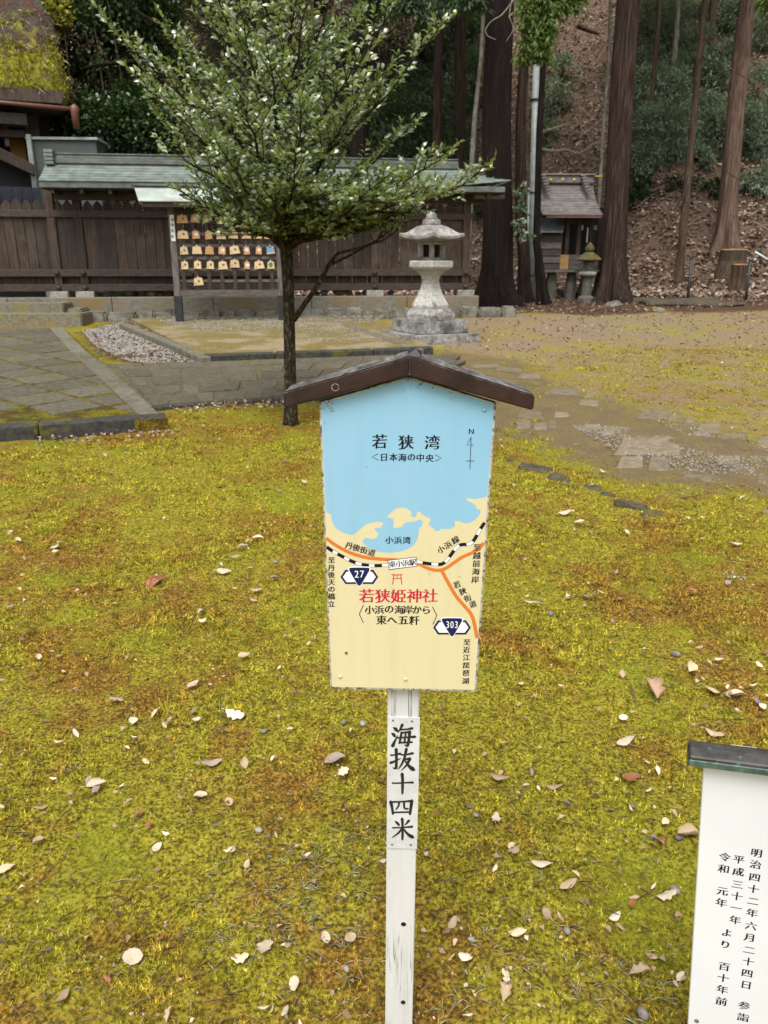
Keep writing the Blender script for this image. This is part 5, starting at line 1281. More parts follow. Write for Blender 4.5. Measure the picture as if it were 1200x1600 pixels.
fl = link('fine_litter', leaves('fine_litter', pos, dv, np.tile([0, 0, 1.0], (n, 1)) + RNG.normal(0, 0.35, (n, 3)), RNG.uniform(0.6, 1.3, n) * np.clip(0.005 * pos[:, 1], 0.028, 0.1), 0.016, 0.25, 0.2), MT['litter']); tag(fl, 'brown leaf mould along the hill foot and kerbs', kind='stuff')
# gravel before the fence and on the worn path
pos = []; 
for poly, n, hgt in (([(128, 518), (190, 504), (240, 520), (322, 558), (300, 574), (200, 566), (150, 542)], 6500, 0.010), ([(235, 503), (600, 500), (590, 512), (430, 522), (330, 528), (262, 515)], 2200, HB + 0.006), ([(430, 520), (520, 512), (640, 540), (560, 548), (440, 540)], 500, HB + 0.006),
                     ([(880, 660), (1200, 690), (1200, 745), (1060, 740), (960, 705)], 2200, 0.006), ([(1000, 640), (1080, 690), (1190, 730), (1080, 660)], 300, 0.006), ([(1120, 880), (1200, 870), (1210, 905), (1130, 915)], 60, 0.012), ([(850, 505), (1100, 500), (1100, 520), (880, 525)], 260, 0.006)):
    for x, y in scatter(poly, n): pos.append(np.stack([x, y, SLOPE * y + hgt + 0 * x], 1))
pos = np.concatenate(pos); n = len(pos); r = RNG.uniform(0.004, 0.013, n) * np.clip(pos[:, 1] / 7, 0.9, 1.6)
oct_ = np.array([(1, 0, 0), (0, 1, 0), (-1, 0, 0), (0, -1, 0), (0, 0, 0.7), (0, 0, -0.7)], float)
V = pos[:, None, :] + oct_[None] * r[:, None, None] * RNG.uniform(0.6, 1.3, (n, 6, 1))
T = np.array([(0, 1, 4), (1, 2, 4), (2, 3, 4), (3, 0, 4), (1, 0, 5), (2, 1, 5), (3, 2, 5), (0, 3, 5)])
me = fast_mesh('gravel', V.reshape(-1, 3), (np.arange(n)[:, None, None] * 6 + T[None]).reshape(-1, 3))
gv = link('gravel', me, MT['gravel']); tag(gv, 'pale gravel strewn before the fence and on the worn path', kind='stuff')
# ------------------------------------------------------------------ young evergreen tree on the lawn
random.seed(42)
TD = 6.7
tb = G(455, 662)
TD = tb.y
tree = thing('young_evergreen', 'young glossy leaved evergreen tree on the moss lawn before the fence', 'tree', Vector(tb))
tp = lambda x, y, dy=0.0: P(x, y, TD + dy)
main = [tp(455, 672), tp(455, 655), tp(454, 600), tp(452, 520), tp(450, 450), tp(447, 395), tp(443, 330), tp(438, 250), tp(431, 150), tp(425, 50), tp(420, -60), tp(416, -170)]
rad = [0.085, 0.066, 0.053, 0.050, 0.048, 0.052, 0.043, 0.046, 0.034, 0.024, 0.015, 0.006]
tbm = MB(); tbm.tube(main, rad, 12, lump=0.05)
lp_, ld_, lt_ = [], [], []
def at_trunk(y):
    zs = [p.z for p in main]; z = tp(440, y).z
    for a, c_, ra, rb in zip(main[:-1], main[1:], rad[:-1], rad[1:]):
        if a.z <= z <= c_.z:
            f = (z - a.z) / (c_.z - a.z); return a.lerp(c_, f), ra + (rb - ra) * f
    return main[-1], rad[-1]
def add_twig(p0, d, L, leafs=1.0):
    """a leafy twig: slightly rising, leaves alternate along it"""
    n = max(3, int(L / 0.10)); pts = [p0]; d = d.normalized()
    for k in range(n):
        d = (d + Vector((random.gauss(0, .10), random.gauss(0, .10), 0.05 + random.gauss(0, .06)))).normalized(); pts.append(pts[-1] + d * (L / n))
    tbm.tube(pts, [0.0045 * (1 - k / (n + 1)) + 0.0012 for k in range(n + 1)], 4, cap=False)
    s = 0.06; sgn = 1
    while s < L * 1.0:
        f = s / L * n; i = min(int(f), n - 1); q = pts[i].lerp(pts[i + 1], f - i); dd = (pts[i + 1] - pts[i]).normalized()
        side = dd.cross(Vector((0, 0, 1))).normalized() * sgn
        if random.random() < leafs:
            lp_.append(q); ld_.append(dd * 0.55 + side * random.uniform(0.5, 1.0) + Vector((random.gauss(0, .25), random.gauss(0, .25), random.uniform(-0.25, 0.35)))); lt_.append(0)
        sgn = -sgn; s += random.uniform(0.014, 0.024)
    for _ in range(2):
        lp_.append(pts[-1]); ld_.append(d + Vector((random.gauss(0, .35), random.gauss(0, .35), random.gauss(0.1, .25)))); lt_.append(1)
def branch(p0, tip, r0, dens=1.0, sag=0.06):
    L = (tip - p0).length; n = max(5, int(L / 0.16)); pts = []
    for k in range(n + 1):
        t = k / n; q = p0.lerp(tip, t); q.z -= sag * L * math.sin(math.pi * t); q += Vector((random.gauss(0, .012), random.gauss(0, .012), random.gauss(0, .012))) if 0 < k < n else Vector()
        pts.append(q)
    tbm.tube(pts, [r0 * (1 - t / n) ** 0.8 + 0.003 for t in range(n + 1)], 6, cap=False)
    s = 0.16 * L; sgn = 1
    while s < L:
        f = s / L * n; i = min(int(f), n - 1); q = pts[i].lerp(pts[i + 1], f - i); dd = (pts[i + 1] - pts[i]).normalized()
        side = dd.cross(Vector((0, 0, 1))).normalized() * sgn
        up_ = random.uniform(-0.15, 0.6)
        tl = (0.10 + 0.36 * (1 - s / L) ** 0.7) * random.uniform(0.7, 1.2)
        add_twig(q, dd * 0.9 + side * random.uniform(0.5, 1.1) + Vector((0, 0, up_)), tl)
        if random.random() < 0.35: add_twig(q, dd * 0.6 + Vector((random.gauss(0, .3), random.gauss(0, .3), 0.8)), tl * 0.7)
        sgn = -sgn; s += random.uniform(0.042, 0.075) / dens
    add_twig(pts[-1], (pts[-1] - pts[-2]), 0.14)
# boughs that set the outline: (trunk y, tip x, tip y, depth offset of the tip)
tips = [(255, 168, 38, -0.1), (330, 248, 178, 0.1), (375, 292, 305, -0.2), (300, 300, 120, -0.5), (230, 260, 40, 0.4), (190, 330, -30, -0.3),
        (290, 688, 45, 0.1), (250, 610, 20, -0.4), (345, 640, 200, 0.2), (372, 752, 268, -0.1), (360, 650, 300, -0.5), (330, 560, 150, -0.7), (300, 520, 60, 0.6),
        (362, 350, 240, -0.8), (385, 395, 290, -0.6), (370, 520, 310, -0.9), (350, 590, 250, 0.7), (340, 330, 200, 0.9), (385, 560, 345, -0.3), (392, 620, 330, 0.3), (340, 700, 240, 0.5),
        (385, 330, 330, 0.2), (310, 230, 110, 0.9), (280, 420, 90, -1.0), (270, 450, 60, 1.0), (200, 520, -20, -0.5), (180, 600, -40, 0.3), (160, 300, -60, 0.5), (130, 480, -90, -0.7), (100, 400, -130, 0.5), (60, 500, -140, 0.2), (40, 360, -150, -0.3),
        (240, 380, 30, -0.9), (220, 480, 0, -0.9), (320, 470, 180, -1.1), (300, 380, 160, -1.1), (345, 460, 260, -1.0), (365, 430, 305, -0.8), (260, 560, 90, -0.8), (260, 300, 70, 0.6), (310, 600, 120, 0.5), (395, 480, 345, 0.5), (395, 350, 330, 0.6),
        (330, 270, 235, -0.5), (345, 680, 255, -0.4), (300, 220, 130, -0.35), (360, 310, 275, 0.5), (380, 700, 300, 0.15), (375, 600, 280, -0.7),
        (380, 340, 348, -0.3), (384, 300, 322, 0.3), (390, 372, 362, -0.5), (388, 520, 372, -0.4), (392, 585, 362, 0.2), (385, 645, 332, -0.3), (380, 695, 308, 0.3), (390, 405, 366, 0.6), (392, 475, 370, 0.7), (378, 610, 318, -0.6), (372, 560, 330, 0.6)]
for (y0, tx, ty, dy) in tips:
    p0, r0 = at_trunk(y0); branch(p0, tp(tx, ty, dy), max(0.010, r0 * 0.33), sag=-0.10 if ty > 305 else 0.06)
# big fork to the left and the long bare side stem
branch(main[5], tp(398, 300, -0.1), 0.035, 0.6, -0.05); 
st = [tp(459, 500), tp(474, 478, -.05), tp(497, 445, -.1), tp(513, 415, -.12), tp(527, 396, -.13), tp(560, 388, -.15), tp(600, 375, -.18), tp(640, 345, -.2)]
tbm.tube(st, [0.026, 0.022, 0.020, 0.018, 0.012, 0.010, 0.008, 0.004], 8)
tbm.tube([st[3], tp(545, 400, -.1), tp(585, 378, 0), tp(625, 350, 0.1)], [0.014, 0.010, 0.008, 0.004], 7)
for k in range(9): add_twig(st[6].lerp(st[7], k / 9) , Vector((random.uniform(-.3, .6), random.uniform(-.5, .5), 0.5)), 0.22)
for k in range(8): add_twig(tp(585, 378, 0).lerp(tp(625, 350, .1), k / 8), Vector((random.uniform(-.3, .6), random.uniform(-.5, .5), 0.4)), 0.2)
trunk = tbm.build('trunk', MT['young_bark'], tree, world=True, smooth=True)
o3 = np.array(tuple(tb)); pos = np.array([tuple(p) for p in lp_]) - o3; dv = np.array([tuple(p) for p in ld_])
n = len(pos); axis = pos * np.array([1, 1, 0]) - np.array([-0.1, 0, 0]); outw = nrm(axis)
up = np.tile([0, 0, 0.75], (n, 1)) + outw * 0.45 + np.array([0, -0.35, 0]) + RNG.normal(0, 0.42, (n, 3))
tint = np.clip(RNG.random(n) * 0.97, 0, 1)
cr = link('crown', leaves('crown', pos, dv, up, RNG.uniform(0.040, 0.078, n), RNG.uniform(0.011, 0.0175, n), 0.12, 0.22, tint, rich=True), MT['glossy_leaf'], tree); cr['kind'] = 'stuff'
cr.data.polygons.foreach_set('use_smooth', [True] * len(cr.data.polygons))
N_LEAVES = n
# old nest-like knot of dead twigs in the fork
b = MB(); c = tp(428, 215, -0.1)
for k in range(70):
    a = Vector((random.gauss(0, .09), random.gauss(0, .07), random.gauss(0, .10))); d = Vector((random.gauss(0, 1), random.gauss(0, 1), random.gauss(0, 1))).normalized() * random.uniform(.05, .12)
    b.tube([c + a - d, c + a + d], [0.003, 0.002], 4)
b.build('dead_twigs', MT['twig'], tree, world=True)

# ------------------------------------------------------------------ writing
_gl = {}
def glyph_data(ch, bold=0.0, thin=0.0):
    key = (ch, bold, thin)
    if key in _gl: return _gl[key]
    cu = bpy.data.curves.new('glyph', 'FONT'); cu.body = ch; cu.size = 1; cu.resolution_u = 3
    o = bpy.data.objects.new('glyph', cu); COL.objects.link(o)
    dg = bpy.context.evaluated_depsgraph_get()
    me = bpy.data.meshes.new_from_object(o.evaluated_get(dg))
    V = np.array([tuple(v.co)[:2] for v in me.vertices]); Fs = [tuple(p.vertices) for p in me.polygons]
    bpy.data.objects.remove(o); bpy.data.curves.remove(cu); bpy.data.meshes.remove(me)
    # merge doubles so that the outline is known
    keyv = {}; mp = []
    NV = []
    for v in V:
        k = (round(v[0], 5), round(v[1], 5))
        if k not in keyv: keyv[k] = len(NV); NV.append(v)
        mp.append(keyv[k])
    V = np.array(NV); Fs = [tuple(mp[i] for i in f) for f in Fs]; Fs = [f for f in Fs if len(set(f)) == len(f)]
    if bold or thin:
        cnt = {}
        for f in Fs:
            for i in range(len(f)):
                a, c_ = f[i], f[(i + 1) % len(f)]; cnt[(a, c_)] = cnt.get((a, c_), 0) + 1
        N = np.zeros_like(V)
        for (a, c_) in cnt:
            if (c_, a) not in cnt:
                d = V[c_] - V[a]; l = np.hypot(*d)
                if l < 1e-6: continue
                nn_ = np.array([d[1], -d[0]]) / l; w = 1.0
                N[a] += nn_; N[c_] += nn_
        # faces may wind either way: outline normals must point outwards
        ar = sum((V[f[1]][0] - V[f[0]][0]) * (V[f[2]][1] - V[f[0]][1]) - (V[f[1]][1] - V[f[0]][1]) * (V[f[2]][0] - V[f[0]][0]) for f in Fs)
        if ar < 0: N = -N
        l = np.hypot(N[:, 0], N[:, 1]); ok = l > 1e-6; N[ok] /= l[ok][:, None]
        V = V + np.stack([N[:, 0] * bold, N[:, 1] * (-thin)], 1)
    _gl[key] = (V, Fs); return _gl[key]
def scale_at(M, px, py):
    a, c_ = plane_uv(M, px, py), plane_uv(M, px + 1, py); return math.hypot(c_[0] - a[0], c_[1] - a[1])
def put_text(parent, M, items, size, mat, y, tilt=0.0, name='lettering', bold=0.026, thin=0.003, slope=0.06, wide=1.0, center=None):
    """items: (character, px, py) of each character's middle"""
    b = MB(); y = y * 0.15
    if size < 17 and mat == 'print_black': bold, thin = bold + 0.012, thin - 0.010
    for (ch, px, py) in items:
        V, Fs = glyph_data(ch, bold, thin)
        s = scale_at(M, px, py) * size; x0, z0 = plane_uv(M, px, py)
        if ord(ch) < 256 or ch in 'のからへより': cx, cy = (V[:, 0].min() + V[:, 0].max()) / 2, (V[:, 1].min() + V[:, 1].max()) / 2
        else: cx, cy = 0.5, 0.38
        ca, sa = math.cos(R(tilt)), math.sin(R(tilt)); vs = []
        for v in V:
            x = (v[0] - cx) * s * wide; z = (v[1] - cy + slope * (v[0] - cx)) * s
            vs.append((x0 + x * ca - z * sa, y, z0 + x * sa + z * ca))
        b.add(vs, Fs)
    return b.build(name, MT[mat], parent)
def smooth_pts(pts, closed=False, k=4):
    out = []; n = len(pts); rng_ = range(n if closed else n - 1)
    for i in rng_:
        g = (lambda j: pts[j % n]) if closed else (lambda j: pts[min(max(j, 0), n - 1)])
        p0, p1, p2, p3 = g(i - 1), g(i), g(i + 1), g(i + 2)
        for q in range(k):
            t = q / k
            out.append(tuple(0.5 * (2 * p1[d] + (p2[d] - p0[d]) * t + (2 * p0[d] - 5 * p1[d] + 4 * p2[d] - p3[d]) * t * t + (3 * p1[d] - p0[d] - 3 * p2[d] + p3[d]) * t ** 3) for d in range(len(p1))))
    if not closed: out.append(tuple(pts[-1]))
    return out
def ribbon(b, M, pts, wpx, y, closed=False, raw=False):
    """a painted line of given pixel width (number or list) on the plane of M"""
    y = y * 0.15 if y < 0 and not raw else y
    n = len(pts); q = [Vector(plane_uv(M, p[0], p[1])) for p in pts]; vs = []
    for i in range(n):
        d = (q[(i + 1) % n if closed else min(i + 1, n - 1)] - q[(i - 1) % n if closed else max(i - 1, 0)]).normalized(); nn_ = Vector((-d.y, d.x))
        w = (wpx[i] if isinstance(wpx, (list, tuple)) else wpx) * scale_at(M, *pts[i][:2]) / 2
        vs += [(q[i].x + nn_.x * w, y, q[i].y + nn_.y * w), (q[i].x - nn_.x * w, y, q[i].y - nn_.y * w)]
    b.add(vs, [(2 * i, 2 * i + 1, 2 * ((i + 1) % n) + 1, 2 * ((i + 1) % n)) for i in range(n if closed else n - 1)])
    return b
def patch(M, pts, y, name, mat, parent):
    y = y * 0.15 if y < 0 else y
    b = MB(); b.add([(*plane_uv(M, *p),) for p in pts], []); vs = [(x, y, z) for x, z in b.v]
    b = MB(); b.add(vs, [tuple(range(len(vs)))]); return b.build(name, MT[mat], parent)
BR = {
 '十': [[(-.45, .03, .05), (-.3, .02, .045), (.28, .05, .05), (.45, .05, .075)], [(-.02, .44, .08), (0, .2, .07), (0, -.2, .065), (-.01, -.44, .05)]],
 '四': [[(-.5, .26, .085), (-.44, 0, .065), (-.40, -.28, .06)], [(-.5, .25, .055), (0, .27, .05), (.44, .30, .07)], [(.44, .31, .085), (.40, 0, .07), (.36, -.29, .06)], [(-.40, -.21, .05), (.36, -.19, .05)], [(-.13, .25, .05), (-.15, .09, .045), (-.27, -.08, .03)], [(.10, .26, .05), (.10, .04, .05), (.15, -.04, .05), (.27, -.04, .055)]],
 '米': [[(-.32, .36, .03), (-.24, .27, .07), (-.16, .18, .06)], [(.28, .38, .07), (.20, .28, .05), (.11, .18, .025)], [(-.44, .06, .045), (.1, .08, .045), (.43, .11, .07)], [(-.02, .46, .075), (0, .2, .06), (0, -.2, .06), (-.01, -.46, .05)], [(-.03, .03, .05), (-.2, -.18, .05), (-.46, -.37, .02)], [(.03, .03, .035), (.22, -.2, .07), (.42, -.34, .10), (.52, -.37, .02)]],
 '海': [[(-.43, .36, .03), (-.34, .30, .085), (-.28, .22, .07)], [(-.5, .12, .03), (-.42, .06, .08), (-.37, -.02, .06)], [(-.46, -.42, .085), (-.36, -.2, .05), (-.25, .02, .02)], [(-.05, .48, .07), (-.13, .30, .05), (-.25, .14, .02)], [(-.12, .27, .045), (.15, .29, .045), (.37, .33, .07)], [(-.08, .16, .055), (-.13, -.1, .05), (-.17, -.30, .05)], [(-.17, -.28, .045), (.36, -.25, .05)], [(-.08, .14, .045), (.26, .18, .06)], [(.26, .19, .075), (.23, -.1, .06), (.17, -.40, .065), (.05, -.36, .02)], [(-.25, -.07, .045), (.2, -.04, .045), (.49, -.02, .07)], [(.09, .14, .04), (.04, -.27, .045)]],
 '抜': [[(-.5, .20, .045), (-.3, .22, .045), (-.10, .27, .065)], [(-.27, .46, .075), (-.26, 0, .06), (-.28, -.34, .065), (-.41, -.32, .02)], [(-.51, -.12, .07), (-.3, -.04, .05), (-.08, .07, .02)], [(-.06, .22, .045), (.2, .24, .045), (.43, .29, .07)], [(.16, .47, .07), (.08, .1, .055), (-.05, -.2, .045), (-.2, -.40, .015)], [(.07, .03, .045), (.31, .07, .06)], [(.31, .07, .075), (.17, -.2, .05), (-.06, -.44, .015)], [(.10, -.02, .03), (.26, -.23, .07), (.43, -.38, .10), (.53, -.42, .02)]],
}
def brush(parent, M, ch, px, py, size, y, mat='ink'):
    b = MB()
    for k, st_ in enumerate(BR[ch]):
        pts = smooth_pts([(px + x * size, py - z * size, w * size * 1.9) for x, z, w in st_], k=5)
        # rounded ends
        (x0, y0, w0), (x1, y1, w1) = pts[0], pts[-1]
        d0 = Vector((pts[0][0] - pts[1][0], pts[0][1] - pts[1][1])).normalized(); d1 = Vector((pts[-1][0] - pts[-2][0], pts[-1][1] - pts[-2][1])).normalized()
        pts = [(x0 + d0.x * w0 * .38, y0 + d0.y * w0 * .38, w0 * .35)] + pts + [(x1 + d1.x * w1 * .38, y1 + d1.y * w1 * .38, w1 * .35)]
        ribbon(b, M, pts, [p[2] for p in pts], y - 0.00008 * k)
    return b.build('lettering', MT[mat], parent)
def flat(name, col, rough=0.4, dirt=None):
    m = NT(name); c = col
    n = m.noise(m.pos(), 9, 5, 0.6)
    c = m.mix(m.ramp(n, [(0.35, 0.0), (0.7, 0.10)]), col, tuple(0.80 * v for v in col))
    if dirt:
        c = m.mix(m.ramp(m.noise(m.pos((1, 1, 0.06)), 45, 4, 0.6), [(0.48, 0.0), (0.75, 0.35)]), c, tuple(0.72 * v + 0.04 for v in col)); c = m.mix(m.ramp(m.noise(m.pos(), 3.5, 4, 0.6), [(0.4, 0.0), (0.7, 0.30)]), c, tuple(0.8 * v + 0.16 for v in col))
    if dirt:
        n2 = m.noise(m.pos(), 160, 4, 0.7); n3 = m.noise(m.pos(), 7, 4, 0.6)
        f = m.math('MULTIPLY', m.ramp(n2, [(0.66, 0.0), (0.74, 0.7)]), m.ramp(n3, [(0.5, 0.0), (0.65, 1.0)]))
        c = m.mix(f, c, dirt)
    m.color(c).rough(rough).spec(0.2); MT[name] = m.m
flat('sea_blue', (0.255, 0.50, 0.68), 0.38, (0.25, 0.45, 0.58))
flat('land_cream', (0.68, 0.60, 0.36), 0.38, (0.60, 0.52, 0.33))
flat('road_orange', (0.64, 0.19, 0.035)); flat('print_black', (0.012, 0.011, 0.018)); flat('print_white', (0.85, 0.85, 0.85)); flat('badge_navy', (0.012, 0.018, 0.085)); flat('shrine_red', (0.52, 0.018, 0.045)); flat('torii_red', (0.55, 0.06, 0.05))
# weathered white paint on timber: cracks along the grain, flaking specks
m = NT('white_timber'); v = m.pos((1, 1, 0.035), True)
w = m.noise(v, 120, 2, 0.5, 0.0); crack = m.ramp(w, [(0.47, 0.0), (0.492, 1.0), (0.508, 1.0), (0.53, 0.0)])
gate = m.ramp(m.noise(m.pos((1, 1, 0.3), True), 14, 3), [(0.44, 0.0), (0.60, 0.85)])
sp_ = m.noise(m.pos((1, 1, 1), True), 330, 3, 0.7); spg = m.noise(m.pos((1, 1, .5), True), 16, 4, .6)
speck = m.math('MULTIPLY', m.ramp(sp_, [(0.63, 0.0), (0.68, 1.0)]), m.ramp(spg, [(0.46, 0.0), (0.62, 1.0)]))
grey = m.noise(m.pos((1, 1, 0.1), True), 40, 5, .6)
c = m.mix(m.ramp(grey, [(0.4, 0.0), (0.7, 0.45)]), (0.64, 0.645, 0.64), (0.50, 0.50, 0.50))
c = m.mix(m.math('MAXIMUM', m.math('MULTIPLY', crack, gate), speck), c, (0.055, 0.052, 0.05))
m.color(c).rough(0.6).spec(0.3).bump(m.math('SUBTRACT', grey, m.math('MULTIPLY', crack, gate)), 0.5, 0.002); MT['white_timber'] = m.m
# weathered aluminium-white plate with grime
m = NT('white_plate'); sp_ = m.noise(m.pos((1, 1, 1), True), 260, 5, 0.75); g = m.noise(m.pos((1, 1, 1), True), 22, 5, .65)
c = m.mix(m.ramp(g, [(0.35, 0.0), (0.7, 0.7)]), (0.66, 0.67, 0.675), (0.50, 0.51, 0.515))
c = m.mix(m.math('MULTIPLY', m.ramp(sp_, [(0.57, 0.0), (0.66, 0.8)]), m.ramp(g, [(0.48, 0.0), (0.62, 1.0)])), c, (0.13, 0.13, 0.13))
m.color(c).rough(0.45).spec(0.4); MT['white_plate'] = m.m
m = NT('sign_edge'); sp_ = m.noise(m.pos(), 120, 5, .7)
m.color(m.ramp(sp_, [(0.38, (0.05, 0.047, 0.042)), (0.5, (0.36, 0.34, 0.30)), (0.7, (0.62, 0.60, 0.55))])).rough(0.7); MT['sign_edge'] = m.m
# dark brown sheet metal with scuffed pale scratches on its upper faces
m = NT('brown_sheet'); g = m.noise(m.pos(), 70, 6, .7); g2 = m.noise(m.pos((1, 1, 1)), 18, 5, .65)
c = m.ramp(g2, [(0.35, (0.018, 0.008, 0.007)), (0.65, (0.038, 0.016, 0.014))])
nz = m.node('ShaderNodeNewGeometry').outputs['Normal']; sz = m.node('ShaderNodeSeparateXYZ'); m.l.new(nz, sz.inputs[0])
upf = m.ramp(sz.outputs[2], [(0.3, 0.0), (0.7, 1.0)])
worn_ = m.mix(m.ramp(g, [(0.42, 0.0), (0.60, 1.0)]), (0.055, 0.05, 0.05), (0.34, 0.33, 0.32))
c = m.mix(m.math('MULTIPLY', upf, m.ramp(g2, [(0.35, 0.35), (0.6, 1.0)])), c, worn_)
c = m.mix(m.math('MULTIPLY', m.ramp(g, [(0.70, 0.0), (0.76, 0.6)]), 1.0), c, (0.35, 0.30, 0.28))
m.color(c).rough(m.ramp(g, [(0.3, 0.28), (0.7, 0.5)])).bump(g2, 0.25, 0.004); MT['brown_sheet'] = m.m

# ------------------------------------------------------------------ the map sign
SP = P(632, 1090, 1.20)
SGM = Matrix.Translation(Vector((SP.x, SP.y, float(ground_z(SP.x, SP.y))))) @ Matrix.Rotation(R(-2.2), 4, 'Z') @ Matrix.Rotation(R(0.3), 4, 'Y')
sign = thing('map_sign', 'roofed map sign with blue bay and cream land on a white post', 'sign', SGM)
U = lambda x, y, dy=0.0: plane_uv(SGM @ Matrix.Translation((0, dy, 0)), x, y)
outline = [(498.5, 629), (516, 1076), (744.5, 1081), (775.5, 630), (638, 588)]
q = [U(*p) for p in outline]
b = MB(); b.prism([(x, 0.0, z) for x, z in q], (0, 0.018, 0)); board = b.build('board', MT['sign_edge'], sign, bevel=0.0008)
ins = [(501.5, 629), (518.5, 1073), (741.5, 1078), (772, 630), (638, 591)]
patch(SGM, ins, -0.0003, 'map_panel', 'land_cream', sign)
c2 = lambda x, y: (480 + x / 4, 780 + y / 4)
coast = [(113, 80), (140, 92), (150, 96), (153, 130), (166, 160), (190, 190), (230, 212), (265, 222), (290, 220), (310, 205), (340, 180), (370, 158), (400, 147), (440, 142), (476, 150), (464, 168), (455, 182), (440, 177), (422, 182), (428, 198), (441, 212), (442, 228), (430, 243), (405, 248), (370, 242), (350, 255), (352, 278), (375, 298), (405, 315), (440, 327), (490, 334), (540, 333), (590, 325), (640, 305), (672, 280), (691, 245), (698, 205), (701, 182), (718, 165), (722, 142), (708, 128), (692, 130), (672, 140), (640, 141), (615, 147), (600, 160), (590, 172), (562, 178), (545, 182), (538, 170), (541, 150), (538, 125), (528, 118), (500, 112), (520, 88), (545, 65), (575, 54), (605, 54), (635, 66), (652, 82), (648, 98), (655, 110), (670, 113), (682, 105), (684, 88), (690, 77), (706, 80), (725, 98), (745, 112), (768, 120), (772, 135), (758, 152), (772, 172), (788, 182), (800, 198), (822, 198), (838, 185), (860, 187), (890, 185), (915, 175), (926, 158), (918, 142), (938, 135), (955, 138), (975, 148), (1005, 150), (1035, 138), (1065, 112), (1082, 85), (1080, 66), (1060, 60), (1052, 40), (1030, 22), (1002, 8), (1000, -10), (1020, -4), (1060, -2), (1090, -8), (1124, -17)]
coast = smooth_pts([c2(*p) for p in coast], k=3)
coast[0] = (509.2, 800); 
sea = coast + [(761.4, 776), (771.9, 631), (638, 591.2), (501.6, 630)]
patch(SGM, sea, -0.0006, 'map_sea', 'sea_blue', sign)
def line(pts, w, y, name, mat, k=4):
    b = MB(); ribbon(b, SGM, smooth_pts([c2(*p) for p in pts], k=k), w, y); return b.build(name, MT[mat], sign)
line([(118, 243), (160, 275), (220, 312), (290, 343), (370, 365), (440, 373), (500, 377), (560, 380), (620, 388), (690, 402), (740, 426), (790, 442), (830, 443), (870, 430), (920, 395), (970, 362), (1030, 335), (1075, 308), (1103, 272)], 5.6, -0.0009, 'map_road', 'road_orange')
line([(842, 448), (880, 520), (930, 605), (985, 670), (1025, 720), (1045, 780), (1061, 868)], 5.6, -0.0010, 'map_road', 'road_orange')
def railway(pts, nseg):
    sm = smooth_pts([c2(*p) for p in pts], k=10)
    b = MB(); ribbon(b, SGM, sm, 5.6, -0.0011); b.build('railway_line', MT['print_black'], sign)
    L = [0]
    for a, c_ in zip(sm[:-1], sm[1:]): L.append(L[-1] + math.dist(a, c_))
    b = MB()
    for s in range(nseg):
        if s % 2 == 0: continue
        t0, t1 = L[-1] * s / nseg, L[-1] * (s + 1) / nseg
        seg_ = [p for p, l in zip(sm, L) if t0 <= l <= t1]
        if len(seg_) >= 2: ribbon(b, SGM, seg_, 4.5, -0.0014)
    b.build('railway_dash', MT['print_white'], sign)
railway([(122, 298), (160, 325), (220, 358), (280, 388), (340, 407), (420, 415), (506, 411)], 10)
railway([(1109, 146), (1080, 190), (1055, 235), (1030, 270), (1000, 282), (960, 285), (930, 305), (900, 345), (870, 385), (840, 405), (800, 407), (740, 400), (682, 387)], 12)
patch(SGM, [c2(502, 380), c2(511, 442), c2(690, 419), c2(683, 360)], -0.0017, 'station_frame', 'print_black', sign)
patch(SGM, [c2(506, 384), c2(514, 437), c2(686, 416), c2(680, 364)], -0.0019, 'station_box', 'print_white', sign)
def badge(cx, cy, num, nw):
    k = lambda dx, dy: c2(cx + dx, cy + dy)
    hexo = [k(-118, 2), k(-88, 46), k(88, 46), k(118, 2), k(88, -43), k(-88, -43)]
    patch(SGM, hexo[::-1], -0.0009, 'route_badge', 'badge_navy', sign)
    patch(SGM, [k(-103, 2), k(-80, 34), k(80, 34), k(103, 2), k(80, -31), k(-80, -31)][::-1], -0.0012, 'route_field', 'print_white', sign)
    def tri(g):
        pts = [(-62 - g, -46 - g), (-52, -56 - g), (52, -56 - g), (62 + g, -46 - g), (60 + g, -34), (12, 48 + g * 0.6), (0, 55 + g), (-12, 48 + g * 0.6), (-60 - g, -34)]
        return smooth_pts([k(*p) for p in pts], True, 3)
    patch(SGM, tri(7), -0.0015, 'route_shield_border', 'print_white', sign)
    patch(SGM, tri(0), -0.0018, 'route_shield', 'badge_navy', sign)
    for ch, dx in num: put_text(sign, SGM, [(ch, *k(dx, -16))], 17, 'print_white', -0.0021, 0, 'route_number', 0.012, 0.0, 0.0, nw)
badge(326, 484, (('2', -17), ('7', 17)), 0.82); badge(905, 800, (('3', -27), ('0', 0), ('3', 27)), 0.66)
b = MB(); ribbon(b, SGM, [c2(527, 471), c2(562, 474), c2(597, 471)], 1.7, -0.0009); ribbon(b, SGM, [c2(533, 496), c2(592, 496)], 1.4, -0.0010); ribbon(b, SGM, [c2(541, 474), c2(534, 533)], 1.6, -0.0011); ribbon(b, SGM, [c2(584, 474), c2(592, 533)], 1.6, -0.0011); ribbon(b, SGM, [c2(562, 474), c2(562, 496)], 1.3, -0.0012)
b.build('torii_mark', MT['torii_red'], sign)
c8 = lambda x, y: (560 + x / 6, 660 + y / 6)
def word(s, pts, size, mat='print_black', tilt=0, f=c2, **kw):
    return put_text(sign, SGM, [(ch, *f(*p)) for ch, p in zip(s, pts)], size, mat, -0.0024, tilt, **kw)
word('若狭湾', [(200, 178), (447, 185), (693, 188)], 24.5, f=c8, bold=0.034, thin=0.004)
word('日本海の中央', [(240, 325), (328, 325), (412, 328), (497, 327), (580, 330), (667, 335)], 13.6, f=c8)
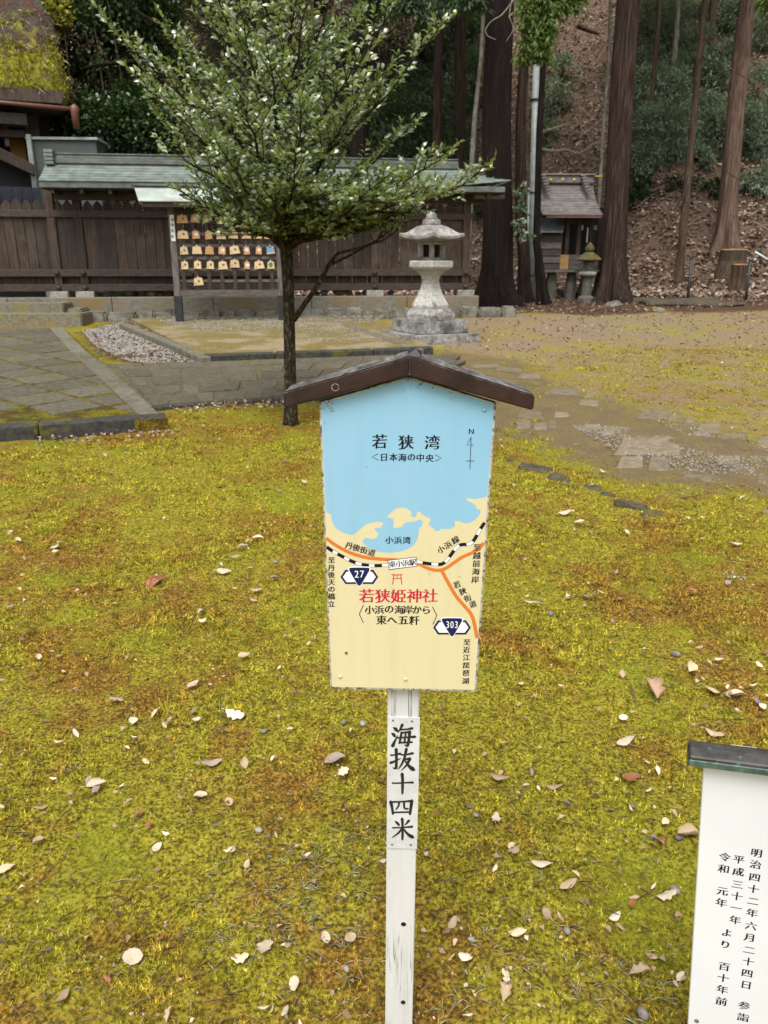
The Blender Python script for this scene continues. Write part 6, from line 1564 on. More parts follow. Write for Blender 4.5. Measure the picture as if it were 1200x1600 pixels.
b = MB(); ribbon(b, SGM, [c8(187, 293), c8(127, 323), c8(187, 353)], 1.0, -0.0024); ribbon(b, SGM, [c8(720, 303), c8(777, 333), c8(720, 363)], 1.0, -0.0024); b.build('bracket', MT['print_black'], sign)
put_text(sign, SGM, [('N', 736.5, 674)], 11.5, 'print_black', -0.0024, 0, 'north_letter', 0.03, 0.0, 0.0, 1.0)
b = MB(); ribbon(b, SGM, [c8(1057, 138), c8(1045, 437)], 1.0, -0.0024); ribbon(b, SGM, [c8(1057, 138), c8(1015, 212), c8(1080, 212)], 0.9, -0.0026); ribbon(b, SGM, [c8(1007, 360), c8(1087, 362)], 0.9, -0.0027); b.build('north_arrow', MT['print_black'], sign)
word('小浜湾', [(513, 255), (568, 256), (622, 257)], 12.8)
for ch, p in zip('丹後街道', [(262, 290), (308, 303), (355, 318), (402, 334)]): word(ch, [p], 12.5, tilt=-14)
for ch, p in zip('小浜線', [(836, 313), (880, 285), (926, 254)]): word(ch, [p], 12.5, tilt=30)
for ch, p in zip('東小浜駅', [(531, 406), (575, 402), (617, 398), (660, 393)]): put_text(sign, SGM, [(ch, *c2(*p))], 11.6, 'print_black', -0.0024, 6)
word('至丹後天の橋立', [(152, 380), (151, 428), (151, 472), (152, 518), (152, 563), (152, 607), (152, 654)], 11.6)
word('至越前海岸', [(1062, 300), (1060, 352), (1057, 402), (1054, 452), (1050, 503)], 12.4)
for ch, p in zip('若狭街道', [(936, 533), (972, 575), (1003, 618), (1035, 656)]): word(ch, [p], 12.0, tilt=20)
word('若狭姫神社', [(372, 603), (472, 604), (570, 605), (670, 604), (768, 602)], 25, 'shrine_red', bold=0.032, thin=0.006)
word('小浜の海岸から', [(390, 690), (451, 690), (512, 688), (575, 690), (630, 690), (688, 690), (745, 692)], 15.5)
word('東へ五粁', [(464, 754), (530, 757), (600, 755), (670, 757)], 16.8)
b = MB(); ribbon(b, SGM, [c2(352, 660), c2(326, 716), c2(351, 773)], 1.2, -0.0024); ribbon(b, SGM, [c2(782, 672), c2(810, 725), c2(786, 782)], 1.2, -0.0024); b.build('bracket', MT['print_black'], sign)
word('至近江琵琶湖', [(998, 893), (996, 940), (995, 988), (993, 1037), (992, 1085), (990, 1135)], 11.6)
# domed screw heads under the paint, rust spot, specks caught under the roof
for (x, y, mt) in ((531.5, 1057, 'land_cream'), (757, 640, 'sea_blue'), (634, 1061, 'land_cream')):
    xx, zz = U(x, y); MB().lathe([(0.0035, 0.0), (0.003, 0.0012), (0.001, 0.002)], 12).build('screw', MT[mt], sign, M=Matrix.Translation((xx, -0.0006, zz)) @ Matrix.Rotation(R(90), 4, 'X'), smooth=True)
xx, zz = U(541, 1020); MB().lathe([(0.0028, 0.0), (0.0022, 0.001), (0.0008, 0.0013)], 9).build('rust_spot', MT['twig'], sign, M=Matrix.Translation((xx, -0.0006, zz)) @ Matrix.Rotation(R(90), 4, 'X'))
random.seed(8); b = MB()
for (x, y, l, nn_) in [(640, 592, 6, 16), (657, 601, 4, 8), (676, 606, 5, 2), (703, 613, 5, 2), (630, 611, 3, 1), (512, 631, 6, 14), (515, 641, 4, 6), (508, 661, 2, 1), (573, 729, 2, 1), (706, 623, 2, 1), (718, 901, 2, 1), (671, 896, 1.5, 1)]:
    for k in range(nn_):
        x0, y0 = x + random.gauss(0, l * .7) * (nn_ > 2), y + random.gauss(0, l * .6) * (nn_ > 2); a = random.uniform(0, 3.14)
        ribbon(b, SGM, [(x0 - 1.6 * math.cos(a), y0 - 1.6 * math.sin(a)), (x0 + random.gauss(0, .5), y0 + random.gauss(0, .5)), (x0 + 1.6 * math.cos(a), y0 + 1.6 * math.sin(a))], 0.6, -0.0040 - 0.00005 * k)
b.build('debris', MT['twig'], sign)
# roof of folded brown sheet: two sloping boxes meeting at the ridge
yf, yb = -0.018, 0.060
Uf = lambda x, y: U(x, y, yf)
for side, pts in (('l', [(443, 613), (448, 637), (639.3, 588), (639.3, 556)]), ('r', [(640.7, 588), (833, 641.5), (836, 618), (640.7, 556)])):
    q = [Uf(*p) for p in pts]
    b = MB(); b.prism([(x, yf, z) for x, z in q], (0, yb - yf, 0)); o = b.build('roof_panel', MT['brown_sheet'], sign, bevel=0.0022, seg=2)
    roughen(o, 0.0012, 40, 0)
x0, z0 = Uf(648, 557)
b = MB(); b.add([(x0 - .012, yf + .01, z0 + .0005), (x0 + .010, yf + .008, z0 - .002), (x0 + .012, yf + .045, z0 + .004), (x0 - .006, yf + .05, z0 + .009), (x0 + .002, yf + .02, z0 + .010)], [(0, 1, 4), (1, 2, 4), (2, 3, 4), (3, 0, 4)]); b.build('torn_flashing', MT['black_metal'], sign)
b = MB()
for k in range(16): ribbon(b, SGM @ Matrix.Translation((0, yf, 0)), [(524 + 5.6 * math.cos(k / 16 * 6.283), 605 + 5.5 * math.sin(k / 16 * 6.283)), (524 + 5.6 * math.cos((k + 1) / 16 * 6.283), 605 + 5.5 * math.sin((k + 1) / 16 * 6.283))], 0.8, yf - 0.0012, raw=True)
b.build('scratch_ring', MT['sign_edge'], sign)
# post behind the board, with the altitude plate
yp = 0.0185; UP = lambda x, y: U(x, y, yp); PMx = SGM @ Matrix.Translation((0, yp, 0))
xl0 = UP(604.8, 1200)[0]; xl1 = UP(653.2, 1200)[0]
zt_ = UP(630, 1000)[1]
MB().bx(xl0, xl1, yp, yp + 0.05, -0.35, zt_).build('post', MT['white_timber'], sign, bevel=0.0015)
qa, qb = UP(606, 1119), UP(651.2, 1325.5)
plate = MB().bx(qa[0], qb[0] + 0.0006, yp - 0.0022, yp - 0.0002, qb[1], qa[1]).build('altitude_plate', MT['white_plate'], sign, bevel=0.0004)
PL = SGM @ Matrix.Translation((0, yp - 0.0024, 0))
for ch, x, y, s in (('海', 630.5, 1150, 37), ('抜', 629, 1187.5, 37), ('十', 629, 1224.5, 35), ('四', 628, 1262, 35), ('米', 629, 1295.5, 35)):
    brush(plate, PL, ch, x, y, s, yp - 0.0024)
for (x, y) in ((614, 1125.5), (643.5, 1127), (612.5, 1319.5), (642, 1320)):
    xx, zz = plane_uv(PL, x, y); MB().lathe([(0.0022, 0.0), (0.0019, 0.0009), (0.0006, 0.0012)], 12).build('screw', MT['grey_metal'], plate, M=Matrix.Translation((xx, yp - 0.0023, zz)) @ Matrix.Rotation(R(90), 4, 'X'), smooth=True)
for (x, y) in ((630.5, 1444), (630, 1566)):
    xx, zz = UP(x, y)
    MB().lathe([(0.0052, 0.0), (0.0052, 0.0006), (0.0042, 0.0008), (0.0040, 0.0003), (0.0004, 0.0003)], 16).build('bolt_hole', MT['dark_inside'], sign, M=Matrix.Translation((xx, yp - 0.0001, zz)) @ Matrix.Rotation(R(90), 4, 'X'), smooth=True)

# ------------------------------------------------------------------ the white notice board at the right
upv = Vector((-0.07, 0.0135, 1)).normalized(); ph = R(18.7)
rv = Vector((math.cos(ph), -math.sin(ph), 0.07 * math.cos(ph) + 0.0135 * math.sin(ph))).normalized(); yv = upv.cross(rv).normalized(); rv = yv.cross(upv).normalized()
NP_ = P(1100, 1186, 1.0)
NM = Matrix(((rv.x, yv.x, upv.x, NP_.x), (rv.y, yv.y, upv.y, NP_.y), (rv.z, yv.z, upv.z, NP_.z), (0, 0, 0, 1)))
gz = float(ground_z(NP_.x, NP_.y))
note = thing('notice_board', 'white notice board with a green copper cap and black writing at the right edge', 'sign', NM)
simple('white_panel', (0.68, 0.70, 0.735), (0.74, 0.76, 0.795), 3, 0.35, bump=0)
simple('patina', (0.030, 0.030, 0.028), (0.070, 0.066, 0.062), 40, 0.5, bump=0.2, bdist=0.002, c3=(0.10, 0.20, 0.16), s3=60, t3=(0.60, 0.68))
simple('patina_green', (0.035, 0.062, 0.052), (0.10, 0.17, 0.14), 60, 0.55, bump=0.2, bdist=0.002, c3=(0.05, 0.05, 0.045), s3=30)
MB().bx(0, 0.40, 0, 0.012, -0.58, 0.004).build('panel', MT['white_panel'], note, bevel=0.0012)
cap = MB().prism([(-0.022, -0.018, 0.0), (-0.022, -0.018, 0.014), (-0.020, 0.0, 0.019), (-0.020, 0.012, 0.019), (-0.022, 0.026, 0.014), (-0.022, 0.026, 0.0)], (0.444, 0, 0)).build('cap', MT['patina'], note, bevel=0.002)
MB().bx(-0.0225, 0.423, -0.0205, -0.0178, -0.002, 0.009).build('cap_edge', MT['patina_green'], cap, bevel=0.0012)
MB().bx(-0.0235, -0.0225, -0.018, 0.02, -0.006, 0.012).build('cap_end', MT['patina'], cap)
for (x, y) in ((1116, 1192), (1088.5, 1595)):
    xx, zz = plane_uv(NM, x, y); MB().lathe([(0.0040, 0.0), (0.0034, 0.0012), (0.0012, 0.002), (0.001, 0.0012)], 14).build('screw', MT['grey_metal'], note, M=Matrix.Translation((xx, -0.0002, zz)) @ Matrix.Rotation(R(90), 4, 'X'), smooth=True)
for x in (0.06, 0.34):
    MB().bx(x - 0.02, x + 0.02, 0.0125, 0.05, -1.15, 0.0).build('leg', MT['white_timber'], note, bevel=0.002)
c5 = lambda x, y: (1040 + x / 3.406, 1130 + y / 3.406)
def ntext(s, pts, size=18.5): put_text(note, NM, [(ch, *c5(*p)) for ch, p in zip(s, pts)], size, 'print_black', -0.0006, -3.5, bold=0.040, thin=-0.003, slope=0.07)
ntext('明治四十二年六月二十四日参詣', [(484, 690), (479, 752), (474, 820), (468, 882), (466, 947), (460, 1010), (455, 1078), (448, 1140), (445, 1207), (440, 1268), (434, 1330), (429, 1392), (418, 1503), (412, 1565)])
ntext('平成三十一年', [(390, 725), (387, 790), (382, 858), (379, 920), (375, 983), (370, 1047)])
ntext('よ', [(326, 1115)], 18); ntext('り', [(318, 1178)], 18)
ntext('令和元年', [(315, 712), (310, 775), (302, 893), (297, 955)])
ntext('百十年前', [(312, 1295), (307, 1355), (302, 1417), (297, 1480)])

# ------------------------------------------------------------------ moss carpet
AP_POLY = [front_l, (f_r[0] + 0.1, f_r[1] - 0.12), po[0], po[-1], back_l]
CP_POLY = gp([(150, 572), (330, 568), (500, 562), (660, 556), (668, 580), (650, 604), (640, 612), (446, 626), (238, 642)])
def tufts(d0, d1, spacing, blades, bl, bw):
    half = 0.62 * d1 + 0.8
    nx = int(2 * half / spacing); ny = int((d1 - d0) / spacing)
    gx, gy = np.meshgrid(np.linspace(-half, half, nx), np.linspace(d0, d1, ny)); x = gx.ravel() + RNG.normal(0, spacing * .45, gx.size); y = gy.ravel() + RNG.normal(0, spacing * .45, gy.size)
    ok = np.abs(x) < 0.62 * y + 0.75
    x, y = x[ok], y[ok]
    mk = masks(x, y); ok = (mk[:, 0] < 0.42 + RNG.normal(0, .2, len(x))) & (mk[:, 1] < 0.4) & (mk[:, 2] < RNG.uniform(0.2, 0.95, len(x)))
    for q in (AP_POLY, CP_POLY, bedq): ok &= poly_sd(x, y, q) < -0.01
    x, y = x[ok], y[ok]; n = len(x)
    bare = (vnoise(x, y, 0.16, 9) > 0.80) & (RNG.random(n) < 0.8); x, y = x[~bare], y[~bare]; n = len(x)
    zz = ground_z(x, y) + relief(x, y)
    c = np.stack([x, y, zz], 1)
    hs = RNG.uniform(0.55, 1.45, n) * (0.55 + 0.75 * np.clip(0.5 + 0.35 * np.sin(x * 5.3 + 2.2 * np.sin(y * 4.1)) + 0.35 * np.sin(y * 6.7 + 1.9 * np.sin(x * 3.7)), 0, 1))
    N = n * blades
    C = np.repeat(c, blades, 0); H = np.repeat(hs, blades); a = RNG.random(N) * 6.283; rr = np.sqrt(RNG.random(N)) * spacing * 0.85
    base = C + np.stack([rr * np.cos(a), rr * np.sin(a), -0.003 + 0 * a], 1)
    a2 = RNG.random(N) * 6.283; lean = np.abs(RNG.normal(1.35, 0.7, N))
    d = nrm(np.stack([np.cos(a2) * lean, np.sin(a2) * lean, np.ones(N)], 1)); sd = np.stack([-np.sin(a2 + RNG.normal(0, .6, N)), np.cos(a2), 0 * a2], 1)
    Ln = (RNG.uniform(0.5, 1.2, N) * bl * H)[:, None]; W = (RNG.uniform(0.6, 1.3, N) * bw)[:, None]
    V = np.stack([base - sd * W, base + sd * W, base + d * Ln], 1).reshape(-1, 3)
    T = np.arange(N * 3).reshape(-1, 3)
    t = np.repeat(np.clip(np.repeat(RNG.random(n), blades) * 0.7 + RNG.random(N) * 0.3, 0, 1), 3)
    return V, T, t
parts = [tufts(1.0, 1.7, 0.0135, 13, 0.0125, 0.0021), tufts(1.7, 2.7, 0.018, 12, 0.0150, 0.0027), tufts(2.7, 4.2, 0.027, 12, 0.019, 0.0038), tufts(4.2, 6.5, 0.043, 11, 0.021, 0.0058), tufts(6.5, 12.5, 0.085, 11, 0.022, 0.0105)]
off = 0; VV, TT, tt = [], [], []
for V, T, t in parts: VV.append(V); TT.append(T + off); tt.append(t); off += len(V)
me = fast_mesh('moss', np.concatenate(VV), np.concatenate(TT), {'tint': np.concatenate(tt)})
moss = link('moss', me, MT['moss_tuft']); tag(moss, 'yellow green moss carpet with rusty brown patches', kind='stuff')
N_MOSS = len(me.polygons)
# thin dry grass among the moss
pos, dv = [], []
for (cx, cy, n, sx, sy) in [(480, 1395, 60, 60, 50), (430, 1440, 36, 50, 30), (545, 1340, 26, 40, 30), (560, 1480, 24, 30, 40), (470, 1330, 20, 60, 30), (820, 1480, 16, 60, 50), (900, 1560, 26, 80, 30), (1010, 1540, 30, 60, 40), (300, 1470, 14, 80, 60), (700, 1590, 20, 60, 20), (620, 1300, 8, 10, 20), (1060, 1120, 20, 60, 40), (360, 1110, 20, 60, 30), (250, 1330, 12, 90, 60), (820, 1360, 14, 90, 60), (150, 1550, 14, 90, 40)]:
    for k in range(n):
        g = G(random.gauss(cx, sx), random.gauss(cy, sy)); a0 = random.random() * 6.283
        for q in range(random.choice((2, 3, 4))):
            a = a0 + random.gauss(0, 1.2); pos.append((g.x, g.y, g.z + 0.006 + float(relief(g.x, g.y)))); dv.append((math.cos(a), math.sin(a), random.uniform(0.1, 0.7)))
pos = np.array(pos); dv = np.array(dv); n = len(pos)
gr = link('dry_grass', leaves('dry_grass', pos, dv, np.tile([0, 0, 1.0], (n, 1)), RNG.uniform(0.014, 0.036, n), 0.0010, 0.3, 0.25), MT['dead_grass']); tag(gr, 'thin bleached grass blades sprouting in the moss', kind='stuff')

# ------------------------------------------------------------------ fallen leaves on the lawn
def leafdry(name, c1, c2, c3):
    m = NT(name); v = m.pos((1, 1, 1), True); n = m.noise(v, 60, 5, .6); w_ = m.node('ShaderNodeTexWave'); m.l.new(m.pos((60, 60, 60), True), w_.inputs[0]); w_.inputs['Scale'].default_value = 3.2; w_.inputs['Distortion'].default_value = 1.5
    c = m.ramp(n, [(0.32, c1), (0.52, c2), (0.72, c3)]); r = m.math('ADD', m.math('MULTIPLY', m.rand(), 0.5), 0.72); c = m.mix(1.0, c, r, 'MULTIPLY')
    m.color(c).rough(0.6).spec(0.35).bump(n, 0.3, 0.002); MT[name] = m.m
leafdry('leaf_tan', (0.36, 0.25, 0.14), (0.60, 0.455, 0.285), (0.76, 0.635, 0.44))
leafdry('leaf_cream', (0.48, 0.38, 0.25), (0.70, 0.58, 0.43), (0.82, 0.73, 0.58))
leafdry('leaf_pink', (0.25, 0.155, 0.10), (0.46, 0.315, 0.21), (0.62, 0.47, 0.345))
leafdry('leaf_grey', (0.16, 0.115, 0.09), (0.33, 0.26, 0.215), (0.50, 0.43, 0.38))
leafdry('leaf_rust', (0.15, 0.055, 0.025), (0.30, 0.12, 0.05), (0.46, 0.23, 0.12))
LV = {}
random.seed(91)
def leaf_shape(kind, k):
    """dry leaf of unit length: outline by kind, curled across and along"""
    nu, nv = 15, 7; curl = random.uniform(-0.5, 0.9); roll = random.uniform(0.2, 1.5) * random.choice((-1, 1)); tw = random.uniform(-.5, .5)
    b = MB(); vs = []
    for i in range(nu):
        u = i / (nu - 1)
        if kind == 'oval': w = 0.27 * math.sin(math.pi * min(1, max(0.0, u)) ** 0.85) ** 0.8
        elif kind == 'round': w = 0.40 * math.sin(math.pi * u) ** 0.6
        elif kind == 'lobed': w = 0.30 * math.sin(math.pi * u) ** 0.6 * (1 + 0.22 * math.cos(u * 19 + k))
        else: w = 0.15 * math.sin(math.pi * u) ** 0.8
        w = max(w, 0.004)
        for j in range(nv):
            s = (j / (nv - 1) - 0.5) * 2
            edge = 1 + (random.uniform(-.10, .06) if abs(s) == 1 else 0)
            a = s * roll * 0.6
            x = u - 0.5; y = w * s * edge * (math.cos(a) * 0.9 + 0.1); z = w * abs(s) * math.sin(abs(a)) * (1 if roll > 0 else -0.6) + curl * 0.22 * (u - 0.45) ** 2 * 2 + 0.05 * math.sin(u * 9 + k) * abs(s) * 0.6 + 0.03
            vs.append((x, y * math.cos(tw * (u - .5)) - z * math.sin(tw * (u - .5)), z * math.cos(tw * (u - .5)) + y * math.sin(tw * (u - .5))))
    vs += [(-0.72, random.uniform(-.06, .06), 0.05), (-0.72, random.uniform(-.06, .06) + .012, 0.05)]
    fs = [(i * nv + j, (i + 1) * nv + j, (i + 1) * nv + j + 1, i * nv + j + 1) for i in range(nu - 1) for j in range(nv - 1)]
    n0 = len(vs) - 2; fs.append((3, n0 + 1, n0))
    me = bpy.data.meshes.new('fallen_leaf'); me.from_pydata(vs, [], fs); me.polygons.foreach_set('use_smooth', [True] * len(me.polygons)); me.update(); return me
for kind in ('oval', 'round', 'lobed', 'narrow'):
    for mt in ('leaf_tan', 'leaf_cream', 'leaf_pink', 'leaf_grey', 'leaf_rust'):
        LV[kind, mt] = []
        for k in range(3):
            me = leaf_shape(kind, k); me.materials.append(MT[mt]); LV[kind, mt].append(me)
def lay_leaf(px, py, wpx, kind, mt, label, yaw=None, group='fallen leaves on the moss', tilt=0.22):
    g = G(px, py, 0.016); z = g.z + random.uniform(-0.006, 0.004) + float(relief(g.x, g.y)) + 0.0025 * min(g.y, 6)
    D = g.y / (ray(px, py).y) ; size = wpx / FPX * D * 1.0
    me = random.choice(LV[kind, mt]); o = bpy.data.objects.new('fallen_leaf', me); COL.objects.link(o)
    o.location = (g.x, g.y, z); o.rotation_euler = (random.gauss(0, tilt), random.gauss(0, tilt), random.random() * 6.283 if yaw is None else R(yaw)); o.scale = (size, size, size)
    o['label'] = label; o['category'] = 'leaf'; o['group'] = group
    return o
s2 = lambda x, y: (x / 2, 1000 + y / 2)
s3 = lambda x, y: (640 + x / 2.143, 1060 + y / 2.143)
s4 = lambda x, y: (740 + x / 2.609, 700 + y / 2.609)
s5 = lambda x, y: (x / 2.308, 640 + y / 2.308)
T_, C_, K_, G_, U_ = 'leaf_tan', 'leaf_cream', 'leaf_pink', 'leaf_grey', 'leaf_rust'
big = [(s2(828, 962), 44, 'lobed', C_, 'large cream lobed leaf left of the upper hole in the post', 80), (s2(750, 976), 30, 'lobed', T_, 'ragged tan leaf just left of the large cream lobed leaf', 0),
       (s2(412, 970), 32, 'round', C_, 'round pale leaf alone on the moss at lower left', 10), (s2(195, 1105), 32, 'oval', K_, 'reddish brown oval leaf near the bottom left corner', 75),
       (s2(660, 388), 36, 'oval', G_, 'grey tan curled leaf left of the lettered plate', 30), (s2(1047, 370), 34, 'round', G_, 'grey brown leaf close to the left of the lettered plate', 15),
       (s2(302, 467), 32, 'oval', C_, 'long cream leaf in the left half of the moss', 5), (s2(625, 475), 22, 'round', C_, 'pale round leaf below the grey tan curled leaf', None),
       (s2(735, 236), 34, 'lobed', C_, 'crumpled cream leaf on the rusty moss left of the sign board foot', None), (s2(10, 715), 34, 'oval', T_, 'tan leaf cut by the left edge of the picture', 40),
       (s2(1070, 405), 24, 'lobed', C_, 'ragged cream leaf below the grey brown leaf by the plate', None), (s2(890, 1150), 22, 'oval', C_, 'cream leaf standing near the bottom left of the post', 70),
       (s2(1065, 1120), 24, 'narrow', U_, 'narrow brown leaf with a long stalk left of the lower hole', 60), (s2(365, 190), 26, 'lobed', G_, 'curled greyish leaf on the rusty moss at left', None),
       (s2(603, 138), 22, 'oval', K_, 'brown leaf upper left of the crumpled cream leaf', None), (s2(128, 534), 20, 'oval', K_, 'pinkish leaf near the left edge of the moss', None),
       (s2(490, 640), 24, 'oval', C_, 'cream leaf on edge in the lower left moss', 70), (s2(763, 47), 20, 'round', T_, 'small round tan leaf left of the board corner', None),
       (s3(818, 50), 54, 'lobed', K_, 'large pinkish leaf with twigs above the notice board', 80), (s3(1013, 48), 28, 'round', T_, 'round tan leaf right of the large pinkish leaf', None), (s3(1093, 57), 34, 'oval', C_, 'cream leaf at the right above the notice board cap', 5),
       (s3(723, 215), 32, 'oval', C_, 'pointed yellow cream leaf left of the notice board cap', 15), (s3(1022, 188), 30, 'oval', T_, 'tan leaf touching the top of the copper cap', -40), (s3(740, 358), 28, 'lobed', U_, 'orange brown leaf left of the notice board', 10),
       (s3(485, 366), 28, 'oval', K_, 'brown oval leaf right of the lettered plate', 0), (s3(290, 465), 26, 'lobed', C_, 'ragged cream leaf right of the lower plate end', None), (s3(930, 555), 36, 'round', T_, 'tan leaf with a pebble beside the notice board', 0),
       (s3(840, 558), 22, 'oval', U_, 'small red brown leaf near the pebble by the notice board', 40), (s3(443, 632), 34, 'oval', C_, 'bright cream leaf on the rusty patch right of the post', 0), (s3(530, 716), 32, 'oval', T_, 'folded tan leaf below the bright cream leaf', 20),
       (s3(855, 754), 34, 'lobed', C_, 'ragged cream leaf by the brown pebble', 10), (s3(143, 846), 26, 'oval', T_, 'upright tan leaf right of the upper hole in the post', 60), (s3(318, 1085), 40, 'lobed', T_, 'curled tan leaf near the bottom right of the post', 70),
       (s3(770, 1005), 36, 'lobed', T_, 'torn tan leaf left of the foot of the notice board', 10), (s3(360, 876), 30, 'oval', T_, 'tan leaf beside a dark hole in the moss right of the post', 5), (s3(300, 320), 34, 'oval', K_, 'brown pointed leaf right of the upper plate', 5),
       (s4(1065, 405), 24, 'oval', C_, 'cream leaf near the gravel at the right edge', 5), (s4(887, 900), 24, 'round', T_, 'round tan leaf in the right moss below the rusty patch', None), (s4(375, 270), 22, 'oval', C_, 'pale oval leaf near the sunken edging stones', 0), (s4(432, 302), 17, 'round', C_, 'pale round leaf beside the sunken edging stones', None),
       (s4(600, 618), 16, 'oval', U_, 'red brown leaf in the middle of the right moss', 20), (s4(240, 665), 30, 'narrow', C_, 'thin cream leaf on the moss right of the orange road end', -10), (s5(808, 587), 24, 'oval', C_, 'pale oval leaf left of the map sign at road height', 0), (s5(930, 467), 18, 'oval', C_, 'pale leaf left of the map coast', 10), (s5(875, 500), 18, 'round', T_, 'tan leaf left of the map coast', None), (s5(845, 533), 22, 'narrow', G_, 'grey curled leaf left of the map sign', 40), (s5(203, 497), 24, 'lobed', C_, 'crumpled cream leaf in the far left moss', None), (s5(923, 648), 20, 'lobed', K_, 'red brown leaf left of the route badge', None)]
for (pp_, w_, kind, mt, lab, yaw) in big: lay_leaf(pp_[0], pp_[1], w_, kind, mt, lab, yaw)
random.seed(17)
TONE = {C_: 'cream', T_: 'tan', K_: 'pinkish', G_: 'greyish', U_: 'rusty'}
MARKS = [('upper hole in the post', 630, 1444), ('lower hole in the post', 630, 1566), ('lettered plate', 630, 1222), ('lower left corner of the map board', 517, 1076), ('lower right corner of the map board', 743, 1080), ('route 27 badge', 530, 900), ('route 303 badge', 735, 980),
         ('copper cap of the notice board', 1085, 1165), ('writing on the notice board', 1085, 1400), ('dry cedar sprig', 246, 908), ('large pinkish leaf', 1022, 1085), ('foot of the young tree', 455, 665), ('corner of the approach kerb', 262, 672), ('large cream lobed leaf', 414, 1481), ('round pale leaf', 206, 1485), ('reddish oval leaf', 97, 1552),
         ('grey tan curled leaf', 330, 1194), ('sunken edging stones', 930, 775), ('gravel patch at the right edge', 1165, 895), ('white pebble by the post', 541, 1509), ('crumpled cream leaf', 367, 1118), ('bright cream leaf', 847, 1355), ('upright tan leaf', 707, 1455), ('torn tan leaf', 1000, 1529), ('long cream leaf', 151, 1233),
         ('painted coast at the left board edge', 505, 800), ('painted coast at the right board edge', 765, 780), ('bottom left picture corner', 0, 1600), ('left picture edge at map height', 0, 850), ('left picture edge at plate height', 0, 1220), ('right picture edge above the notice board', 1200, 1060), ('reddish twig at the board corner', 480, 1090), ('wide flat paver', 1015, 700), ('curled tan leaf', 788, 1566)]
USED = set()
def leaf_label(px, py, mt, kind):
    """colour, shape and the nearest thing one can find"""
    for name, mx_, my_ in sorted(MARKS, key=lambda q: math.dist((px, py), q[1:])):
        dx, dy = px - mx_, py - my_; d = math.hypot(dx, dy)
        v = 'above' if dy < 0 else 'below'; hz = 'left of' if dx < 0 else 'right of'
        rel = v if abs(dy) > 2.2 * abs(dx) else hz if abs(dx) > 2.2 * abs(dy) else v + ' and ' + hz
        for far_ in ((['just'] if d < 60 else []) + (['further'] if d < 160 else []) + ['well']):
            lab = '%s %s leaf %s %s the %s' % (TONE[mt], kind, far_, rel, name)
            if lab not in USED: USED.add(lab); return lab
cnt = 0; px = py = 0
while cnt < 235:
    if px and random.random() < 0.38: px, py = px + random.gauss(0, 26), py + random.gauss(0, 13)     # leaves gather
    else: py = 690 + 910 * random.random() ** 1.15; px = random.uniform(-10, 1210)
    if not 690 < py < 1600: continue
    if not 0 < px < 1200 or (590 < px < 665 and py > 1080): continue
    if 500 < px < 775 and py < 1080: continue
    if px > 1065 and py > 1150: continue
    g = G(px, py)
    if masks(np.array([g.x]), np.array([g.y]))[0, 0] > 0.5: continue
    if poly_sd(np.array([g.x]), np.array([g.y]), AP_POLY)[0] > -0.1: continue
    wpx = random.uniform(0.014, 0.036) * min(1.8, 1 + 0.14 * max(0, g.y - 1.6)) * FPX / (g.y / ray(px, py).y)
    mt = random.choices([C_, T_, K_, G_, U_], [5, 6, 1.5, 2, 2])[0]
    kd = random.choice(['oval', 'oval', 'lobed', 'narrow', 'round']); lay_leaf(px, py, wpx, kd, mt, leaf_label(px, py, mt, kd), tilt=0.4); cnt += 1
# crumbs of leaves too small to count
n = 2400; pyv = 660 + 940 * RNG.random(n) ** 1.3; pxv = RNG.uniform(-40, 1240, n); pos = []
for a, c_ in zip(pxv, pyv):
    g = G(a, c_, 0.016)
    pos.append((g.x, g.y, g.z + float(relief(g.x, g.y)) + 0.002 * min(g.y, 6)))
pos = np.array(pos)
ok = (masks(pos[:, 0], pos[:, 1])[:, 0] < 0.8) & (poly_sd(pos[:, 0], pos[:, 1], AP_POLY) < -0.05) & (poly_sd(pos[:, 0], pos[:, 1], CP_POLY) < 0); pos = pos[ok]; n = len(pos)
dv = RNG.normal(0, 1, (n, 3)); dv[:, 2] *= 0.25; sz = (0.004 + 0.016 * RNG.random(n) ** 3) * (0.8 + pos[:, 1] * 0.22)
crumbs = link('leaf_crumbs', leaves('leaf_crumbs', pos, dv, np.tile([0, 0, 1.0], (n, 1)) + RNG.normal(0, .4, (n, 3)), sz, sz * 0.35, .3, .2), MT['crumb']); tag(crumbs, 'crumbled bits of dry leaf scattered over the moss', kind='stuff')
# brown cedar needles and stalks lying in the moss
n = 1500; pyv = 690 + 910 * RNG.random(n) ** 0.9; pxv = RNG.uniform(-40, 1240, n); pos = []
for a, c_ in zip(pxv, pyv):
    g = G(a, c_, 0.014); pos.append((g.x, g.y, g.z + float(relief(g.x, g.y))))
pos = np.array(pos); ok = (masks(pos[:, 0], pos[:, 1])[:, 0] < 0.6) & (poly_sd(pos[:, 0], pos[:, 1], AP_POLY) < -0.05); pos = pos[ok]; n = len(pos)
dv = RNG.normal(0, 1, (n, 3)); dv[:, 2] *= 0.2
nl = link('needle_litter', leaves('needle_litter', pos, dv, np.tile([0, 0, 1.0], (n, 1)), RNG.uniform(0.015, 0.06, n), 0.0011 + 0.0003 * pos[:, 1], .3, .15, RNG.random(n) ** 2 * 0.8), MT['crumb']); tag(nl, 'dry brown needles and stalks lying in the moss', kind='stuff')
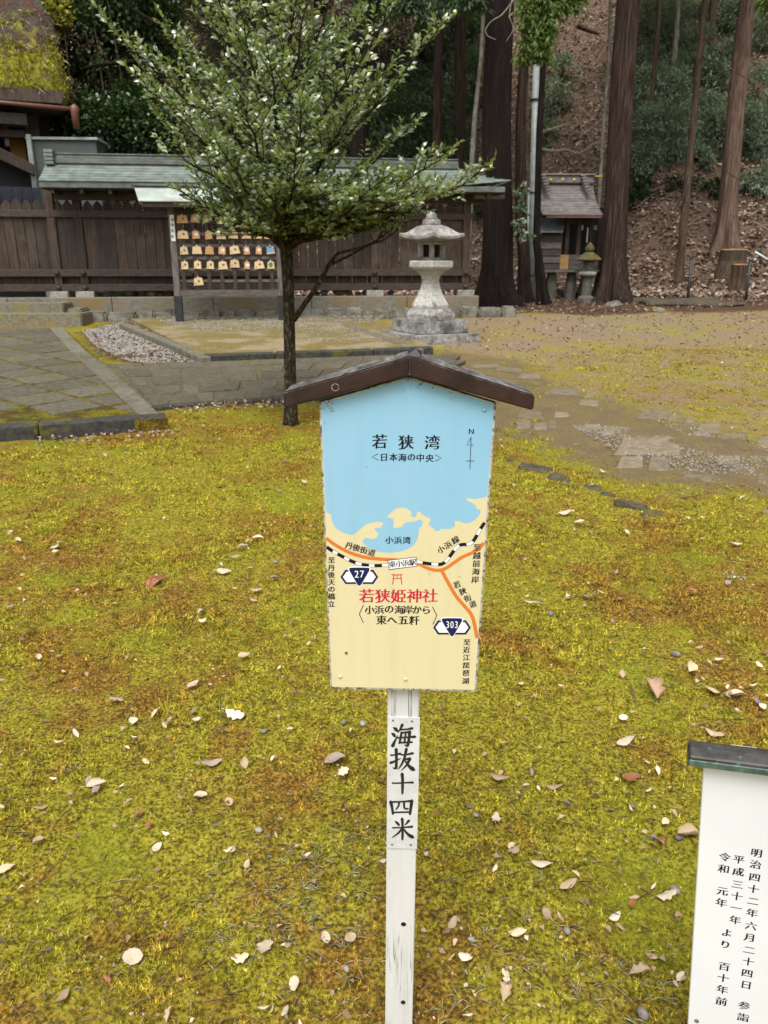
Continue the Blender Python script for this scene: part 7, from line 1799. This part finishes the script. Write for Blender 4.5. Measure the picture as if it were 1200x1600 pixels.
# pebbles
random.seed(29)
peb = [(s3(900, 560), 13, 'grey pebble resting on the tan leaf beside the notice board'), (s3(886, 729), 16, 'smooth brown pebble left of the notice board writing'), (s3(778, 1140), 20, 'large grey pebble at the bottom left of the notice board'), (s3(525, 867), 13, 'dark pebble right of the post below the upper hole'),
       (s3(205, 902), 10, 'blue grey pebble close to the right of the post'), (s3(528, 430), 9, 'blue grey pebble in the moss between the two signs'), (s3(200, 415), 9, 'light pebble just right of the lettered plate'), (s3(222, 456), 8, 'small blue pebble right of the lettered plate'), (s3(812, 550), 10, 'greenish pebble left of the tan leaf and pebble'), (s3(745, 445), 8, 'round grey pebble left of the notice board'),
       (s2(1075, 255), 10, 'blue grey pebble left of the post under the board'), (s2(1133, 248), 12, 'pale grey pebble left of the post under the board'), (s2(808, 593), 12, 'grey pebble in the left moss beside a leaf'), (s2(1083, 1018), 11, 'white pebble left of the post between the holes'), (s2(825, 298), 9, 'slate pebble left of the crumpled leaf'), (s4(822, 838), 13, 'grey pebble in the right moss below the edging'), (s4(312, 697), 11, 'flat grey pebble on the moss right of the map sign'), (s5(145, 112), 7, 'white pebble before the dark kerb of the approach')]
for (pp_, w_, lab) in peb:
    g = G(pp_[0], pp_[1], 0.010); g.z += float(relief(g.x, g.y)); r = w_ / FPX * g.y / ray(*pp_).y / 2
    o = MB().lathe([(0.15 * r, -0.75 * r), (0.75 * r, -0.5 * r), (r, 0), (0.8 * r, 0.45 * r), (0.3 * r, 0.68 * r)], 9).build('pebble', MT['pebble'], None, M=Matrix.Translation(g) @ Matrix.Rotation(random.random() * 6, 4, 'Z') @ Matrix.Diagonal((1.2, 0.85, 1, 1)), smooth=True)
    tag(o, lab, 'pebble', 'pebbles in the moss')
# dry cedar sprig
g = G(246, 908, 0.01); b = MB(); a0 = G(229, 925, 0.012) - g
for k in range(11):
    e_ = G(232 + k * 3.6, 897 + abs(k - 6) * 1.2, 0.03) - g + Vector((0, 0, random.uniform(0, .015)))
    b.tube([a0.lerp(e_, 0.0), a0.lerp(e_, 0.5) + Vector((0, 0, .02)), e_], [0.004, 0.005, 0.002], 5)
o = b.build('cedar_sprig', MT['leaf_rust'], None, M=Matrix.Translation(g)); tag(o, 'dry reddish cedar sprig fanned out on the left moss', 'sprig')
# twigs
for (x0, y0, x1, y1, lab) in [(330, 1142, 352, 1138, 'thin dark twig on the rusty moss at left'), (690, 1388, 714, 1390, 'dark twig right of the post beside the rusty moss'), (870, 1255, 900, 1268, 'short brown twig in the moss left of the notice board'), (885, 965, 925, 968, 'dark twig on the moss right of the map sign'), (985, 1075, 995, 1105, 'dark twig beside the large pinkish leaf'), (100, 1210, 130, 1205, 'thin twig at the far left of the moss'), (455, 1088, 505, 1092, 'reddish twig pointing at the board corner')]:
    A, B = G(x0, y0, 0.016), G(x1, y1, 0.018); A.z += float(relief(A.x, A.y)); B.z += float(relief(B.x, B.y)); o = MB().tube([(0, 0, 0), (B - A) * 0.5 + Vector((0, 0, .006)), B - A], [0.0028, 0.0022, 0.0012], 6).build('twig', MT['twig'], None, M=Matrix.Translation(A), smooth=True); tag(o, lab, 'twig', 'twigs on the moss')
print('leaves', N_LEAVES, 'moss', N_MOSS)
